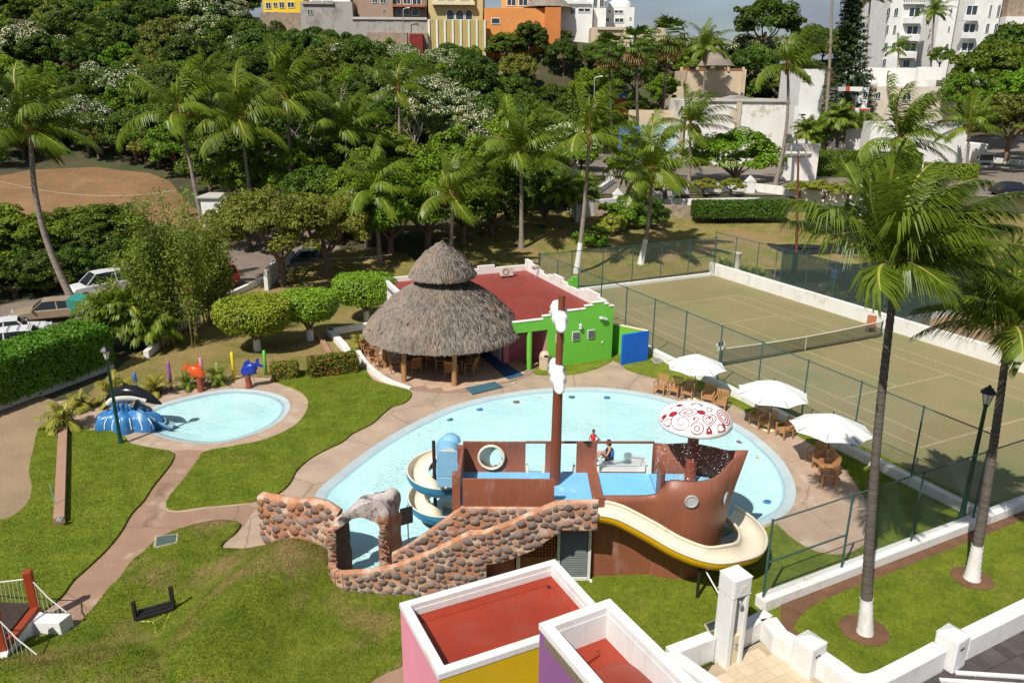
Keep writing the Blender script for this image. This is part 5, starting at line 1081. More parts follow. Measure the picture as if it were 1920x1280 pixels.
def hand(o, d, m, parent, s=1.0):
    d = Vector(d).normalized(); sd = d.cross(Vector((0, 0, 1))).normalized(); o = Vector(o); b = MB()
    b.tube([o-d*.02*s, o+d*.05*s], [.028*s, .034*s], 6)
    for k, L_ in ((-1.5, .055), (-.5, .07), (.5, .066), (1.5, .05)): q = o+d*.05*s+sd*k*.016*s; b.tube([q, q+d*L_*.55*s, q+d*L_*s-Vector((0, 0, .018*s))], [.009*s, .0085*s, .006*s], 5)
    q = o+d*.005*s+sd*.03*s; b.tube([q, q+sd*.03*s+d*.02*s, q+sd*.035*s+d*.05*s], [.011*s, .010*s, .007*s], 5); b.build('hand', m, parent)
p = G(1112, 829, -.1); ch = thing('person', 'child in a red vest wading in the big pool', 'person', (p.x, p.y, -.2)); x, y = p.x, p.y; z0 = -.18; KS = .78
vs = [(x, y, .05), (x, y, .30), (x, y+.01, .46), (x+.01, y, .52), (x-.14, y, .42), (x-.21, y-.06, .26), (x-.25, y-.14, .14), (x+.14, y, .42), (x+.24, y-.03, .28), (x+.36, y-.08, .20), (x-.08, y, .0), (x-.09, y-.02, z0), (x+.08, y, .0), (x+.09, y-.02, z0)]
body('body', vs, [(0, 1), (1, 2), (2, 3), (2, 4), (4, 5), (5, 6), (2, 7), (7, 8), (8, 9), (0, 10), (10, 11), (0, 12), (12, 13)], [.10, .10, .085, .04, .045, .036, .026, .045, .036, .026, .07, .06, .07, .06], m_skin, ch)
hd = Vector((x+.01, y+.02, .64)); b = MB(); b.ball(hd, (.085, .098, .118), 12, 10); b.ball(hd+Vector((0, -.10, -.01)), (.013, .02, .02), 6, 5); b.ball(hd+Vector((.086, 0, -.01)), (.012, .02, .03), 6, 5); b.ball(hd+Vector((-.086, 0, -.01)), (.012, .02, .03), 6, 5); b.build('head', m_skin, ch)
b = MB(); b.ball(hd+Vector((0, .018, .03)), (.094, .10, .108), 12, 8); b.build('hair', m_hair, ch)
b = MB(); b.lathe([(.125, .02), (.14, .12), (.145, .3), (.125, .44), (.07, .48)], (x, y, 0), 14, sy=.8); b.build('vest', m_vest, ch)
hand((x-.255, y-.15, .13), (-.3, -.6, -.5), m_skin, ch, .8); hand((x+.37, y-.085, .195), (.8, -.3, -.3), m_skin, ch, .8)
for o_c in ch.children: o_c.scale = (.74, .74, .74); o_c.location = -(ch.location)+Vector((p.x*(1-.74), p.y*(1-.74), -.18*(1-.74)))
sp_ = wsf(.80, .42); wm = thing('person', 'woman in a navy swimsuit sitting on the white slide with knees bent', 'person', sp_); o_ = Vector((sp_.x+.18, sp_.y-.05, sp_.z+.02))
J = [(0, 0, .14), (.02, 0, .38), (-.02, 0, .56), (-.04, 0, .64), (-.02, -.17, .53), (-.14, -.26, .34), (-.30, -.22, .24), (-.02, .17, .53), (-.12, .24, .33), (-.28, .18, .26), (-.04, -.10, .12), (-.34, -.12, .38), (-.66, -.14, .07), (-.80, -.15, .05), (-.04, .10, .12), (-.38, .12, .30), (-.74, .13, .06), (-.88, .14, .05)]
body('body', [tuple(o_+Vector(j)) for j in J], [(0, 1), (1, 2), (2, 3), (2, 4), (4, 5), (5, 6), (2, 7), (7, 8), (8, 9), (0, 10), (10, 11), (11, 12), (12, 13), (0, 14), (14, 15), (15, 16), (16, 17)], [.16, .13, .10, .05, .05, .042, .03, .05, .042, .03, .10, .075, .045, .04, .10, .075, .045, .04], m_skin2, wm)
hd = o_+Vector((-.07, 0, .77)); b = MB(); b.ball(hd, (.10, .085, .12), 12, 10); b.ball(hd+Vector((-.105, 0, -.01)), (.02, .014, .02), 6, 5); b.build('head', m_skin2, wm); b = MB(); b.ball(hd+Vector((.022, 0, .03)), (.108, .098, .115), 12, 8); b.ball(hd+Vector((.09, 0, -.06)), (.05, .05, .08), 8, 6); b.build('hair', m_hair, wm)
b = MB(); b.lathe([(.17, .02), (.19, .12), (.165, .26), (.155, .40), (.15, .5), (.07, .57)], o_, 16, sy=1.05); b.build('swimsuit', m_suit, wm); b = MB(); b.box(o_+Vector((.10, -.08, .36)), (.15, .2, .26)); b.build('swimsuit_panel', m_suitb, wm, bevel=.05)
hand(o_+Vector((-.31, -.22, .235)), (-.7, .2, -.4), m_skin2, wm); hand(o_+Vector((-.29, .18, .255)), (-.7, -.2, -.4), m_skin2, wm)
# ================================================================ FOREGROUND
m_rred = mat('red_roof_paint', (.29, .036, .015), .38, .12, .8, .06, 9, col2=(.27, .05, .03), c2lo=.5, c2hi=.68, c2scale=1.1, bump=.10, bscale=12)
m_pinkf = mat('candy_pink_wall', (.72, .27, .36), .75, .05, 1, .03, 10, col2=(.64, .27, .34), c2lo=.55, c2hi=.7, c2scale=1.5, bump=.12, stretch=(1, 1, .4)); m_yelw = mat('mustard_yellow_wall', (.60, .40, .005), .75, .06, 1, .02, 10); m_purw = mat('mauve_wall', (.24, .095, .26), .75, .06, 1)
m_plas = mat('white_plaster', (.69, .69, .68), .8, .05, 1.2, .05, 9, col2=(.60, .575, .53), c2lo=.56, c2hi=.74, c2scale=2.2, bump=.22, bscale=24, stretch=(1, 1, .45))
ph = thing('pink_building', 'pink and yellow flat roofed building with red roof in the foreground', 'building', (-.7, 15, 0))
z1 = 3.5; TL, TR, BL = G(750, 1130, z1), G(1040, 1048, z1), G(840, 1256, z1)
eu = (TR-TL).normalized(); W1 = (TR-TL).length; ev = Vector((-eu.y, eu.x, 0)); D1 = -(BL-TL).dot(ev)
def Q(a, b_, z): p = TL+eu*a-ev*b_; return Vector((p.x, p.y, z))
def shell(parent, Qf, W_, D_, zb, zt, th, mleft, mfront, mtop, nm):
    for n, pl, m in (('left_wall', [(0, 0), (0, D_), (th, D_-th), (th, th)], mleft), ('front_wall', [(0, D_), (W_, D_), (W_-th, D_-th), (th, D_-th)], mfront), ('rear_wall', [(0, 0), (W_, 0), (W_-th, th), (th, th)], mfront), ('right_wall', [(W_, 0), (W_, D_), (W_-th, D_-th), (W_-th, th)], mfront)):
        b = MB(); pp = [Qf(a, c, 0) for a, c in pl]; b.prism(pp, zb, zt-.14); b.build(n, m, parent); b = MB(); b.prism([Qf(a+(-.015 if a == 0 else .015 if a == W_ else 0), c+(-.015 if c == 0 else .015 if c == D_ else 0), 0) for a, c in pl], zt-.14, zt); b.build('parapet_coping', mtop, parent)
shell(ph, Q, W1, D1+.02, 0, z1, .19, m_pinkf, m_yelw, m_plas, 'p')
for pl in ([(.185, .185), (W1-.185, .185), (W1-.185, .205), (.185, .205)], [(.185, .185), (.205, .185), (.205, D1-.18), (.185, D1-.18)], [(W1-.205, .185), (W1-.185, .185), (W1-.185, D1-.18), (W1-.205, D1-.18)]):
    b = MB(); b.prism([Q(a, c, 0) for a, c in pl], z1-.45, z1-.13); b.build('inner_face', m_plas, ph)
b = MB(); b.prism([Q(.15, .15, 0), Q(W1-.15, .15, 0), Q(W1-.15, D1-.15, 0), Q(.15, D1-.15, 0)], z1-.62, z1-.42); b.build('roof', m_rred, ph)
for a, c, d, e in ((.21, .215, W1-.21, .215), (W1-.215, .21, W1-.215, D1-.21), (.215, .21, .215, D1-.21)):
    b = MB(); p, q = Q(a, c, z1-.42), Q(d, e, z1-.42); inn = (ev*-1 if c == e else (eu*-1 if a > 1 else eu))*.14; b.add([p+Vector((0, 0, .13)), q+Vector((0, 0, .13)), q+inn+Vector((0, 0, .01)), p+inn+Vector((0, 0, .01))], [(0, 1, 2, 3)], 0, False); b.build('roof_upstand', m_rred, ph)
b = MB(); c = Q(W1*.90, .45, z1-.40); b.lathe([(0, 0), (.03, 0), (.05, .01)], c, 10); b.build('roof_drain', m_black, ph)
sp2 = thing('wall_vent', 'small white spout box on the yellow wall', 'vent', Q(2.3, D1+.1, 2.9)); c = G(1009, 1243, 3.0)
wb = thing('white_rooftop_box', 'tall white parapet box with red domed roof in front of the pink building', 'building', G(1080, 1220, 0))
z2 = 4.4; A_, B_ = G(1012, 1168, z2), G(1143, 1122, z2); fu = (B_-A_).normalized(); W2 = (B_-A_).length; fv = Vector((-fu.y, fu.x, 0))
def Q2(a, b_, z): p = A_+fu*a-fv*b_; return Vector((p.x, p.y, z))
D2 = 4.0
shell(wb, Q2, W2, D2, 0, z2, .22, m_purw, m_plas, m_plas, 'w')
b = MB(); b.prism([Q2(.015, .25, 0), Q2(.015, D2, 0), Q2(-.03, D2, 0), Q2(-.03, .25, 0)], z2-.36, z2-.15); b.build('pebble_band', mat('pebble_dash', (.22, .17, .12), .9, .4, 20, .4, 50, bump=.8, bscale=40), wb)
b = MB(); b.prism([Q2(.2, .2, 0), Q2(W2-.2, .2, 0), Q2(W2-.2, D2-.2, 0), Q2(.2, D2-.2, 0)], z2-.95, z2-.75); b.build('roof', m_rred, wb)
for s in (.215, W2-.23):
    b = MB(); b.prism([Q2(s, .22, 0), Q2(s+.015, .22, 0), Q2(s+.015, D2-.22, 0), Q2(s, D2-.22, 0)], z2-.76, z2-.15); b.build('inner_face', m_plas, wb)
b = MB(); b.prism([Q2(.22, .225, 0), Q2(W2-.22, .225, 0), Q2(W2-.22, .24, 0), Q2(.22, .24, 0)], z2-.76, z2-.15); b.build('inner_face', m_plas, wb)
def domef(a, q):
    th = PI*q; return Q2(W2/2+.10-(W2/2-.25)*math.cos(th), .95+a*2.6+.35*(1-math.sin(th)), z2-.76+.30*math.sin(th)*math.sqrt(min(1, a*2.5+.02)))
b = MB(); b.grid(domef, 12, 14); b.build('dome', m_rred, wb)
b = MB(); b.tube([Q2(.35, .80, z2-.72), Q2(W2*.62, .62, z2-.72), Q2(W2*.62, .5, z2-.66)], .025, 6); b.build('roof_pipe', m_rred, wb)
b = MB(); b.prism([Q2(W2+.02, .9, 0), Q2(W2+.55, .9, 0), Q2(W2+.55, 5, 0), Q2(W2+.02, 5, 0)], 0, z2-1.5); b.build('lower_wall', m_plas, wb, bevel=.02)
cv = Q(W1*.66, D1+.10, 2.95); b = MB(); b.box(cv, (.2, .22, .36), rz=math.atan2(eu.y, eu.x), tilt=('X', .25)); b.build('spout_box', m_plas, sp2, bevel=.02); b = MB(); b.box(cv-ev*.10+Vector((0, 0, .06)), (.12, .1, .16), rz=math.atan2(eu.y, eu.x)); b.build('spout_slot', m_grey, sp2)
# shower column with low walls
sc_ = thing('shower_column', 'rough white plaster shower column with cream tiled recess', 'shower', G(1365, 1240)); c = G(1362, 1238); a_ = AU
def SC(x, y, z): p = c+U*x+V*y; return Vector((p.x, p.y, z))
def blk(x0, x1, y0, y1, za, zb, m, nm, bev=.03): b = MB(); b.prism([SC(x0, y0, 0), SC(x1, y0, 0), SC(x1, y1, 0), SC(x0, y1, 0)], za, zb); b.build(nm, m, sc_, bev)
blk(-.30, -.12, -.28, .28, -.1, 2.3, m_plas, 'left_side'); blk(.16, .30, -.28, .28, -.1, 2.3, m_plas, 'right_side'); blk(-.14, .18, .05, .28, -.1, 2.3, m_plas, 'back_side'); blk(-.32, .32, -.30, .30, 2.27, 2.78, m_plas, 'head_block', .06)
blk(-.12, .16, -.22, .06, -.05, .95, mat('cream_shower_tile', (.62, .54, .36), .4, .06, 5), 'tiled_panel', .01)
b = MB(); b.tube([SC(.02, .05, 2.1), SC(.02, -.2, 2.08), SC(.02, -.28, 2.0)], .03, 8); b.lathe([(.0, 0), (.07, 0), (.03, .06)], SC(.02, -.28, 1.95), 10); b.build('shower_head', m_grey, sc_)
for z in (.62, .75): b = MB(); b.tube([SC(.02, -.22, z), SC(.02, -.28, z)], .035, 8); b.build('tap', m_grey, sc_)
b = MB(); b.box(SC(.02, -.305, 2.5), (.16, .01, .18), rz=a_); b.build('notice', m_cream, sc_)
def seg_wall(name, label, pts, wd, h, z0=0, m=None, bev=.03):
    P = [Vector(p) for p in pts]; b = MB(); n = len(P); Lft, Rgt = [], []
    for i in range(n):
        d = (P[min(i+1, n-1)]-P[max(i-1, 0)]); d.z = 0; d.normalize(); nn = Vector((-d.y, d.x, 0))*wd/2; Lft.append(P[i]+nn); Rgt.append(P[i]-nn)
    b.prism([(p.x, p.y) for p in Lft]+[(p.x, p.y) for p in Rgt[::-1]], z0, h, bottom=False); o = b.build(name, m or m_plas, None, bev); return tag(o, label, 'wall')
seg_wall('garden_wall', 'low white wall left of the shower column', [G(1255, 1222, .7), G(1335, 1192, .7)], .35, .75)
seg_wall('garden_wall', 'sloping white wall between the house and the shower column', [G(1255, 1222, .7), G(1330, 1275, .7), G(1400, 1330, .7)], .4, .72)
seg_wall('garden_wall', 'low white wall right of the shower column', [G(1385, 1178, .6), G(1440, 1148, .6)], .35, .62)
# planter with the two tall palms
PLN = spline([G(*q, .35) for q in [(1465, 1165), (1500, 1200), (1545, 1232), (1590, 1262), (1635, 1270), (1700, 1240), (1760, 1205)]], 4)+[G(*q, .35) for q in [(1900, 1140), (2450, 925)]]+[ST(-4.75, 14), ST(-5.4, -13.4)]
sheet('planter_soil', [PLN], m_soil, .10)
PLG = spline([G(*q, .36) for q in [(1492, 1160), (1515, 1185), (1548, 1205), (1570, 1230), (1600, 1252), (1640, 1256), (1700, 1228), (1742, 1200), (1770, 1180), (1850, 1150), (1990, 1090), (2400, 930)]]+[ST(-5.4, 13), ST(-5.7, 0), ST(-5.82, -5), ST(-5.9, -9), ST(-6.0, -12.4)], 4, True)
sheet('planter_lawn', [PLG], m_lawn, .14, skirt=.05)
seg_wall('planter_wall', 'white wall on the left side of the palm planter', [G(1440, 1162, .55), G(1462, 1190, .55), G(1500, 1212, .55)], .5, .62)
seg_wall('planter_wall', 'curved white front wall of the palm planter', spline([G(*q, .6) for q in [(1532, 1224), (1570, 1250), (1602, 1272), (1640, 1275), (1690, 1252), (1762, 1214)]], 5), .42, .66)
seg_wall('planter_wall', 'white wall running right from the second pillar', [G(1805, 1195, .6), G(1940, 1128, .6), G(2450, 912, .6)], .42, .66)
def pillar(px, py, label):
    p = G(px, py, .9); t = thing('gate_pillar', label, 'pillar', (p.x, p.y, 0)); s = .62
    b = MB(); b.box((p.x, p.y, .5), (s, s, 1.0), rz=AU+.12); b.build('shaft', m_plas, t, .04)
    b = MB(); cc2 = [Matrix.Rotation(AU+.12, 3, 'Z') @ Vector((a*s/2, c_*s/2, 0))+Vector((p.x, p.y, 1.0)) for a, c_ in ((-1, -1), (1, -1), (1, 1), (-1, 1))]; b.add(cc2+[Vector((p.x, p.y, 1.16))], [(0, 1, 4), (1, 2, 4), (2, 3, 4), (3, 0, 4)]); b.build('cap', m_plas, t)
    b = MB(); q = Matrix.Rotation(AU+.12, 3, 'Z') @ Vector((-.05, -s/2-.005, 0)); b.box((p.x+q.x, p.y+q.y, .72), (.2, .02, .035), rz=AU+.12); b.build('light_slot', m_black, t)
pillar(1519, 1205, 'white pillar with pyramid cap at the planter corner'); pillar(1787, 1192, 'white pillar with pyramid cap in the planter front wall')
for px, py, r_, lb in ((1620, 1180, .68, 'left'), (1822, 1083, .62, 'right')):
    p = G(px, py, .16); b = MB(); b.lathe([(0, .0), (r_*.7, .01), (r_, -.02)], (p.x, p.y, .18), 28); o = b.build('tree_pit', m_soil); o['kind'] = 'structure'
# terrace tiles and dark paving
TER = [G(*q) for q in [(1335, 1250), (1425, 1205), (1475, 1225), (1520, 1262), (1560, 1300), (1600, 1380), (1330, 1380), (1300, 1300)]]
tf = sheet('terrace', [TER], mat('terrace_grout', (.38, .31, .21), .9, .08, world=True), .055); m_tt = mat('cream_terrace_tile', (.56, .46, .32), .55, .06, 3, .04, 20, rnd=.05); tiles(tf, TER, .056, .36, m_tt, G(1400, 1260), gap=.008)
PV = [G(*q) for q in [(1600, 1330), (1700, 1262), (1800, 1225), (2450, 935), (2500, 1100), (2300, 1450), (1600, 1450)]]
pv = sheet('paving', [PV], mat('paving_joint', (.09, .07, .06), .9, .1, world=True), -.02)
m_slab = mat('dark_slate_slab', (.075, .062, .06), .7, .2, 2, .15, 15, rnd=.2); m_brk = mat('pink_paver', (.30, .17, .14), .8, .15, 3, .1, 15, rnd=.15)
def slabs():
    for i in range(-4, 22):
        for j in range(-6, 5):
            c = G(1800, 1235)+U*(i*.34-.3)+V*(j*.62-.3); edge = j >= 1
            s = (.33, .6)
            if all(inside(c.x+a*.1, c.y+b_*.1, PV) for a in (-1, 1) for b_ in (-1, 1)):
                b = MB(); b.box((c.x, c.y, -.005), (s[0], s[1], .03), rz=AU); b.build('slab', m_brk if edge else m_slab, pv)
slabs()
for k in range(3):
    b = MB(); p = G(1790+k*-28, 1262+k*14, .0); b.bar(p, p+U*2.0-V*1.2, .12, .12); o = b.build('step_edge', m_plas, pv)
# rope bridge at the left edge
m_redp = mat('red_brown_post', (.30, .045, .015), .5, .12, 3); m_plank = mat('dark_plank', (.045, .028, .022), .7, .3, 6, .2, 25); m_rope = mat('white_rope', (.62, .60, .55), .8, .1, 10)
br = thing('rope_bridge', 'rope bridge with red posts and dark planks at the left edge', 'bridge', G(40, 1165))
P1, P2 = G(68, 1148, .35), G(8, 1225, .35); ax_ = Vector((-1.0, .22, 0)).normalized()
for p, h in ((P1, 1.55), (P2, 1.55)):
    b = MB(); b.box((p.x, p.y, h/2+.1), (.22, .22, h+.2), rz=.3); b.build('post', m_redp, br, .02)
for k in range(26):
    d = ax_*(.15+k*.14); zz = .62-.30*math.sin(min(1, k/26)*PI*.5); b = MB(); b.bar(P1+d+Vector((0, 0, zz-.35)), P2+d+Vector((0, 0, zz-.35)), .12, .05); b.build('plank', m_plank, br)
b = MB(); b.bar(P1+Vector((.05, 0, .2)), P2+Vector((.05, 0, .2)), .2, .12); b.build('threshold', m_redp, br)
for p in (P1, P2):
    tops = [p+ax_*(k*.3)+Vector((0, 0, 1.15-.55*math.sin(min(1, k/10)*PI*.5))) for k in range(12)]
    b = MB(); b.tube(tops, .022, 5); b.build('hand_rope', m_rope, br)
    for k in range(1, 22):
        q = p+ax_*(k*.15); zt = 1.15-.55*math.sin(min(1, k/20)*PI*.5); b = MB(); b.tube([q+Vector((0, 0, zt)), q+ax_*.05+Vector((0, 0, .2-.2*math.sin(min(1, k/26)*PI*.5)))], .010, 4); b.build('rope_net', m_rope, br)
    e = p-ax_*1.15+Vector((0, -.1, .28)); b = MB(); b.tube([p+Vector((0, 0, 1.2)), (p+e)/2+Vector((0, 0, .5)), e], .02, 5); b.build('hand_rope', m_rope, br)
    for k in range(1, 7):
        f = k/7; q = p+(e-p)*f; b = MB(); b.tube([q+Vector((0, 0, 1.1*(1-f))), q+Vector((0, 0, -.05))], .009, 4); b.build('rope_net', m_rope, br)
ab = thing('bridge_abutment', 'white concrete ramp wedge at the end of the rope bridge', 'ramp', G(110, 1165))
q0, q1 = P1+Vector((.0, -.1, 0)), G(136, 1160, .3); b = MB(); b.extr([Vector((q0.x, q0.y, -.1)), Vector((q0.x, q0.y, .42)), Vector((q1.x, q1.y, .50)), Vector((q1.x+.05, q1.y-.05, -.1))], Vector((-.12, -.42, 0))); b.build('wedge', m_plas, ab, .02)
seg_wall('bridge_kerb', 'white kerb wall curving below the rope bridge', spline([G(*q, .3) for q in [(80, 1158), (45, 1185), (15, 1222), (8, 1262), (22, 1310)]], 4), .18, .5)
# black see-saw frame with yellow rope on the lawn
sw_ = thing('swing_frame', 'black wooden low swing frame with yellow rope lying on the lawn', 'swing', G(290, 1158)); a, c = G(256, 1166), G(327, 1150)
zl = lambda p: mound(p.x, p.y)+.05
for p, h in ((a, .62), (c, .78)): b = MB(); b.box((p.x, p.y, zl(p)+h/2), (.1, .1, h+.1)); b.build('post', m_black, sw_, .01)
for k in range(3): b = MB(); o_ = Vector((.02, -.05+.09*k, .10+.06*k)); b.bar(a+o_+Vector((0, 0, zl(a))), c+o_+Vector((0, 0, zl(c))), .09, .09); b.build('beam', m_black, sw_)
rp = [G(*q) for q in [(258, 1160), (262, 1168), (285, 1170), (300, 1165), (308, 1158), (318, 1152)]]; rp2 = [G(*q) for q in [(262, 1168), (285, 1170), (291, 1180), (294, 1196), (302, 1203), (309, 1195), (312, 1178), (318, 1162), (327, 1145)]]
for q in (rp, rp2): o = tubeobj('rope', [p+Vector((0, 0, zl(p)+.03)) for p in spline(q, 4)], .014, mat('yellow_rope', (.55, .52, .10), .7, .1), sw_, 5)
# ================================================================ FAR BUILDINGS, WALLS, CARS
m_glassd = mat('dark_window_glass', (.03, .045, .06), .12, .2, .7, world=True, spec=.6); m_frame = mat('window_frame', (.7, .7, .68), .6, .05)
def fm(n, c, **k): return mat(n, c, .85, .10, .5, .06, 4, world=True, **k)
m_peel = fm('peeling_whitewash', (.72, .70, .66), col2=(.50, .44, .35), c2lo=.54, c2hi=.62, c2scale=.45)
m_beige = fm('beige_render', (.56, .45, .32)); m_whiteb = fm('white_render', (.72, .72, .70), col2=(.56, .54, .50), c2lo=.6, c2hi=.8, c2scale=.2)
m_greyc = fm('stained_concrete', (.36, .34, .31), col2=(.20, .185, .165), c2lo=.5, c2hi=.68, c2scale=.5); m_stonew = mat('rubble_stone', (.30, .23, .17), .9, .35, 1.5, .4, 6, world=True, bump=.6, bscale=4)
def window(parent, x0, x1, z0, z1, Y, arch=False, balcony=False, mull=True, fr=None):
    b = MB(); w_ = x1-x0; fw = max(.05, w_*.07)
    def prof(i):
        if arch:
            r = (w_/2-i); c = (x0+x1)/2; zc = z1-w_/2; return [(x0+i, z0+i)]+[(c-r*math.cos(PI*(1-k/10)) if False else c+r*math.cos(PI*k/10), zc+r*math.sin(PI*k/10)) for k in range(11)][::1]+[(x0+i, z0+i)] if False else [(x1-i, z0+i)]+[(c+r*math.cos(PI*k/10), zc+r*math.sin(PI*k/10)) for k in range(11)]+[(x0+i, z0+i)]
        return [(x1-i, z0+i), (x1-i, z1-i), (x0+i, z1-i), (x0+i, z0+i)]
    po, pi_ = prof(0), prof(fw); n = len(po)
    for yy in (Y-.12,):
        vs = [(x, yy, z) for x, z in po]+[(x, yy, z) for x, z in pi_]+[(x, Y-.02, z) for x, z in pi_]+[(x, Y+.02, z) for x, z in po]
        fs = []
        for k in range(n): j = (k+1) % n; fs += [(k, j, n+j, n+k), (n+k, n+j, 2*n+j, 2*n+k), (3*n+k, 3*n+j, j, k)]
        b.add(vs, fs, 0)
    if mull: b.box(((x0+x1)/2, Y-.06, (z0+z1)/2-(.1*w_ if arch else 0)), (max(.04, fw*.8), .06, (z1-z0)-fw))
    wn = b.build('window', fr or m_frame, parent)
    b = MB(); b.add([(x, Y-.025, z) for x, z in pi_], [tuple(range(n))]); b.build('pane', m_glassd, wn)
    return wn
DOWN = ('wall', 'left_wing', 'right_wing', 'tower', 'left_tower', 'right_tower', 'middle', 'side_bay', 'street_wall', 'rubble_base', 'stone_wall_far', 'red_shed', 'stall', 'blue_panel', 'pale_panel', 'end_wall', 'pilaster', 'side_annex', 'right_bay', 'terrace_stone_wall', 'panel')
def block(parent, nm, Y, x0, x1, yt, yb, depth, m, ref=None):
    """upright box whose front face spans those pixels on the plane y = Y"""
    a, c = VY(x0, yb, Y), VY(x1, yt, Y)
    if nm in DOWN: a.z = min(a.z, Zt(a.x, Y)-.6, Zt(c.x, Y)-.6)
    b = MB(); b.box(((a.x+c.x)/2, Y+depth/2, (a.z+c.z)/2), (c.x-a.x, depth, c.z-a.z)); return b.build(nm, m, parent)
def wins(parent, Y, lst, arch=False, **k):
    for x0, x1, y0, y1 in lst:
        a, c = VY(x0, y1, Y), VY(x1, y0, Y); window(parent, a.x, c.x, a.z, c.z, Y, arch, **k)
def bld(name, label, Y, x, y): p = VY(x, y, Y); return thing(name, label, 'building', (p.x, Y, Zt(p.x, Y)))
YH = 174
t = bld('yellow_house', 'bright yellow house at the top left of the hill', YH, 530, 32); block(t, 'wall', YH, 495, 567, -25, 36, 10, fm('bright_yellow_render', (.72, .50, .03))); wins(t, YH, [(499, 508, 5, 17), (513, 520, 5, 14), (524, 533, 4, 16), (539, 552, 4, 15), (500, 507, 22, 31), (513, 520, 22, 31)])
t = tag(block(None, 'stone_wall_far', YH-1, 490, 566, 24, 60, 1.5, m_stonew), 'rubble stone wall below the yellow house', 'wall')
t = bld('concrete_house', 'grey concrete house with blank wall on the hill top', YH-3, 612, 50); block(t, 'wall', YH-3, 567, 660, 4, 75, 10, m_greyc); block(t, 'parapet', YH-3.4, 566, 625, 3, 8, .3, m_greyc); block(t, 'upper_storey', YH+1, 580, 655, -25, 3, 6, m_whiteb); wins(t, YH-3, [(577, 581, 18, 28), (583, 586, 18, 28)], mull=False); wins(t, YH+1, [(585, 600, -12, 2), (605, 622, -12, 2)])
t = bld('brown_house', 'brown townhouse with arched loggia on the hill top', YH, 730, 36); block(t, 'wall', YH, 664, 802, -25, 44, 12, fm('brown_render', (.26, .17, .115))); block(t, 'side_bay', YH-1.2, 672, 735, -25, 44, 1.2, fm('taupe_render', (.34, .24, .18)))
wins(t, YH-1.2, [(698, 708, -6, 6), (713, 724, -6, 7), (718, 723, 17, 22)]); wins(t, YH, [(737, 751, -8, 9), (756, 770, -8, 9), (773, 790, -10, 10)]); wins(t, YH, [(732, 742, 15, 29), (744, 754, 15, 29), (757, 768, 15, 29), (772, 786, 14, 30)], arch=True, mull=False)
block(t, 'balcony', YH-1.5, 735, 797, 9, 13, 1.5, fm('terracotta_trim', (.36, .13, .07)))
t = bld('retaining_wall_grey', 'long stained grey retaining wall with rubble base on the hill', YH-6, 730, 75); t['category'] = 'wall'
for k in range(9): block(t, 'panel', YH-6-(.05*(k % 2)), 660+k*15.6, 660+(k+1)*15.6-.6, 36+(k % 3 == 1), 66, .8, m_greyc)
block(t, 'top_beam', YH-6.3, 660, 800, 33, 36.5, 1.2, fm('pale_concrete', (.48, .46, .42))); block(t, 'rubble_base', YH-7, 690, 802, 62, 95, 1, m_stonew)
t = tag(block(None, 'red_shed', YH-9, 768, 792, 64, 84, 3, fm('dark_red_sheet', (.20, .02, .018))), 'small dark red shed below the grey wall', 'shed')
t = bld('cream_house', 'cream house with white arches above the yellow wall', YH, 850, 38); block(t, 'wall', YH, 801, 905, -25, 44, 12, fm('straw_render', (.52, .43, .20))); block(t, 'upper_storey', YH-1, 812, 888, -25, 4, 2, fm('pale_straw_render', (.60, .52, .28))); block(t, 'cornice', YH-1.4, 810, 890, 3, 9, 2, fm('pale_trim', (.66, .6, .45)))
wins(t, YH, [(837, 852, 18, 38), (854, 870, 18, 38), (872, 886, 18, 38)], arch=True, mull=False); wins(t, YH-1, [(820, 833, -14, 1), (838, 852, -14, 1), (862, 880, -14, 1)])
t = bld('yellow_retaining_wall', 'mustard retaining wall with white pilasters on the hill', YH-6, 855, 75); t['category'] = 'wall'; block(t, 'wall', YH-6, 801, 912, 38, 84, 1, fm('mustard_render', (.42, .33, .12)))
for x in range(803, 912, 15): block(t, 'pilaster', YH-6.25, x, x+2.4, 37, 84, .3, m_whiteb)
t = bld('orange_house', 'orange house with thatched terrace roof on the hill', YH-4, 980, 50); mo = fm('orange_render', (.66, .26, .075)); block(t, 'wall', YH-4, 908, 1024, 16, 60, 10, mo); block(t, 'tower', YH-5, 1021, 1052, 14, 66, 9, fm('deep_orange_render', (.55, .19, .05))); block(t, 'upper_storey', YH+2, 940, 1010, -20, 16, 6, fm('apricot_render', (.62, .36, .12)))
wins(t, YH-4, [(921, 938, 34, 46)], mull=False); wins(t, YH+2, [(950, 968, -12, 12), (972, 990, -12, 12), (992, 1004, -12, 12)])
c = VY(1028, 14, YH-2); b = MB(); b.lathe([(5.2, 0), (3.6, 1.4), (1.8, 2.4), (.2, 3.0)], (c.x, YH, c.z), 20); b.build('thatched_roof', m_thatch, t)
t = bld('white_villa', 'white modern villa with terraces beside the orange house', YH, 1085, 50); block(t, 'wall', YH, 1050, 1112, 6, 62, 10, m_whiteb); block(t, 'upper_storey', YH+3, 1048, 1140, -25, 6, 8, m_whiteb); block(t, 'right_wing', YH+2, 1112, 1138, -10, 60, 8, m_whiteb); wins(t, YH, [(1070, 1079, 15, 27), (1083, 1108, 15, 24)]); wins(t, YH+3, [(1060, 1075, -12, 2), (1085, 1100, -12, 2)]); wins(t, YH+2, [(1112, 1120, -6, 14), (1124, 1133, -4, 14), (1133, 1138, 2, 14)]); block(t, 'terrace_rail', YH-.6, 1055, 1108, 3, 6, .3, m_whiteb)
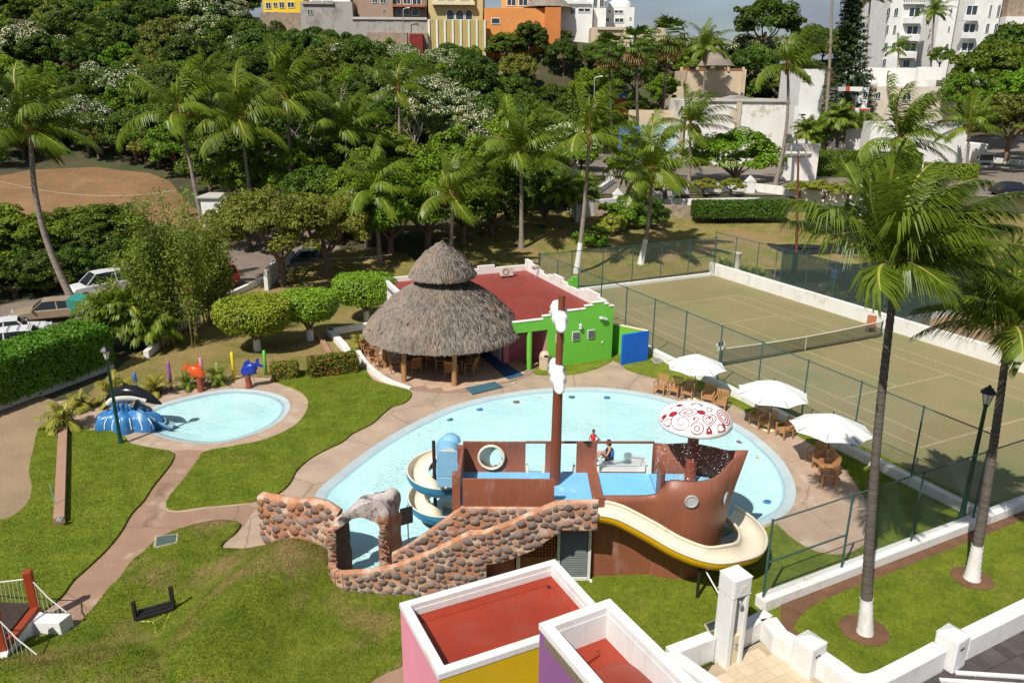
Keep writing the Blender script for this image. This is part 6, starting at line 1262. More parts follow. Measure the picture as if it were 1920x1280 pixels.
t = bld('domed_house', 'white house with a small dome on the skyline', YH+6, 1160, 52); block(t, 'wall', YH+6, 1128, 1190, 14, 60, 10, m_whiteb); c = VY(1163, 13, YH+8); b = MB(); b.lathe([(2.6, -.2), (2.6, .3), (2.2, 1.0), (1.3, 1.6), (0, 1.9)], (c.x, YH+9, c.z), 20); b.build('dome', m_whiteb, t); wins(t, YH+6, [(1134, 1138, 19, 25), (1141, 1145, 19, 25), (1151, 1169, 19, 26), (1135, 1142, 34, 41), (1152, 1170, 34, 43), (1180, 1184, 32, 38)])
t = bld('low_beige_house', 'low beige flat roofed house below the domed house', YH-6, 1145, 66); block(t, 'wall', YH-6, 1108, 1182, 52, 80, 8, m_beige); block(t, 'parapet', YH-6.4, 1120, 1168, 51, 56, 1, m_beige)
t = bld('far_beige_house', 'distant beige house with arched windows among the trees', YH+4, 1222, 62); block(t, 'wall', YH+4, 1198, 1248, 51, 78, 8, m_beige); wins(t, YH+4, [(1206, 1214, 57, 66), (1222, 1230, 56, 65)], arch=True)
# right: beige terrace house, peeling hall, houses, apartment block
Yb = 152
t = bld('terrace_house', 'beige house with a roof terrace and small palapa', Yb, 1340, 270); block(t, 'wall', Yb, 1277, 1400, 132, 300, 12, m_beige); block(t, 'left_wing', Yb-2, 1250, 1282, 162, 300, 10, m_beige); block(t, 'right_bay', Yb-.6, 1378, 1400, 130, 300, 1, m_beige)
for x in (1276, 1306, 1335, 1364, 1392): block(t, 'parapet_post', Yb-.25, x, x+4.5, 126, 134, .6, m_beige)
for x in (1281, 1310, 1340, 1369): block(t, 'parapet_rail', Yb-.1, x, x+24, 129, 132, .3, fm('terracotta_trim', (.36, .13, .07)))
c = VY(1342, 122, Yb+5); b = MB(); b.lathe([(3.5, 0), (2.6, 1.1), (1.5, 2.3), (.9, 2.6), (.9, 2.5), (.5, 3.3), (0, 3.8)], (c.x, Yb+5, c.z-.2), 20); b.build('terrace_palapa', m_thatch, t)
for s in (-2.4, 0, 2.4): b = MB(); b.tube([(c.x+s, Yb+4.4, c.z-2), (c.x+s, Yb+4.4, c.z+.4)], .14, 6); b.build('palapa_post', m_log, t)
Yp = 118
t = bld('peeling_hall', 'large white hall with peeling paint behind the car park', Yp, 1380, 275); block(t, 'wall', Yp, 1282, 1482, 190, 296, 14, m_peel); block(t, 'end_wall', Yp-.4, 1276, 1284, 205, 296, 2, m_beige); block(t, 'pilaster', Yp-.25, 1372, 1392, 186, 296, .4, fm('bare_render', (.46, .40, .31))); block(t, 'roof_cap', Yp-.3, 1300, 1482, 186.5, 190, 14, fm('pale_concrete', (.48, .46, .42)))
c0, c1, cp = VY(1358, 187, Yp), VY(1420, 187, Yp), VY(1388, 179, Yp); b = MB(); b.extr([c0, c1, cp], (0, 5, 0)); b.build('roof_ridge', fm('grey_roof_tile', (.30, .29, .28)), t)
block(t, 'side_annex', Yp+4, 1480, 1500, 200, 290, 6, m_whiteb)
t = bld('forecourt_wall', 'beige stained wall at the edge of the car park', 98, 1500, 345); t['category'] = 'wall'; block(t, 'wall', 98, 1466, 1538, 270, 340, .6, m_peel)
t = bld('mural_wall', 'low cream wall and blue painted stall behind the palms', 128, 1200, 225); t['category'] = 'wall'; block(t, 'wall', 128, 1178, 1280, 207, 240, .6, m_beige); block(t, 'blue_panel', 124, 1160, 1200, 238, 256, .5, fm('mural_blue', (.08, .16, .42))); block(t, 'pale_panel', 124, 1200, 1280, 234, 262, .5, fm('mural_pale', (.42, .55, .60)))
t = bld('blue_kiosk', 'small orange and blue kiosk up the street', 140, 1165, 195); t['category'] = 'kiosk'; block(t, 'stall', 140, 1156, 1174, 182, 202, 2, fm('kiosk_orange', (.62, .13, .03))); block(t, 'awning', 139, 1154, 1178, 177, 183, 3, fm('kiosk_blue', (.05, .16, .4)))
Yw = 128
t = bld('white_house', 'white house with dark upper window left of the conifer', Yw, 1515, 225); block(t, 'wall', Yw, 1488, 1548, 130, 270, 10, m_whiteb); wins(t, Yw, [(1503, 1521, 141, 153), (1488, 1512, 212, 219)]); block(t, 'balcony', Yw-1.5, 1482, 1530, 222, 232, 1.5, m_whiteb)
t = bld('balcony_house', 'beige and white house with red trimmed balconies and rooftop tank', 122, 1680, 290); block(t, 'wall', 122, 1625, 1800, 163, 300, 10, fm('cream_render', (.60, .53, .44))); block(t, 'left_wing', 120, 1588, 1630, 164, 300, 10, m_whiteb); block(t, 'balcony', 117.5, 1588, 1632, 203, 214, 2.5, m_whiteb); block(t, 'red_trim', 117.2, 1590, 1604, 200, 203, .4, fm('red_trim_paint', (.5, .06, .03))); block(t, 'red_trim', 117.2, 1612, 1632, 204, 207, .4, fm('red_trim_paint', (.5, .06, .03))); block(t, 'eave', 117, 1586, 1618, 163, 171, 3, m_whiteb)
block(t, 'eave_sign', 116.8, 1587, 1594, 162, 171, .3, fm('red_trim_paint', (.5, .06, .03))); wins(t, 120, [(1597, 1605, 173, 183), (1617, 1628, 172, 184), (1598, 1610, 218, 240)]); wins(t, 122, [(1640, 1652, 172, 186), (1728, 1752, 173, 188), (1690, 1710, 174, 188)], arch=True); block(t, 'street_wall', 112, 1625, 1818, 230, 300, 3, m_whiteb)
c = VY(1625, 157, 124); b = MB(); b.tube([(c.x-1.6, 124, c.z), (c.x-1.3, 124, c.z), (c.x+1.3, 124, c.z), (c.x+1.6, 124, c.z)], [.3, .62, .62, .3], 14); b.build('rooftop_tank', m_whiteb, t)
block(t, 'upper_terrace', 132, 1615, 1760, 128, 170, 8, m_whiteb); block(t, 'terrace_canopy', 130, 1612, 1645, 131, 138, 5, m_whiteb); block(t, 'terrace_wall', 128, 1720, 1770, 126, 150, 1, m_whiteb)
# apartment block
Ya = 165
t = bld('apartment_block', 'white apartment block with arched windows and balconies at the upper right', Ya, 1765, 128); block(t, 'left_tower', Ya, 1648, 1742, -40, 160, 14, m_whiteb); block(t, 'middle', Ya+3, 1740, 1805, -40, 160, 12, m_whiteb); block(t, 'right_tower', Ya-1, 1800, 1888, -40, 160, 14, m_whiteb)
wins(t, Ya, [(1661, 1670, 15, 31), (1675, 1685, 15, 31), (1659, 1667, 47, 64), (1673, 1681, 47, 64), (1656, 1665, 80, 96), (1670, 1680, 80, 96), (1653, 1662, 110, 126)], arch=True)
wins(t, Ya, [(1702, 1727, 14, 33), (1698, 1723, 48, 66), (1694, 1720, 80, 98), (1692, 1706, 113, 127)], arch=False)
for x, y in ((1700, 33), (1696, 66), (1690, 98)): block(t, 'balcony', Ya-1.3, x-2, x+29, y, y+11, 1.3, m_whiteb)
b = None
for k in range(9): block(t, 'baluster', Ya-.6, 1698+k*4.2, 1700+k*4.2, -3, 5, .3, m_whiteb)
block(t, 'baluster_rail', Ya-.7, 1696, 1737, -5, -3, .4, m_whiteb); block(t, 'baluster_base', Ya-.7, 1696, 1737, 5, 8, .6, m_whiteb)
wins(t, Ya+3, [(1780, 1786, 15, 28), (1776, 1782, 49, 60), (1771, 1779, 82, 92), (1743, 1748, 20, 28), (1741, 1747, 53, 62)], arch=True)
wins(t, Ya-1, [(1809, 1835, 10, 30), (1804, 1831, 44, 63), (1800, 1828, 79, 97)], arch=False); wins(t, Ya-1, [(1852, 1861, 9, 32), (1867, 1877, 9, 32), (1846, 1856, 44, 62), (1862, 1872, 44, 62), (1842, 1851, 79, 97), (1857, 1867, 79, 97)], arch=True)
for x, y in ((1806, 29), (1802, 62), (1797, 97)): block(t, 'balcony', Ya-2.3, x, x+32, y, y+10, 1.3, m_whiteb)
tag(block(None, 'terrace_stone_wall', Ya-2, 1886, 1990, 46, 150, 3, m_stonew), 'brown rubble wall right of the apartment block', 'wall'); tag(block(None, 'terrace_stone_wall', Ya+1, 1886, 1990, -30, 32, 3, m_stonew), 'upper rubble wall at the top right edge', 'wall'); tag(block(None, 'terrace_band', Ya-.2, 1884, 1990, 32, 46, 3, m_whiteb), 'white band wall between the two rubble walls', 'wall')
# ---- car park walls with pointed pillars, hedged
def park_wall(label, pts, h, z, caps=()):
    t = thing('car_park_wall', label, 'wall', pts[0]); 
    for a, c in zip(pts, pts[1:]): b = MB(); b.bar(Vector((a.x, a.y, z+h/2-1)), Vector((c.x, c.y, z+h/2-1)), .4, h+2); b.build('wall', m_wash, t)
    for p in caps:
        b = MB(); b.box((p.x, p.y, z+(h+.35)/2-.8), (1.0, .7, h+1.95)); b.build('pillar', m_wash, t); b = MB(); q = z+h+.35; b.extr([(p.x-.58, p.y-.4, q), (p.x+.58, p.y-.4, q), (p.x, p.y-.4, q+.62)], (0, .8, 0)); b.build('pillar_cap', m_wash, t)
W_ = lambda x, y, z=4.0: G(x, y, z)
park_wall('white planter wall along the car park with pointed pillars', [W_(1192, 372), W_(1290, 363), W_(1405, 358), W_(1470, 366), W_(1620, 374), W_(1700, 378)], .9, 4.0, (W_(1405, 362), W_(1617, 376)))
park_wall('lower white kerb wall in front of the planter wall', [G(1098, 384, 3.4), G(1160, 378, 3.4), G(1300, 380, 3.4), G(1480, 376, 3.4), G(1620, 384, 3.4)], .5, 3.3, (G(1158, 378, 3.4),))
park_wall('curved white wall at the car park entrance', [W_(1040, 352), W_(1085, 378), W_(1118, 366), W_(1148, 345)], .8, 3.9, (W_(1143, 345),))
park_wall('white street wall behind the palms', [W_(840, 330), W_(900, 325), W_(960, 318), W_(1040, 320), W_(1075, 330)], 1.3, 4.6, (W_(1075, 330),))
b = MB(); a, c = G(1080, 398, 2.5), G(1430, 404, 2.5); b.bar(a+Vector((0, 0, -.1)), c+Vector((0, 0, -.1)), .6, 2.0); o = b.build('retaining_wall', m_stonew); tag(o, 'grey stone retaining wall at the top of the grass slope', 'wall')
tag(low_wall('street_wall', 'white street wall at the right edge of the car park', W_(1850, 312), W_(2000, 330), .4, 1.4), None, None)
# white shed left, low garden walls
p = GT(412, 436); sh = thing('white_shed', 'small white shed with flat grey roof beside the dirt lot', 'shed', p); q0, q1 = VY(383, 438, p.y), VY(440, 372, p.y); b = MB(); b.box(((q0.x+q1.x)/2, p.y+1.4, (q0.z+q1.z)/2-.3), (q1.x-q0.x, 2.8, q1.z-q0.z+.6)); b.build('wall', m_whiteb, sh); b = MB(); b.box(((q0.x+q1.x)/2, p.y+1.4, q1.z+.08), (q1.x-q0.x+.5, 3.3, .16)); b.build('roof', fm('pale_concrete', (.48, .46, .42)), sh); b = MB(); b.box((q1.x-.03, p.y+1.0, q0.z+1.0), (.12, .9, 1.9)); b.build('door', fm('grey_door', (.25, .25, .26)), sh)
seg_wall('boundary_kerb', 'low white boundary kerb curving behind the topiary lawn', spline([G(*q) for q in [(275, 672), (310, 640), (330, 612), (420, 565), (500, 528), (560, 506), (600, 490), (680, 478), (760, 490), (800, 506)]], 3), .3, .45, -.1, m_wash)
seg_wall('white_gate_wall', 'white wall with opening left of the topiary trees', [G(500, 545), G(520, 520), G(552, 500)], .3, 1.5, -.1, m_wash)
seg_wall('flower_bed_wall', 'white bed wall running to the palapa', [G(616, 628), G(690, 615), G(725, 612)], .4, .35, -.1, m_wash); seg_wall('flower_bed_wall', 'white bed wall returning towards the red flowered hedge', [G(618, 626), G(645, 655), G(662, 682)], .4, .35, -.1, m_wash)
seg_wall('garden_step', 'brown step edge beside the white bed wall', [G(598, 630), G(618, 665)], .3, .15, -.1, MATS['terracotta_plaster'])
# ---- cars
m_tyre = mat('tyre_rubber', (.015, .015, .015), .8, .1); m_rim = mat('wheel_rim', (.35, .35, .36), .35, .1, metal=.5); m_cglass = mat('car_glass', (.015, .02, .025), .08, .1, spec=.7); m_lampc = mat('headlamp', (.6, .6, .58), .15, .05); m_tail = mat('tail_lamp', (.35, .01, .01), .25, .05)
def car(p, rz, kind, col, label, Lc_=4.4, Wc=1.75, Hc=1.42, cat='car'):
    t = thing('parked_car', label, cat, (0, 0, 0), 'cars parked on the gravel lot'); mp_ = mat('car_paint_%d_%d_%d' % tuple(int(c*999) for c in col), col, .25, .05, 2, spec=.6); h = Lc_/2
    if kind == 'sedan': low = [(-h, .35), (-h+.05, .72), (-h+.15, .86), (-.95, .93), (h-1.35, .93), (h-.35, .82), (h-.02, .66), (h, .35)]; cab = [(-h+.55, .90), (-h+1.15, Hc-.06), (-.2, Hc), (.45, Hc-.03), (h-1.25, .90)]
    elif kind == 'van': low = [(-h, .35), (-h+.02, .9), (-h+.05, 1.02), (h-1.25, 1.02), (h-.25, .92), (h, .7), (h, .35)]; cab = [(-h+.06, 1.0), (-h+.22, Hc-.02), (-.2, Hc), (h-1.75, Hc-.04), (h-1.0, 1.0)]
    else: low = [(-h, .35), (-h+.02, .85), (-h+.1, .95), (h-1.4, .95), (h-.3, .86), (h, .66), (h, .35)]; cab = [(-h+.12, .92), (-h+.5, Hc-.04), (0, Hc), (.5, Hc-.04), (h-1.3, .92)]
    b = MB(); b.extr([(x, -Wc/2, z) for x, z in low], (0, Wc, 0)); b.build('body', mp_, t, .07)
    gw = Wc/2-.06; tw = Wc/2-.24; n = len(cab); vs = []
    for s in (-1, 1):
        for x, z in cab: f = (z-cab[0][1])/(Hc-cab[0][1]); vs.append((x, s*(gw+(tw-gw)*f), z))
    b = MB(); b.add(vs, [tuple(range(n))[::-1] if False else tuple(range(n)), tuple(range(n, 2*n))[::-1]]+[(k, n+k, n+k+1, k+1) for k in range(n-1)]); b.build('glasshouse', m_cglass, t)
    b = MB(); k0, k1 = 1, n-2; rf = [vs[k] for k in range(k0, k1+1)]+[vs[n+k] for k in range(k1, k0-1, -1)]; b.extr(rf, (0, 0, .045)); b.build('roof', mp_, t, .03)
    for s in (0, n):
        for k in list(range(0, 1))+[n-2]:
            b = MB(); b.bar(vs[s+k], vs[s+k+1], .07, .06, up=(0, 1, 0)); b.build('pillar', mp_, t)
        b = MB(); a = Vector(vs[s+1]); c = Vector(vs[s+n-2]); m1 = (a+c)/2; bs = (Vector(vs[s])+Vector(vs[s+n-1]))/2; b.bar(m1, Vector((m1.x-.05, bs.y, bs.z)), .07, .05, up=(0, 1, 0)); b.build('pillar', mp_, t)
    for x in (-h+.82, h-.82):
        for s in (-1, 1):
            b = MB(); c = Vector((x, s*(Wc/2-.08), .31)); b.tube([c-Vector((0, .11, 0)), c+Vector((0, .11, 0))], .31, 18); wl = b.build('wheel', m_tyre, t); b = MB(); b.tube([c-Vector((0, .12, 0)), c+Vector((0, .12, 0))], .19, 12); b.build('rim', m_rim, wl)
    for s in (-1, 1):
        b = MB(); b.box((h-.06, s*(Wc/2-.25), .68), (.12, .36, .14)); b.build('headlight', m_lampc, t); b = MB(); b.box((-h+.03, s*(Wc/2-.2), .74), (.1, .26, .2)); b.build('tail_light', m_tail, t); b = MB(); b.box((h-1.35, s*(Wc/2+.06), .98), (.1, .18, .12)); b.build('door_mirror', mp_, t)
    b = MB(); b.box((h+.01, 0, .42), (.1, Wc-.2, .14)); b.build('bumper', m_black, t); b = MB(); b.box((-h-.01, 0, .45), (.1, Wc-.2, .16)); b.build('bumper', mp_, t)
    put(t, p, rz); return t
car(G(100, 600), R(205), 'sedan', (.33, .25, .17), 'gold sedan parked behind the long clipped hedge', 4.7)
car(G(25, 640), R(30), 'sedan', (.66, .66, .66), 'white sedan at the left edge of the gravel lot', 4.3)
car(G(195, 552), R(225), 'van', (.66, .66, .66), 'white sport utility car with pink cloth in its window', 4.6, 1.8, 1.75)
c_ = car(G(50, 672), R(25), 'van', (.68, .68, .68), 'white van with a roof rack just behind the hedge', 4.6, 1.75, 1.8, 'van')
for k in range(6): b = MB(); b.tube([(-1.6+k*.5, -.7, 1.9), (-1.6+k*.5, .7, 1.9)], .02, 5); o = b.build('roof_rack_bar', m_black); o.parent = c_; o.location = (0, 0, 0)
car(G(312, 628), R(245), 'hatch', (.62, .62, .63), 'white hatchback half hidden behind the bamboo', 4.0)
car(G(392, 545), R(240), 'van', (.45, .03, .025), 'red pickup glimpsed between the bamboo and the round tree', 4.6, 1.8, 1.7)
car(G(575, 500), R(200), 'sedan', (.03, .05, .08), 'dark blue car in the shade behind the gate wall', 4.4)
car(W_(1895, 366), R(10), 'sedan', (.015, .02, .04), 'dark blue car at the right edge by the street wall', 4.5)
tr_ = thing('white_truck', 'white box truck parked by the street wall', 'truck', W_(1840, 318)); c = W_(1838, 316, 4.2)
b = MB(); b.box((c.x, c.y, c.z+1.25), (2.3, 2.2, 2.2)); b.build('cab', m_whiteb, tr_, .15); b = MB(); b.box((c.x, c.y+4.0, c.z+1.9), (2.5, 5.6, 3.0)); b.build('cargo_box', m_whiteb, tr_, .05); b = MB(); b.box((c.x, c.y-1.11, c.z+1.65), (1.9, .06, .8)); b.build('windscreen', m_cglass, tr_); b = MB(); b.box((c.x, c.y-1.12, c.z+.75), (1.7, .06, .3)); b.build('grille', m_black, tr_)
for sx in (-1, 1):
    for yy in (-.3, 4.5): b = MB(); b.tube([(c.x+sx*1.0, c.y+yy, c.z+.42), (c.x+sx*1.2, c.y+yy, c.z+.42)], .42, 16); b.build('wheel', m_tyre, tr_)
    b = MB(); b.box((c.x+sx*.85, c.y-1.13, c.z+.75), (.35, .05, .22)); b.build('headlight', m_lampc, tr_); b = MB(); b.box((c.x+sx*1.28, c.y-1.0, c.z+1.6), (.12, .1, .45)); b.build('door_mirror', m_black, tr_)
aw = thing('green_awning', 'teal cloth awning between the parked cars', 'awning', G(155, 600)); p = G(150, 600); b = MB(); b.add([p+Vector((-.5, -.3, 1.5)), p+Vector((.9, -.4, 1.3)), p+Vector((1.0, .5, 1.6)), p+Vector((-.3, .6, 1.7)), p+Vector((-.5, -.35, .5)), p+Vector((-.1, -.4, .5))], [(0, 1, 2, 3), (4, 5, 1, 0)]); b.build('cloth', mat('teal_cloth', (.02, .20, .17), .8, .1, 3), aw)
for d in ((-.5, -.3), (.9, -.4), (1.0, .5), (-.3, .6)): b = MB(); b.tube([p+Vector((*d, 0)), p+Vector((*d, 1.5))], .025, 6); b.build('pole', m_grey, aw)
# street lights and wires
for px, y0, y1, Y, lb in ((692, 400, 320, 70, 'grey street light standing behind the topiary lawn'), (1115, 188, 147, 130, 'thin street pole on the hillside road'), (756, 78, 18, 166, 'pale street lamp pole by the grey wall')):
    a, c = VY(px, y0, Y), VY(px, y1, Y); t = thing('street_light', lb, 'street light', (a.x, Y, a.z-4)); b = MB(); b.tube([(a.x, Y, a.z-4), c], .09, 6); b.build('pole', m_grey, t); b = MB(); b.tube([c, c+Vector((.5, 0, .25)), c+Vector((1.3, 0, .3))], [.06, .06, .12], 6); b.build('lamp_head', m_frame, t)
for a, c, sag, lb in ((VY(0, 340, 66), VY(330, 357, 66), .8, 'white cable strung across the dirt lot'), (G(585, 520)+Vector((0, 0, 1.6)), VY(735, 477, 62), .15, 'white cable strung between the gate wall and the palm')):
    n = 16; P_ = [a+(c-a)*(k/n)-Vector((0, 0, sag*4*(k/n)*(1-k/n))) for k in range(n+1)]; o = tubeobj('cable', P_, .013, m_rope, None, 4); tag(o, lb, 'cable')
# nursery behind the court wall: shade cloth roof, pots, tables, barrel
nu = thing('nursery_shelter', 'black shade cloth shelter on poles behind the court fence', 'shelter', G(1640, 520)); m_shade = mat('black_shade_cloth', (.008, .009, .011), .8, .3, 3, bump=.5, bscale=4)
def cl(x0, x1, y0, y1, z):
    b = MB(); b.grid(lambda a, q: Vector((x0+(x1-x0)*a, y0+(y1-y0)*q, z+.25*mnoise.noise(Vector((x0+6*a, 4*q, z)))-.3*math.sin(PI*a)*math.sin(PI*q))), 14, 10); b.build('shade_cloth', m_shade, nu)
p = G(1515, 478, 2.6); cl(p.x-2.0, p.x+4.6, p.y, p.y+4, 2.7); p = G(1660, 528, 2.4); cl(p.x-2.0, p.x+7, p.y+.5, p.y+6, 2.4)
for px, py in ((1452, 520), (1545, 545), (1590, 560), (1640, 590), (1700, 540), (1580, 515), (1500, 500)): p = G(px, py); b = MB(); b.tube([p, p+Vector((0, 0, 2.5))], .03, 6); b.build('pole', m_grey, nu)
m_soilp = m_soil
def pot(p, r, h, m, name='plant_pot'):
    b = MB(); b.lathe([(0, 0), (r*.72, 0), (r, h), (r*1.06, h), (r*1.06, h*.93), (r*.9, h*.93), (r*.9, h*.9), (0, h*.9)], p, 14); return b
ba = thing('blue_barrel', 'blue plastic barrel in the plant nursery', 'barrel', G(1562, 535)); p = G(1562, 535); b = MB(); b.lathe([(0, .5), (.28, .5), (.30, .7), (.28, .9), (.30, 1.1), (.28, 1.3), (0, 1.3)], p, 14); b.build('barrel_body', mat('blue_plastic', (.06, .17, .38), .4, .08), ba)
bn = thing('nursery_bench', 'wooden potting bench with seedlings behind the court fence', 'bench', G(1600, 565)); p = G(1600, 560); b = MB(); b.box(p+Vector((0, 0, .75)), (5, 1.2, .06), rz=-.45); b.build('bench_top', m_grey, bn)
# ================================================================ PLANTS
def leafm(n, c, rnd=.25, tr=.22, fine=.35, fs=9): return mat(n, c, .5, .30, .8, fine, fs, rnd=rnd, trans=tr, spec=.3)
m_lf = [leafm('leaf_deep_green', (.068, .12, .008)), leafm('leaf_mid_green', (.12, .185, .010)), leafm('leaf_olive_green', (.165, .195, .024)), leafm('leaf_bright_green', (.145, .245, .010))]
m_lyel = leafm('leaf_yellow_green', (.25, .28, .03), .15); m_bloss = mat('cream_blossom', (.66, .62, .46), .7, .15, 2, .2, 12, rnd=.1); m_bark = mat('grey_bark', (.16, .12, .09), .9, .3, 3, .2, 20, bump=.5, bscale=12)
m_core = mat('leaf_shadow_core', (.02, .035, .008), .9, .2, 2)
def trunk(rg, h, r, n=4, spread=1.0, m=None):
    b = MB(); b.tube([(0, 0, -.6), (.1*spread, .05, h*.45), (.05, -.05, h)], [r*1.25, r, r*.7], 7)
    for k in range(n):
        a = 2*PI*k/n+rg.random(); e = Vector((math.cos(a)*spread, math.sin(a)*spread, h+.5*spread+.5*rg.random())); b.tube([(.08, 0, h*(.5+.1*k/n)), tuple(e*.6+Vector((0, 0, h*.1))), tuple(e)], [r*.6, r*.4, r*.12], 5)
    return b
def clumps(rg, n, rx, rz, zc, rmin, rmax, flat=0.0, hollow=.75):
    d = ico(rg, n*3); d = d[d[:, 2] > -.55][:n]; f = (hollow+(1-hollow)*rg.random(len(d)))[:, None]
    C = d*f*np.array([rx, rx, rz])*(.8+.35*rg.random((len(d), 1))); C[:, 2] += zc
    return C, rmin+(rmax-rmin)*rg.random(len(d))
def tree_proto(seed, rx, rz, h, ncl, per, size, lm, blossom=0, rr=(.8, 1.35), name='broadleaf_tree', up=.5, bm=None):
    rg = np.random.default_rng(seed); t = thing(name, 'x', 'tree', (0, 0, 0)); zc = h+rz*.55
    tr = trunk(rg, h, .05*rx+.06, 5, rx*.55).build('trunk', m_bark, t)
    C, rad = clumps(rg, ncl, rx, rz, zc, rr[0]*rx*.27, rr[1]*rx*.27)
    v = crown_leaves(rg, C, rad, per, size, up); o = link('crown', fastmesh('crown', v, 4, lm), t)
    if blossom:
        top = C[:, 2] > zc-.1*rz; Cb, rb = C[top], rad[top]*1.04
        sel = rg.random(len(Cb)) < blossom; v = crown_leaves(rg, Cb[sel], rb[sel], int(per*.75), size*.62, .6, -.05); link('blossom', fastmesh('blossom', v, 4, bm or m_bloss), t)
    return t
PROTO = {}
PROTO['a'] = tree_proto(1, 3.6, 2.5, 3.0, 60, 190, .175, m_lf[0], rr=(.6, 1.15)); PROTO['b'] = tree_proto(2, 3.3, 2.3, 2.6, 56, 190, .165, m_lf[1], rr=(.6, 1.15)); PROTO['c'] = tree_proto(3, 3.4, 2.0, 2.4, 54, 190, .16, m_lf[2], rr=(.5, 1.1)); PROTO['d'] = tree_proto(4, 3.0, 2.6, 2.2, 56, 180, .16, m_lf[3], rr=(.55, 1.15))
PROTO['e'] = tree_proto(5, 4.0, 2.4, 3.2, 66, 180, .175, m_lf[0], rr=(.45, 1.1)); PROTO['f'] = tree_proto(6, 3.4, 2.4, 2.8, 56, 180, .175, m_lf[0], .85, name='flowering_tree'); PROTO['g'] = tree_proto(7, 3.0, 2.2, 2.6, 54, 180, .175, m_lf[1], .75, name='flowering_tree')
# finer trees for the middle distance
PROTO['n1'] = tree_proto(21, 3.6, 2.4, 2.4, 75, 190, .13, m_lf[3], rr=(.55, 1.0)); PROTO['n2'] = tree_proto(22, 3.6, 1.9, 3.0, 85, 250, .09, m_lf[2], rr=(.4, .85)); PROTO['n3'] = tree_proto(23, 3.2, 2.6, 2.2, 70, 190, .13, m_lf[1], rr=(.55, 1.0)); PROTO['n4'] = tree_proto(24, 2.6, 2.0, 1.0, 55, 180, .11, m_lf[0], rr=(.55, 1.0)); PROTO['n5'] = tree_proto(25, 1.5, 1.1, .3, 40, 170, .085, m_lf[3], rr=(.6, 1.1), name='shrub'); PROTO['n6'] = tree_proto(26, 1.4, 1.1, .3, 36, 170, .085, m_lyel, rr=(.6, 1.1), name='shrub')
_used = set()
def plant(k, loc, rz, sc, label, cat=None, group=None):
    r = PROTO[k]
    if k in _used: r = copy_tree(r, loc, rz, sc)
    else: _used.add(k); put(r, loc, rz, sc)
    r['label'] = label; r['category'] = cat or ('shrub' if r.name.startswith('shrub') else 'tree')
    if group: r['group'] = group
    elif 'group' in r: del r['group']
    return r
def proj(p):
    d = Vector(p)-Vector((0, 0, CAM_H)); z = d.dot(_F); return 960+CAM_F*d.dot(_Rt)/z, 640-CAM_F*d.dot(_Up)/z
YL = [(-300, -200), (478, -200), (480, 40), (560, 48), (650, 52), (690, 66), (735, 74), (800, 82), (900, 82), (905, 40), (960, 34), (1045, 40), (1060, 48), (1110, 56), (1125, 70), (1190, 68), (1240, 62), (1330, 55), (1385, 40), (1390, 8), (1440, 20), (1490, 30), (1500, -40), (1640, -40), (1644, 128), (1890, 128), (1892, 105), (2300, 105)]
def forest():
    rg = random.Random(5); pts = []; kinds = 'abcde'; y = 97.0; n = 0
    names = {'a': 'dense dark green tree in the wooded hillside', 'b': 'mid green leafy tree in the wooded hillside', 'c': 'olive green spreading tree in the wooded hillside', 'd': 'bright green rounded tree in the wooded hillside', 'e': 'large dark spreading tree in the wooded hillside', 'f': 'cream flowering tree on the wooded hillside', 'g': 'sparsely cream flowered tree on the wooded hillside'}
    while y < 215:
        sp = 5.0+(y-97)*.022; x = -140.0
        while x < 150:
            px, py = x+rg.uniform(-.42, .42)*sp, y+rg.uniform(-.42, .42)*sp; x += sp
            if 8 < px < 112 and py < 150: continue
            if px > 55 and 160 < py < 190 and px < 112: continue
            z = Zt(px, py); sc = rg.uniform(.72, 1.12)*(1+.15*sstep(120, 180, py)); k = rg.choice(kinds)
            q = proj((px, py, z+7.6*sc)); qb = proj((px, py, z))
            if q[0] < -110 or q[0] > 2030 or qb[1] < -60: continue
            if inside(px, py-3, DIRT_LOT) or inside(px, py, DIRT_LOT): continue
            w_ = 3.2*sc/py*CAM_F; lim = max(pw(q[0]+s*w_, YL) for s in (-.8, -.4, 0, .4, .8))
            if q[1] < lim:
                if qb[1] < lim+8: continue
                sc *= max(.35, (qb[1]-lim)/(qb[1]-q[1]))
                if sc < .36: continue
            fl = mnoise.noise(Vector((px*.045, py*.045, 9)))
            if fl > .14 and rg.random() < .8: k = rg.choice('ffg')
            elif rg.random() < .05: k = 'f'
            plant(k, (px, py, z-.2), rg.uniform(0, 6.28), (sc*rg.uniform(.9, 1.1), sc*rg.uniform(.9, 1.1), sc*rg.uniform(.85, 1.2)), names[k], None, 'hillside trees: '+names[k]); n += 1
        y += sp*.92
    return n
NF = forest()
# ---- hand placed trees and shrubs
def tp(k, px, pb, sc, label, z=None, Y=None, cat=None, rz=None):
    p = VY(px, pb, Y) if Y else (GT(px, pb) if z is None else G(px, pb, z)); plant(k, (p.x, p.y, p.z-.05), (px*.37) % 6.28 if rz is None else rz, sc, label, cat)
tp('n2', 530, 538, (1.35, 1.2, 1.25), 'spreading yellow green tree behind the topiary lawn'); tp('n2', 610, 520, (1.0, 1.0, 1.1), 'smaller spreading olive tree right of the yellow green one')
tp('n1', 800, 470, (1.35, 1.2, 1.25), 'large bright green leafy tree behind the palapa'); tp('n1', 735, 480, (1.0, 1.0, 1.15), 'bright green leafy tree left of the palapa tip'); tp('n3', 870, 455, (1.2, 1.2, 1.2), 'broad mid green tree right of the palapa tip'); tp('n3', 690, 462, (.9, .9, 1.3), 'leafy green tree behind the palm by the topiary lawn')
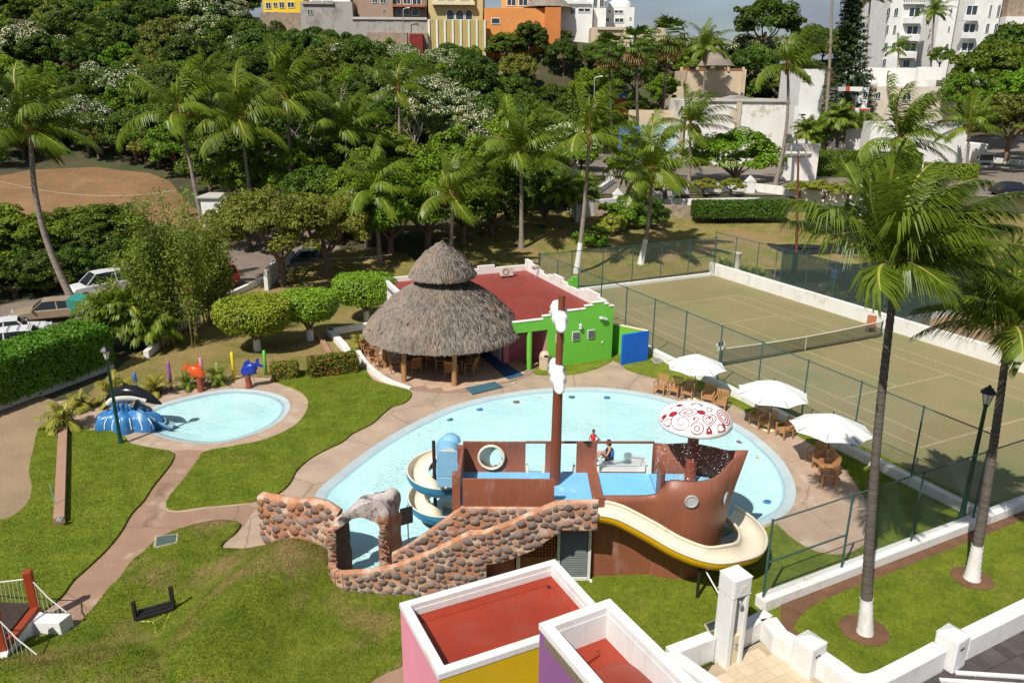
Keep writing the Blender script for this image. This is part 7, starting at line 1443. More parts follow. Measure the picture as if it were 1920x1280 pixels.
tp('n4', 925, 440, (1.3, 1.2, 1.6), 'gnarled dark tree at the left end of the grass slope'); tp('n4', 1020, 415, (1.1, 1.1, 1.4), 'dark slender stemmed tree at the slope crest'); tp('n3', 985, 395, (1, 1, 1.1), 'mid green tree behind the slope crest')
tp('n5', 1110, 462, (1.0, 1.0, .95), 'round clipped bush at the foot of the slope'); tp('n5', 1178, 425, (1.7, 1.4, 1.6), 'big bright green bush on the grass slope'); tp('n4', 1215, 428, (.75, .7, .8), 'dark bush right of the bright bush on the slope'); tp('n6', 1145, 440, (1.0, .9, 1.0), 'pale loose shrub between the slope bushes')
for px, pb, sc, k, lb in ((1375, 352, 1.25, 'n1', 'dense round clipped tree over the white planter wall'), (1205, 348, .9, 'n1', 'spreading green tree at the left end of the planter wall')): tp(k, px, pb, (sc*1.25, sc, sc*.85), lb, z=3.2)
for px, pb, sc, lb in ((1198, 366, .8, 'small croton bush at the left end of the planter wall'), (1248, 362, 1.2, 'yellow green croton bush on the planter wall'), (1318, 358, .9, 'croton bush under the round clipped tree'), (1370, 358, .9, 'second croton bush under the round clipped tree'), (1500, 362, .9, 'croton bush by the light mast on the planter wall'), (1545, 365, 1.0, 'yellow flowered croton bush right of the light mast'), (1590, 368, .9, 'croton bush at the right end of the planter wall')): tp('n6', px, pb, (sc*1.2, sc, sc*.75), lb, z=4.4)
for px, pb, sc, k, lb in ((20, 528, 1.1, 'n4', 'dark bush at the left edge behind the cars'), (75, 508, 1.2, 'n4', 'dark leafy bush behind the gold sedan'), (125, 478, 1.0, 'n3', 'mid green bush below the dirt lot'), (215, 488, 1.15, 'n3', 'large green bush below the dirt lot behind the white car'), (165, 505, .9, 'n4', 'dark low bush behind the teal awning'), (40, 480, .8, 'n3', 'green bush at the left corner of the dirt lot'), (270, 500, .9, 'n4', 'dark bush left of the bamboo'), (0, 545, 1.0, 'n4', 'dark bush at the far left of the gravel lot'), (-30, 520, 1.2, 'n3', 'tall bush cut by the left edge'), (30, 556, 1.1, 'n4', 'dark bush behind the white sedan'), (85, 546, 1.2, 'n4', 'dark bush just behind the gold sedan roof'), (150, 532, 1.1, 'n4', 'dark bush left of the white sport utility car'), (235, 512, 1.1, 'n4', 'dark bush behind the white sport utility car'), (50, 505, 1.3, 'n3', 'mid green bush above the parked cars'), (190, 470, 1.0, 'n3', 'upright bush at the lower edge of the dirt lot')): tp(k, px, pb, (sc*.85, sc*.75, sc*.62), lb)
for px, pb, sc, k, lb in ((340, 330, 1.0, 'd', 'bright tree above the white shed'), (300, 318, .8, 'c', 'olive tree above the right end of the dirt lot'), (460, 400, 1.0, 'b', 'green tree right of the white shed'), (560, 400, 1.1, 'd', 'bright tree behind the yellow green tree'), (650, 390, 1.0, 'a', 'dark tree behind the leafy tree'), (740, 380, 1.1, 'b', 'tall green tree above the bright leafy trees'), (860, 370, 1.1, 'd', 'bright tree behind the palm over the palapa'), (960, 350, 1.0, 'c', 'olive tree left of the white street wall'), (500, 350, 1.2, 'e', 'dark spreading tree low on the hill'), (400, 370, .9, 'a', 'dark tree left of the palm trunks'), (1090, 320, .8, 'd', 'bright tree by the curved car park wall'), (1130, 290, 1.1, 'a', 'dark tree behind the curved wall'), (1060, 300, 1.1, 'b', 'green tree behind the street wall'), (1180, 300, .9, 'd', 'bright tree behind the car park palms'), (600, 440, .9, 'a', 'dark tree behind the gate wall'), (470, 470, .9, 'c', 'olive tree behind the red pickup'), (640, 455, .9, 'a', 'dark tree in the shade behind the boundary kerb')): tp(k, px, pb, sc, lb)
for px, pb, sc, k, Y, lb in ((1240, 205, .9, 'd', 142, 'bright green tree left of the terrace house'), (1190, 190, 1.1, 'a', 150, 'dark tree beyond the car park palms'), (1110, 215, 1.2, 'b', 140, 'green tree up the street'), (1410, 170, 1.2, 'a', 158, 'dark tree right of the terrace house'), (1430, 110, 1.6, 'e', 168, 'tall dark tree on the skyline'), (1460, 200, 1.3, 'c', 150, 'olive tree behind the peeling hall'), (1545, 290, .9, 'd', 118, 'bright bush beside the peeling hall'), (1570, 270, .8, 'b', 116, 'green bush by the balcony house'), (1850, 200, 1.5, 'b', 128, 'large green tree at the right edge below the apartments'), (1900, 180, 1.6, 'a', 132, 'dark tree at the right edge'), (1890, 290, 1.4, 'c', 108, 'olive tree at the right edge over the street wall'), (1810, 230, 1.1, 'b', 120, 'green tree behind the truck'), (1925, 240, 1.5, 'd', 116, 'bright tree cut by the right edge'), (1760, 130, .6, 'b', 150, 'small tree at the foot of the apartments')): tp(k, px, pb, sc, lb, Y=Y)
# ---- clipped hedges and topiary: leaves over a solid core
def surf_leaves(rg, fn, n, size, up=.2, jit=.5, off=.05):
    uv = rg.random((n, 2)); P = []; N = []
    for u_, v_ in uv: p, nn = fn(u_, v_); P.append(p); N.append(nn)
    P = np.array(P)+rg.normal(size=(n, 3))*off; N = np.array(N)+rg.normal(size=(n, 3))*jit+np.array([0, 0, up])
    return leaf_quads(rg, P, N, size*(.6+.8*rg.random(n)))
def hedge(name, label, a, b_, wd, h, z0, n, size, lm, seed=1, cat='hedge', flowers=None, round_=.25):
    a = Vector((a.x, a.y, 0)); b_ = Vector((b_.x, b_.y, 0)); rg = np.random.default_rng(seed); t = thing(name, label, cat, (a+b_)/2+Vector((0, 0, z0))); d = b_-a; L_ = d.length; d = d.normalized(); nn = Vector((-d.y, d.x, 0))
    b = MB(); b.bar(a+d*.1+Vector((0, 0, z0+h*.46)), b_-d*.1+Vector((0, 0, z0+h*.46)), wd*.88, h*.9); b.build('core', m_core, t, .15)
    ar = np.array([L_*h, L_*h, L_*wd, wd*h, wd*h]); ar = ar/ar.sum(); cu = np.cumsum(ar)
    def fn(u_, v_):
        k = int(np.searchsorted(cu, u_)); f = (u_-(cu[k-1] if k else 0))/ar[k]
        wv = .10*mnoise.noise(Vector((f*L_*.9, v_*2, seed)))
        if k == 0: s, w_, z, n_ = f*L_, -wd/2, v_*h, -nn
        elif k == 1: s, w_, z, n_ = f*L_, wd/2, v_*h, nn
        elif k == 2: s, w_, z, n_ = f*L_, (v_-.5)*wd, h, Vector((0, 0, 1))
        else: s, w_, z, n_ = (0 if k == 3 else L_), (f-.5)*wd, v_*h, (-d if k == 3 else d)
        e = max(0, z/h-.82)/.18; e2 = max(0, abs(w_)/(wd/2)-.75)/.25
        w_ *= 1-round_*.4*e*e; z -= round_*.35*e2*e2*h*.25
        p = a+d*s+nn*w_+Vector((0, 0, z0+z))+n_*wv; return tuple(p), tuple(n_)
    link('leaves', fastmesh('leaves', surf_leaves(rg, fn, n, size), 4, lm), t)
    if flowers: link('flowers', fastmesh('flowers', surf_leaves(rg, fn, flowers[0], flowers[1], .4, .4, .06), 4, flowers[2]), t)
    return t
m_hedge = leafm('hedge_leaf', (.088, .22, .012), .05, .15, .4, 20)
hedge('clipped_hedge', 'long thick clipped hedge at the left edge of the garden', Vector((-27.6, 29.0, 0)), Vector((-23.0, 40.1, 0)), 2.8, 2.1, .4, 30000, .085, m_hedge, 3, round_=.06)
hw = thing('hedge_wall', 'white wall with dark openings under the long hedge', 'wall', (-23.5, 35, 0)); b = MB(); b.bar(Vector((-26.6, 29, .2)), Vector((-22.1, 40, .2)), .35, .9); b.build('wall', m_wash, hw)
hedge('clipped_hedge', 'dark clipped hedge below the planter wall', G(1300, 392, 3.3), G(1470, 392, 3.3), 1.6, 1.5, 2.6, 9000, .10, m_lf[0], 4); hedge('clipped_hedge', 'dark hedge on the slope right of the light mast', G(1520, 408, 3), G(1600, 405, 3), 1.6, 1.9, 2.0, 5000, .10, m_lf[0], 5); hedge('clipped_hedge', 'square clipped hedge block in the car park behind the mast', G(1530, 330, 4), G(1720, 338, 4), 3.2, 3.3, 4.0, 14000, .12, m_lf[1], 6); hedge('clipped_hedge', 'square clipped hedge behind the tall palm crown', G(1730, 335, 4), G(1830, 340, 4), 3.0, 2.0, 4.0, 6000, .12, m_lf[1], 7)
m_rfl = mat('red_orange_flower', (.62, .05, .015), .6, .15, 5)
hedge('flowering_shrub', 'small clipped shrub with red flowers beside the green pole', G(512, 710), G(558, 706), .95, .75, .03, 2600, .07, m_lf[2], 8, 'shrub', (170, .06, m_rfl)); hedge('flowering_shrub', 'larger clipped shrub with red flowers beside the palapa kerb', G(582, 706), G(668, 694), 1.0, .95, .03, 4200, .07, m_lf[2], 9, 'shrub', (330, .06, m_rfl))
def topiary(p, rx, ry, z0, z1, label, seed, lm):
    rg = np.random.default_rng(seed); t = thing('topiary_tree', label, 'tree', p); h = (z1-z0)/2; zc = (z0+z1)/2
    def sup(th, ph, k=1.0):
        c = lambda x, e: math.copysign(abs(x)**e, x); r = abs(math.sin(th))**.30; x, y, z = r*c(math.cos(ph), .82), r*c(math.sin(ph), .82), c(math.cos(th), .30)
        tp_ = 1-.22*max(0, -z); return Vector((p.x+rx*x*k*tp_, p.y+ry*y*k*tp_, zc+h*z*k))
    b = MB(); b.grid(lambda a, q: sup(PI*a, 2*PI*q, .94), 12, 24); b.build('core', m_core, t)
    def fn(u_, v_):
        th = math.asin(min(1, (math.sqrt(u_/.4)*.97)**(1/.30))) if u_ < .4 else (lambda q: math.acos(max(-1, min(1, math.copysign(abs(q)**(1/.30), q)))))(.97-1.95*(u_-.4)/.6); ph = 2*PI*v_; q = sup(th, ph); e = sup(th+.02, ph)-q; f = sup(th, ph+.02)-q; n_ = e.cross(f); n_ = n_.normalized() if n_.length > 1e-9 else Vector((0, 0, 1)); q = q+n_*.06*mnoise.noise(q*1.5); return tuple(q), tuple(n_)
    link('crown', fastmesh('crown', surf_leaves(rg, fn, 9500, .075, .3), 4, lm), t)
    b = MB(); zt = z0+.3
    for k in range(5): a = k*1.256+seed; e = Vector((p.x+rx*.42*math.cos(a), p.y+ry*.42*math.sin(a), zt)); b.tube([(p.x+.05*math.cos(a), p.y+.05*math.sin(a), -.1), (p.x+.12*math.cos(a), p.y+.12*math.sin(a), zt*.5), e], [.11, .09, .05], 7)
    b.build('trunk', m_bark, t); b = MB(); b.tube([(p.x, p.y, -.1), (p.x, p.y, .75)], [.24, .19], 10); b.build('white_painted_base', m_wash, t)
m_topi = leafm('topiary_leaf', (.19, .32, .018), .06, .15, .4, 22)
topiary(G(483, 657), 2.15, 1.9, 1.3, 3.05, 'left clipped mushroom shaped tree on the dry lawn', 1, leafm('topiary_leaf_yellow', (.25, .31, .02), .06, .15, .4, 22)); topiary(G(582, 638), 1.8, 1.6, 1.45, 3.0, 'middle clipped round tree on the dry lawn', 2, m_topi); topiary(G(688, 602), 2.1, 1.6, 1.3, 3.05, 'right clipped box shaped tree beside the palapa', 3, m_topi)
# ---- palms
def frond(rg, L_, az, el, droop, wind, nl, lw, ll, segs=9):
    d = np.array([math.cos(az)*math.cos(el), math.sin(az)*math.cos(el), math.sin(el)]); P = [np.zeros(3)]; D = []
    for k in range(segs):
        f = k/segs; d = d+np.array([wind[0], wind[1], -droop])*(.25+1.0*f)/segs*1.6; d /= np.linalg.norm(d); D.append(d.copy()); P.append(P[-1]+d*L_/segs)
    P = np.array(P); D.append(d); D = np.array(D); Q = []; R_ = []
    for k in range(segs):
        s = np.cross(D[k], [0, 0, 1.]); s /= max(1e-6, np.linalg.norm(s)); w_ = .05*(1-k/segs)+.012; w2 = .05*(1-(k+1)/segs)+.012; R_ += [P[k]-s*w_, P[k]+s*w_, P[k+1]+s*w2, P[k+1]-s*w2]
    fr = np.linspace(.14, 1.0, nl)
    for sd in (-1, 1):
        for f in fr:
            x = f*segs; k = min(segs-1, int(x)); p = P[k]+(P[k+1]-P[k])*(x-k); dd = D[k]; s = np.cross(dd, [0, 0, 1.]); s /= max(1e-6, np.linalg.norm(s)); up = np.cross(s, dd)
            l = ll*(.35+.65*math.sin(PI*min(1, .12+.80*f))**.7)*(.85+.3*rg.random())
            v = s*sd*(.85-.35*f)+dd*(.45+.5*f)+up*.15+np.array([wind[0]*.7, wind[1]*.7, -.28-.3*rg.random()]); v /= np.linalg.norm(v); v2 = v+np.array([wind[0]*.6, wind[1]*.6, -.85-.4*rg.random()]); v2 /= np.linalg.norm(v2)
            wv = np.cross(v, up); wv = wv/max(1e-6, np.linalg.norm(wv))*lw; m_ = p+v*l*.55; e = m_+v2*l*.5
            Q += [p-wv*.6, p+wv*.6, m_+wv, m_-wv, m_-wv, m_+wv, e+wv*.15, e-wv*.15]
    return Q, R_
m_palm = leafm('palm_leaf', (.15, .215, .018), .12, .38, .3, 6); m_palm.node_tree.nodes['Principled BSDF'].inputs['Roughness'].default_value = .38; m_rachis = mat('palm_rib', (.32, .30, .06), .5, .15, 3); m_dryleaf = mat('dry_palm_leaf', (.30, .19, .07), .8, .2, 4, trans=.2); m_ptrunk = mat('palm_trunk', (.115, .095, .08), .9, .2, 2, .55, 3.0, bump=.8, bscale=3, stretch=(.5, .5, 7)); m_ptrunk2 = mat('grey_palm_trunk', (.25, .21, .175), .9, .2, 2, .45, 3.0, bump=.6, bscale=3, stretch=(.5, .5, 5)); m_flow = mat('palm_flower_stalk', (.55, .42, .08), .6, .15, 6); m_fibre = mat('palm_fibre', (.30, .16, .07), .9, .3, 8, .3, 25)
def crown_mesh(seed, nf, L_, nl, lw, ll, wind, name='fronds', elr=95, dm=1.0):
    rg = np.random.default_rng(seed); Q = []; Rr_ = []
    for k in range(nf):
        f = k/nf; az = k*2.399+rg.normal()*.15; el = R(84-elr*f**1.05+rg.normal()*6); q, r = frond(rg, L_*(.78+.3*rg.random())*(1-.12*(f < .12)), az, el, (.55+.55*rg.random()+.25*(1-f))*dm, wind, nl, lw, ll); Q += q; Rr_ += r
    v = np.array(Q+Rr_); mi = np.array([0]*(len(Q)//4)+[1]*(len(Rr_)//4)); return fastmesh(name, v, 4, [m_palm, m_rachis], mi)
WND = (.42, .12)
PCM = [crown_mesh(100+k, n, 3.7, 44, .032, .95, (WND[0]*w_, WND[1])) for k, (n, w_) in enumerate(((20, 1.1), (17, 1.5), (21, .8), (16, 1.3), (18, 1.6)))]
PNEAR = [crown_mesh(200, 34, 3.0, 96, .018, .95, (.66, .14), elr=66, dm=.9), crown_mesh(201, 30, 2.8, 90, .019, .90, (.50, .1), elr=74, dm=.9)]
def flower_mesh(seed, s):
    rnd = random.Random(seed); b = MB()
    for j in range(2):
        a0 = rnd.uniform(0, 6.28); c = Vector((math.cos(a0)*.2, math.sin(a0)*.2-.1, -.15))
        for k in range(22): d = Vector((math.cos(a0)+rnd.gauss(0, .7), math.sin(a0)+rnd.gauss(0, .7), -.5+rnd.gauss(0, .5))).normalized(); b.tube([c, c+d*.28*s, c+d*.5*s+Vector((0, 0, -.1))], [.02, .018, .01], 4)
    return b
def palm(crown, base, top, ci, label, sc=1.0, bend=.0, r0=.21, white=0.0, near=False, rz=0, shade=0, wind_rot=0):
    t = thing('coconut_palm', label, 'palm tree', base); base = Vector(base); top = Vector(top); P_ = []; n = 26 if not near else 100; Rr_ = []
    side = Vector((1, 0, 0))
    for k in range(n+1):
        f = k/n; p = base+(top-base)*f+side*bend*math.sin(PI*f); P_.append(p-(Vector((0, 0, .3)) if k == 0 else Vector())); rr_ = r0*(1-.42*f)+r0*.55*math.exp(-f*14); Rr_.append(rr_*(1+(.07 if (k % 2) else -.03) if near else 1))
    b = MB(); b.tube(P_, Rr_, 12 if near else 8); b.build('trunk', m_ptrunk if near else m_ptrunk2, t)
    if white:
        m_ = max(2, int(n*white/(top-base).length)+1); b = MB(); b.tube(P_[:m_+1], [q+.012 for q in Rr_[:m_+1]], 14); b.build('white_painted_base', m_wash, t)
    o = link('fronds', crown, t); o.location = top-base; o.rotation_euler = (0, 0, rz); o.scale = (sc, sc, sc)
    b = MB(); b.lathe([(r0*.6, -.75*sc), (r0*1.0, -.5*sc), (r0*1.05, -.1*sc), (r0*.7, .25*sc), (r0*.2, .6*sc)], top, 9); b.build('crown_shaft', m_fibre, t)
    b = flower_mesh(int(top.x*10), sc); o = b.build('flower_stalk', m_flow, t); o.location = top-base; return t
def pl(px0, py0, px1, py1, Y, ci, label, **k):
    """crown foot at pixel 0, trunk seen down to pixel 1, standing at depth Y"""
    T = VY(px0, py0, Y); Bq = VY(px1, py1, Y); d = (Bq-T); g = Zt(Bq.x, Y); f = (T.z-g)/max(.1, T.z-Bq.z); B_ = T+d*f; palm(PCM[ci % 5], (B_.x, Y, g), T, ci, label, **k)
pl(57, 245, 152, 600, 50.5, 0, 'leaning coconut palm at the left over the dirt lot', sc=1.4, bend=-.9, r0=.24, rz=.1); pl(337, 208, 365, 350, 74, 1, 'coconut palm with upright windswept fronds, left of the hill palms', sc=1.75); pl(392, 150, 398, 290, 92, 3, 'small distant palm between the two left hill palms', sc=1.2, r0=.17); pl(452, 228, 467, 350, 74, 2, 'coconut palm with wide drooping crown in front of the hill', sc=1.65, rz=.3); pl(540, 190, 545, 350, 76, 4, 'tall coconut palm left of the bare grey branches', sc=1.7, rz=.2); pl(648, 245, 651, 345, 78, 0, 'coconut palm with spiky pale crown in the middle of the hill', sc=1.5, rz=.5); pl(747, 170, 750, 270, 92, 1, 'coconut palm bending right below the yellow wall', sc=1.5); pl(703, 358, 713, 500, 64.5, 2, 'coconut palm standing on the lawn behind the topiary', sc=1.3, r0=.2, rz=-.3); pl(848, 365, 846, 480, 62, 3, 'coconut palm rising right behind the palapa tip', sc=1.25, r0=.18, rz=.4)
pl(977, 288, 978, 490, 70, 0, 'tall coconut palm behind the red roof', sc=1.65, r0=.22, rz=.15); pl(1222, 318, 1201, 495, 67, 2, 'coconut palm with white painted foot on the grass slope', sc=1.45, bend=.25, r0=.22, white=2.0, rz=.2); pl(1295, 235, 1292, 330, 96, 3, 'coconut palm in front of the peeling hall', sc=1.6, rz=.1); pl(1477, 122, 1453, 350, 93, 1, 'tall leaning coconut palm beside the peeling hall', sc=1.45, bend=.6, r0=.24); pl(1686, 262, 1688, 430, 60, 4, 'broad coconut palm behind the near palm crown', sc=1.4, r0=.22, rz=-.5); pl(1818, 235, 1814, 300, 104, 0, 'coconut palm in front of the dark trees at the right', sc=1.4, rz=.7); pl(1752, 22, 1745, 125, 150, 2, 'palm rising before the middle of the apartment block', sc=1.0, r0=.28); pl(1685, 92, 1683, 132, 140, 3, 'small palm before the left tower of the apartments', sc=.85); pl(1562, -60, 1545, 235, 118, 1, 'very tall palm trunk left of the conifer', sc=1.2, r0=.28, bend=.3); pl(1632, -5, 1622, 125, 142, 0, 'tall palm beside the apartment block left corner', sc=1.1, r0=.26); pl(1324, 88, 1318, 185, 146, 2, 'palm rising behind the terrace palapa', sc=1.4)
tA, tB = G(1081, 512), VY(1105, 252, G(1081, 512).y); palm(PCM[4], tA, tB, 4, 'curved coconut palm with white painted foot behind the court fence', sc=1.4, bend=.15, r0=.22, white=2.3, rz=.3)
bA = G(1622, 1187, .14); palm(PNEAR[0], bA, VY(1681, 500, bA.y+.25), 0, 'nearest tall coconut palm with white painted foot in the planter', sc=1.0, bend=-.12, r0=.145, white=1.1, near=True); bB = G(1822, 1086, .14); palm(PNEAR[1], bB, VY(1893, 612, bB.y+.3), 1, 'second tall coconut palm with white painted foot at the right edge', sc=1.0, bend=.05, r0=.155, white=1.2, near=True, rz=.8)
# fan palms with skirts of dead leaves
def fan_crown(seed):
    rg = np.random.default_rng(seed); Q = []; mi = []
    for k in range(34):
        f = k/34; az = k*2.4; el = R(70-150*f); d = np.array([math.cos(az)*math.cos(el), math.sin(az)*math.cos(el), math.sin(el)]); c = d*1.0; s = np.cross(d, [0, 0, 1.]); s /= max(1e-6, np.linalg.norm(s)); u_ = np.cross(s, d); dead = f > .72
        for j in range(11):
            a = R(-75+15*j); e = d*math.cos(a)+s*math.sin(a); L_ = 1.0*(.8+.3*rg.random()); w_ = np.cross(e, u_)*.075; p1 = c+e*L_*.6; p2 = c+e*L_+np.array([.1, 0, -.25]); Q += [c-w_*.2, c+w_*.2, p1+w_, p1-w_, p1-w_, p1+w_, p2+w_*.2, p2-w_*.2]; mi += [1 if dead else 0]*2
        w_ = s*.02; Q += [0*c-w_, 0*c+w_, c+w_, c-w_]; mi += [1 if dead else 0]
    return fastmesh('fan_leaves', np.array(Q), 4, [leafm('fan_palm_leaf', (.10, .16, .02), .1), m_dryleaf], np.array(mi))
FC = [fan_crown(1), fan_crown(2)]
def fanpalm(px, py, pxb, pyb, Y, sc, label, i=0):
    T = VY(px, py, Y); Bq = VY(pxb, pyb, Y); g = Zt(Bq.x, Y); f = (T.z-g)/(T.z-Bq.z); B_ = T+(Bq-T)*f; t = thing('fan_palm', label, 'palm tree', (B_.x, Y, g)); b = MB(); b.tube([(B_.x, Y, g-.3), ((B_.x+T.x)/2, Y, (g+T.z)/2), T], [.3, .22, .2], 8); b.build('trunk', m_ptrunk, t); o = link('fan_leaves', FC[i], t); o.location = T-Vector((B_.x, Y, g)); o.scale = (sc, sc, sc); o.rotation_euler = (0, 0, px)
for a in ((1141, 92, 1144, 165, 132, 1.7, 'left of three fan palms by the street'), (1194, 82, 1195, 230, 128, 1.8, 'middle of three fan palms by the street'), (1254, 68, 1243, 205, 132, 2.0, 'right and tallest of three fan palms by the street'), (147, 100, 147, 140, 122, 1.5, 'left fan palm among the hillside trees'), (181, 62, 181, 110, 128, 1.5, 'right fan palm among the hillside trees')): fanpalm(*a, i=a[0] % 2)
# ---- potted plants, small palms, bamboo, conifer
PSM = [crown_mesh(300+k, 14, 1.0, 16, .022, .38, (.1, .03)) for k in range(2)]; m_pot = {'dark': mat('dark_pot', (.03, .025, .022), .6, .1), 'pale': mat('pale_pot', (.52, .46, .38), .7, .1), 'stripe': mat('black_pot_band', (.02, .02, .02), .6, .1)}
PYL = [m.copy() for m in PSM]
m_ypalm = leafm('yellow_palm_leaf', (.26, .25, .03), .1, .25)
for m in PYL: m.materials[0] = m_ypalm
def potted(px, py, r, h, pm, crown, sc, label):
    p = G(px, py); t = thing('potted_plant', label, 'potted plant', p); pot(p, r, h, None).build('pot', m_pot[pm], t); b = MB(); b.lathe([(0, h*.9), (r*.9, h*.9)], p, 12); b.build('soil', m_soil, t); o = link('fronds', crown, t); o.location = (0, 0, h*.9); o.scale = (sc, sc, sc); o.rotation_euler = (0, 0, px)
    if pm == 'stripe':
        for k in range(9): a = 2*PI*k/9; b = MB(); b.bar(p+Vector((r*.74*math.cos(a), r*.74*math.sin(a), .02)), p+Vector((r*1.03*math.cos(a), r*1.03*math.sin(a), h*.95)), .07, .03); b.build('white_stripe', m_wash, t)
potted(124, 804, .30, .52, 'stripe', PYL[0], 1.25, 'yellow palm in a black and white striped pot on the kerb wall'); potted(150, 769, .28, .42, 'dark', PYL[1], .75, 'orange tipped spiky plant in a dark pot by the path'); potted(217, 752, .3, .4, 'dark', PYL[1], 1.3, 'yellow palm behind the black whale'); potted(293, 739, .32, .36, 'dark', PYL[0], 1.0, 'palm in a dark bowl right of the blue pole'); potted(352, 728, .27, .36, 'pale', PSM[0], .75, 'small palm in a pale pot beside the orange fish'); potted(408, 718, .27, .36, 'dark', PSM[1], .9, 'small palm in a dark pot left of the yellow pole')
for i, (px, py) in enumerate([(1352, 503), (1365, 506), (1395, 520), (1413, 523), (1427, 527)]): potted(px, py, .32, .45, 'pale' if i > 1 else 'dark', PSM[i % 2], .8, ('leftmost', 'second', 'third', 'fourth', 'rightmost')[i]+' potted plant in the row along the court wall')
um = thing('concrete_urn', 'pale concrete column urn among the pots by the court wall', 'urn', G(1381, 508)); b = MB(); b.lathe([(0, 0), (.35, 0), (.3, .15), (.2, .3), (.24, 1.3), (.34, 1.5), (.36, 1.65), (0, 1.65)], G(1381, 508), 14); b.build('urn_body', mat('pale_concrete_urn', (.48, .44, .36), .85, .12, 3), um)
def smallpalm(px, py, h, sc, label, cr=None, n=1, Y=None):
    p = VY(px, py, Y) if Y else G(px, py); t = thing('small_palm', label, 'palm tree', p); rnd = random.Random(px)
    for k in range(n):
        e = Vector((rnd.uniform(-.7, .7)*(n > 1), rnd.uniform(-.6, .6)*(n > 1), 0)); hh = h*rnd.uniform(.75, 1.1); b = MB(); b.tube([p+e*.3-Vector((0, 0, .2)), p+e+Vector((0, 0, hh))], [.07, .05], 6); b.build('stem', m_ptrunk, t); o = link('fronds', PSM[k % 2] if cr is None else cr, t); o.location = e+Vector((0, 0, hh)); o.scale = (sc, sc, sc); o.rotation_euler = (0, 0, rnd.uniform(0, 6))
smallpalm(205, 652, 1.9, 1.9, 'clump of areca palms right of the leaning trunk', None, 5); smallpalm(255, 650, 2.2, 2.0, 'clump of areca palms beside the bamboo', None, 5); smallpalm(290, 655, 1.6, 1.6, 'low areca palm at the foot of the bamboo', None, 3); smallpalm(1090, 420, 3.4, 2.0, 'slender areca palms on the slope crest', None, 4, 76); smallpalm(1045, 425, 3.2, 1.9, 'thin palms under the dark tree on the slope', None, 4, 75); smallpalm(1510, 290, 3.4, 2.4, 'areca palms beside the white house', None, 4, 114); smallpalm(1570, 270, 3.6, 2.6, 'areca palms beside the balcony house', None, 4, 112); smallpalm(676, 660, .5, .9, 'small plant at the end of the white bed wall', PYL[0]); smallpalm(1640, 585, .7, .9, 'leafy seedlings on the nursery ground', PSM[1], 4); smallpalm(1565, 560, .7, .9, 'leafy seedlings under the shade cloth', PSM[0], 4); smallpalm(1610, 575, .8, 1.0, 'seedlings on the potting bench', PYL[0], 5)
def bamboo(px, py, h, w_, label, seed):
    rg = np.random.default_rng(seed); p = G(px, py); t = thing('bamboo_clump', label, 'bamboo', p); P_ = []
    for k in range(26):
        a, r = rg.random()*2*PI, rg.random()**.5*w_*.55; b0 = Vector((p.x+r*math.cos(a), p.y+r*math.sin(a)*.7, 0)); ln = Vector((rg.normal()*.35, rg.normal()*.3, 0)); hh = h*(.55+.45*rg.random()); pts = [b0, b0+ln*.5+Vector((0, 0, hh*.55)), b0+ln*2.2+Vector((0, 0, hh))]; b = MB(); b.tube(pts, [.035, .028, .01], 5); b.build('cane', mat('bamboo_cane', (.22, .20, .06), .5, .2, 3), t)
        for j in range(900): f = .22+.78*rg.random()**.8; q = pts[0].lerp(pts[1], f*2) if f < .5 else pts[1].lerp(pts[2], f*2-1); P_.append(np.array(q)+rg.normal(size=3)*np.array([.30, .30, .28]))
    P_ = np.array(P_); N_ = rg.normal(size=P_.shape)+np.array([0, 0, .8]); link('leaves', fastmesh('leaves', leaf_quads(rg, P_, N_, .06+.07*rg.random(len(P_)), .30), 4, leafm('bamboo_leaf', (.20, .25, .03), .1)), t)
bamboo(335, 648, 9.4, 2.4, 'tall yellowish bamboo clump left of the topiary trees', 1); bamboo(300, 640, 6.0, 1.6, 'lower bamboo clump behind the areca palms', 2); bamboo(408, 606, 6.8, 1.8, 'right hand bamboo clump in front of the white shed', 3)
cf = thing('conifer', 'tall dark narrow conifer left of the apartment block', 'tree', VY(1590, 235, 122)); p = VY(1590, 235, 122); T = VY(1598, -25, 122); rg = np.random.default_rng(5); Hc_ = T.z-p.z; b = MB(); b.tube([p-Vector((0, 0, 3)), T], [.35, .06], 8); b.build('trunk', m_bark, cf); P_ = []; N_ = []
for k in range(150):
    f = (k+.5)/150; r = 4.0*(1-f)**.75*(.7+.5*rg.random())+.3; a = k*2.4
    for j in range(75): s = rg.random()**.6; P_.append([p.x+(T.x-p.x)*f+r*s*math.cos(a)+rg.normal()*.25, p.y+r*s*math.sin(a)+rg.normal()*.25, p.z+Hc_*f-.25*s*r*.4+.3*s+rg.normal()*.14]); N_.append([math.cos(a)*.4, math.sin(a)*.4, 1])
link('needles', fastmesh('needles', leaf_quads(rg, np.array(P_), np.array(N_)+rg.normal(size=(len(N_), 3))*.5, .2+.12*rg.random(len(P_)), .4), 4, leafm('conifer_needle', (.03, .075, .014), .1)), cf)
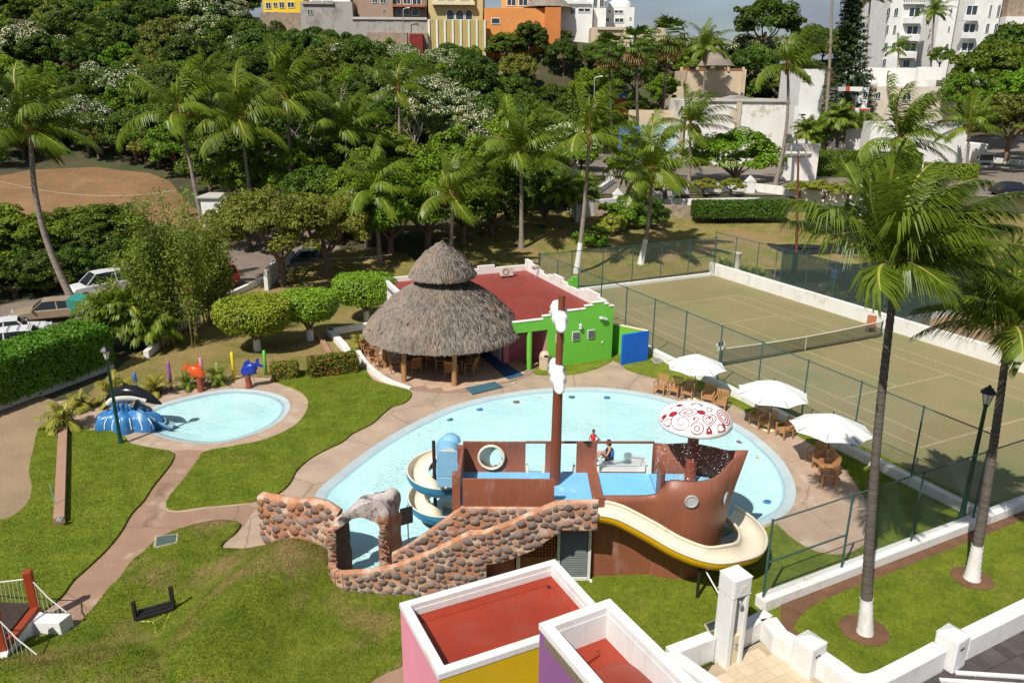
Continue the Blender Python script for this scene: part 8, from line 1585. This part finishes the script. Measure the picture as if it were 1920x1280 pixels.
# bare grey branches among the hillside trees
def bare_tree(px, py, Y, h, label, seed):
    rnd = random.Random(seed); p = VY(px, py, Y); t = thing('bare_tree', label, 'tree', (p.x, Y, Zt(p.x, Y))); b = MB(); m = mat('pale_dead_wood', (.42, .37, .30), .85, .2, 3)
    def br(o, d, L_, r, k):
        e = o+d*L_; mid = o+d*L_*.5+Vector((rnd.gauss(0, .12), rnd.gauss(0, .12), rnd.gauss(0, .08)))*L_*.5; b.tube([o, mid, e], [r, r*.8, r*.55], 5)
        if k:
            for _ in range(3): q = (d+Vector((rnd.gauss(0, .6), rnd.gauss(0, .5), rnd.gauss(.1, .35)))).normalized(); br(mid.lerp(e, rnd.uniform(.2, 1)), q, L_*rnd.uniform(.5, .8), r*.55, k-1)
    br(Vector((p.x, Y, Zt(p.x, Y)-.3)), Vector((rnd.gauss(0, .15), 0, 1)).normalized(), h*.5, .16, 3); b.build('branches', m, t)
bare_tree(575, 350, 82, 11, 'pale bare branching tree right of the tall hill palm', 1); bare_tree(530, 350, 84, 9, 'leafless grey tree behind the wide crowned hill palm', 2); bare_tree(775, 300, 92, 8, 'bare grey branches below the yellow wall', 3); bare_tree(880, 330, 84, 7, 'bare twigs above the bright trees by the palapa', 4)
# ================================================================ GRASS BLADES ON THE NEAR LAWNS
m_blade = mat('grass_blade', (.165, .225, .018), .7, .35, .9, .5, 30, world=True, trans=.2, spec=.2, col2=(.25, .21, .05), c2lo=.54, c2hi=.70, c2scale=.6)
def blades(name, label, poly, n, z, zf, seed, ymax=30.0, holes=()):
    rg = np.random.default_rng(seed); xs = [p[0] for p in poly]; ys = [p[1] for p in poly]; P_ = []
    x0, x1, y0, y1 = max(min(xs), -24), min(max(xs), 20), max(min(ys), 13), min(max(ys), ymax); k = 0
    X, Y_ = x0+(x1-x0)*rg.random(n*3), y0+(y1-y0)*rg.random(n*3); ins = np.zeros(n*3, bool); j = len(poly)-1
    for i in range(len(poly)):
        xi, yi, xj, yj = poly[i][0], poly[i][1], poly[j][0], poly[j][1]; j = i
        if yi == yj: continue
        ins ^= ((yi > Y_) != (yj > Y_)) & (X < (xj-xi)*(Y_-yi)/(yj-yi)+xi)
    X, Y_ = X[ins][:n], Y_[ins][:n]; P_ = [(x, y, z+(zf(x, y) if zf else 0)) for x, y in zip(X, Y_)]
    P_ = np.array(P_); m = len(P_); a = rg.random(m)*2*PI; h = .028+.04*rg.random(m); w_ = .006+.008*rg.random(m); s = np.stack([np.cos(a), np.sin(a), 0*a], 1)*w_[:, None]; e = rg.normal(size=(m, 3))*.022; e[:, 2] = h
    v = np.stack([P_-s, P_+s, P_+e], 1).reshape(-1, 3); o = link(name, fastmesh(name, v, 3, m_blade)); tag(o, label, 'grass', kind='stuff')
m_keep = m_blade; m_blade = mat('mound_blade', (.165, .215, .018), .7, .35, .9, .5, 30, world=True, trans=.2, spec=.2, col2=(.30, .225, .085), c2lo=.50, c2hi=.64, c2scale=.30)
blades('lawn_blades', 'short grass on the mound and front left lawn', LAWN_C, 70000, .08, mound, 1)
m_blade = m_keep
blades('lawn_blades', 'short grass on the lawn left of the path', LAWN_A, 40000, .08, None, 2, 33)
blades('lawn_blades', 'short grass on the lawn between the pools', LAWN_B, 40000, .08, None, 3, 40)
blades('lawn_blades', 'short grass on the lawn beside the courts', LAWN_E, 45000, .05, None, 4, 36)
blades('lawn_blades', 'short grass in the palm planter', PLG, 26000, .14, None, 5)
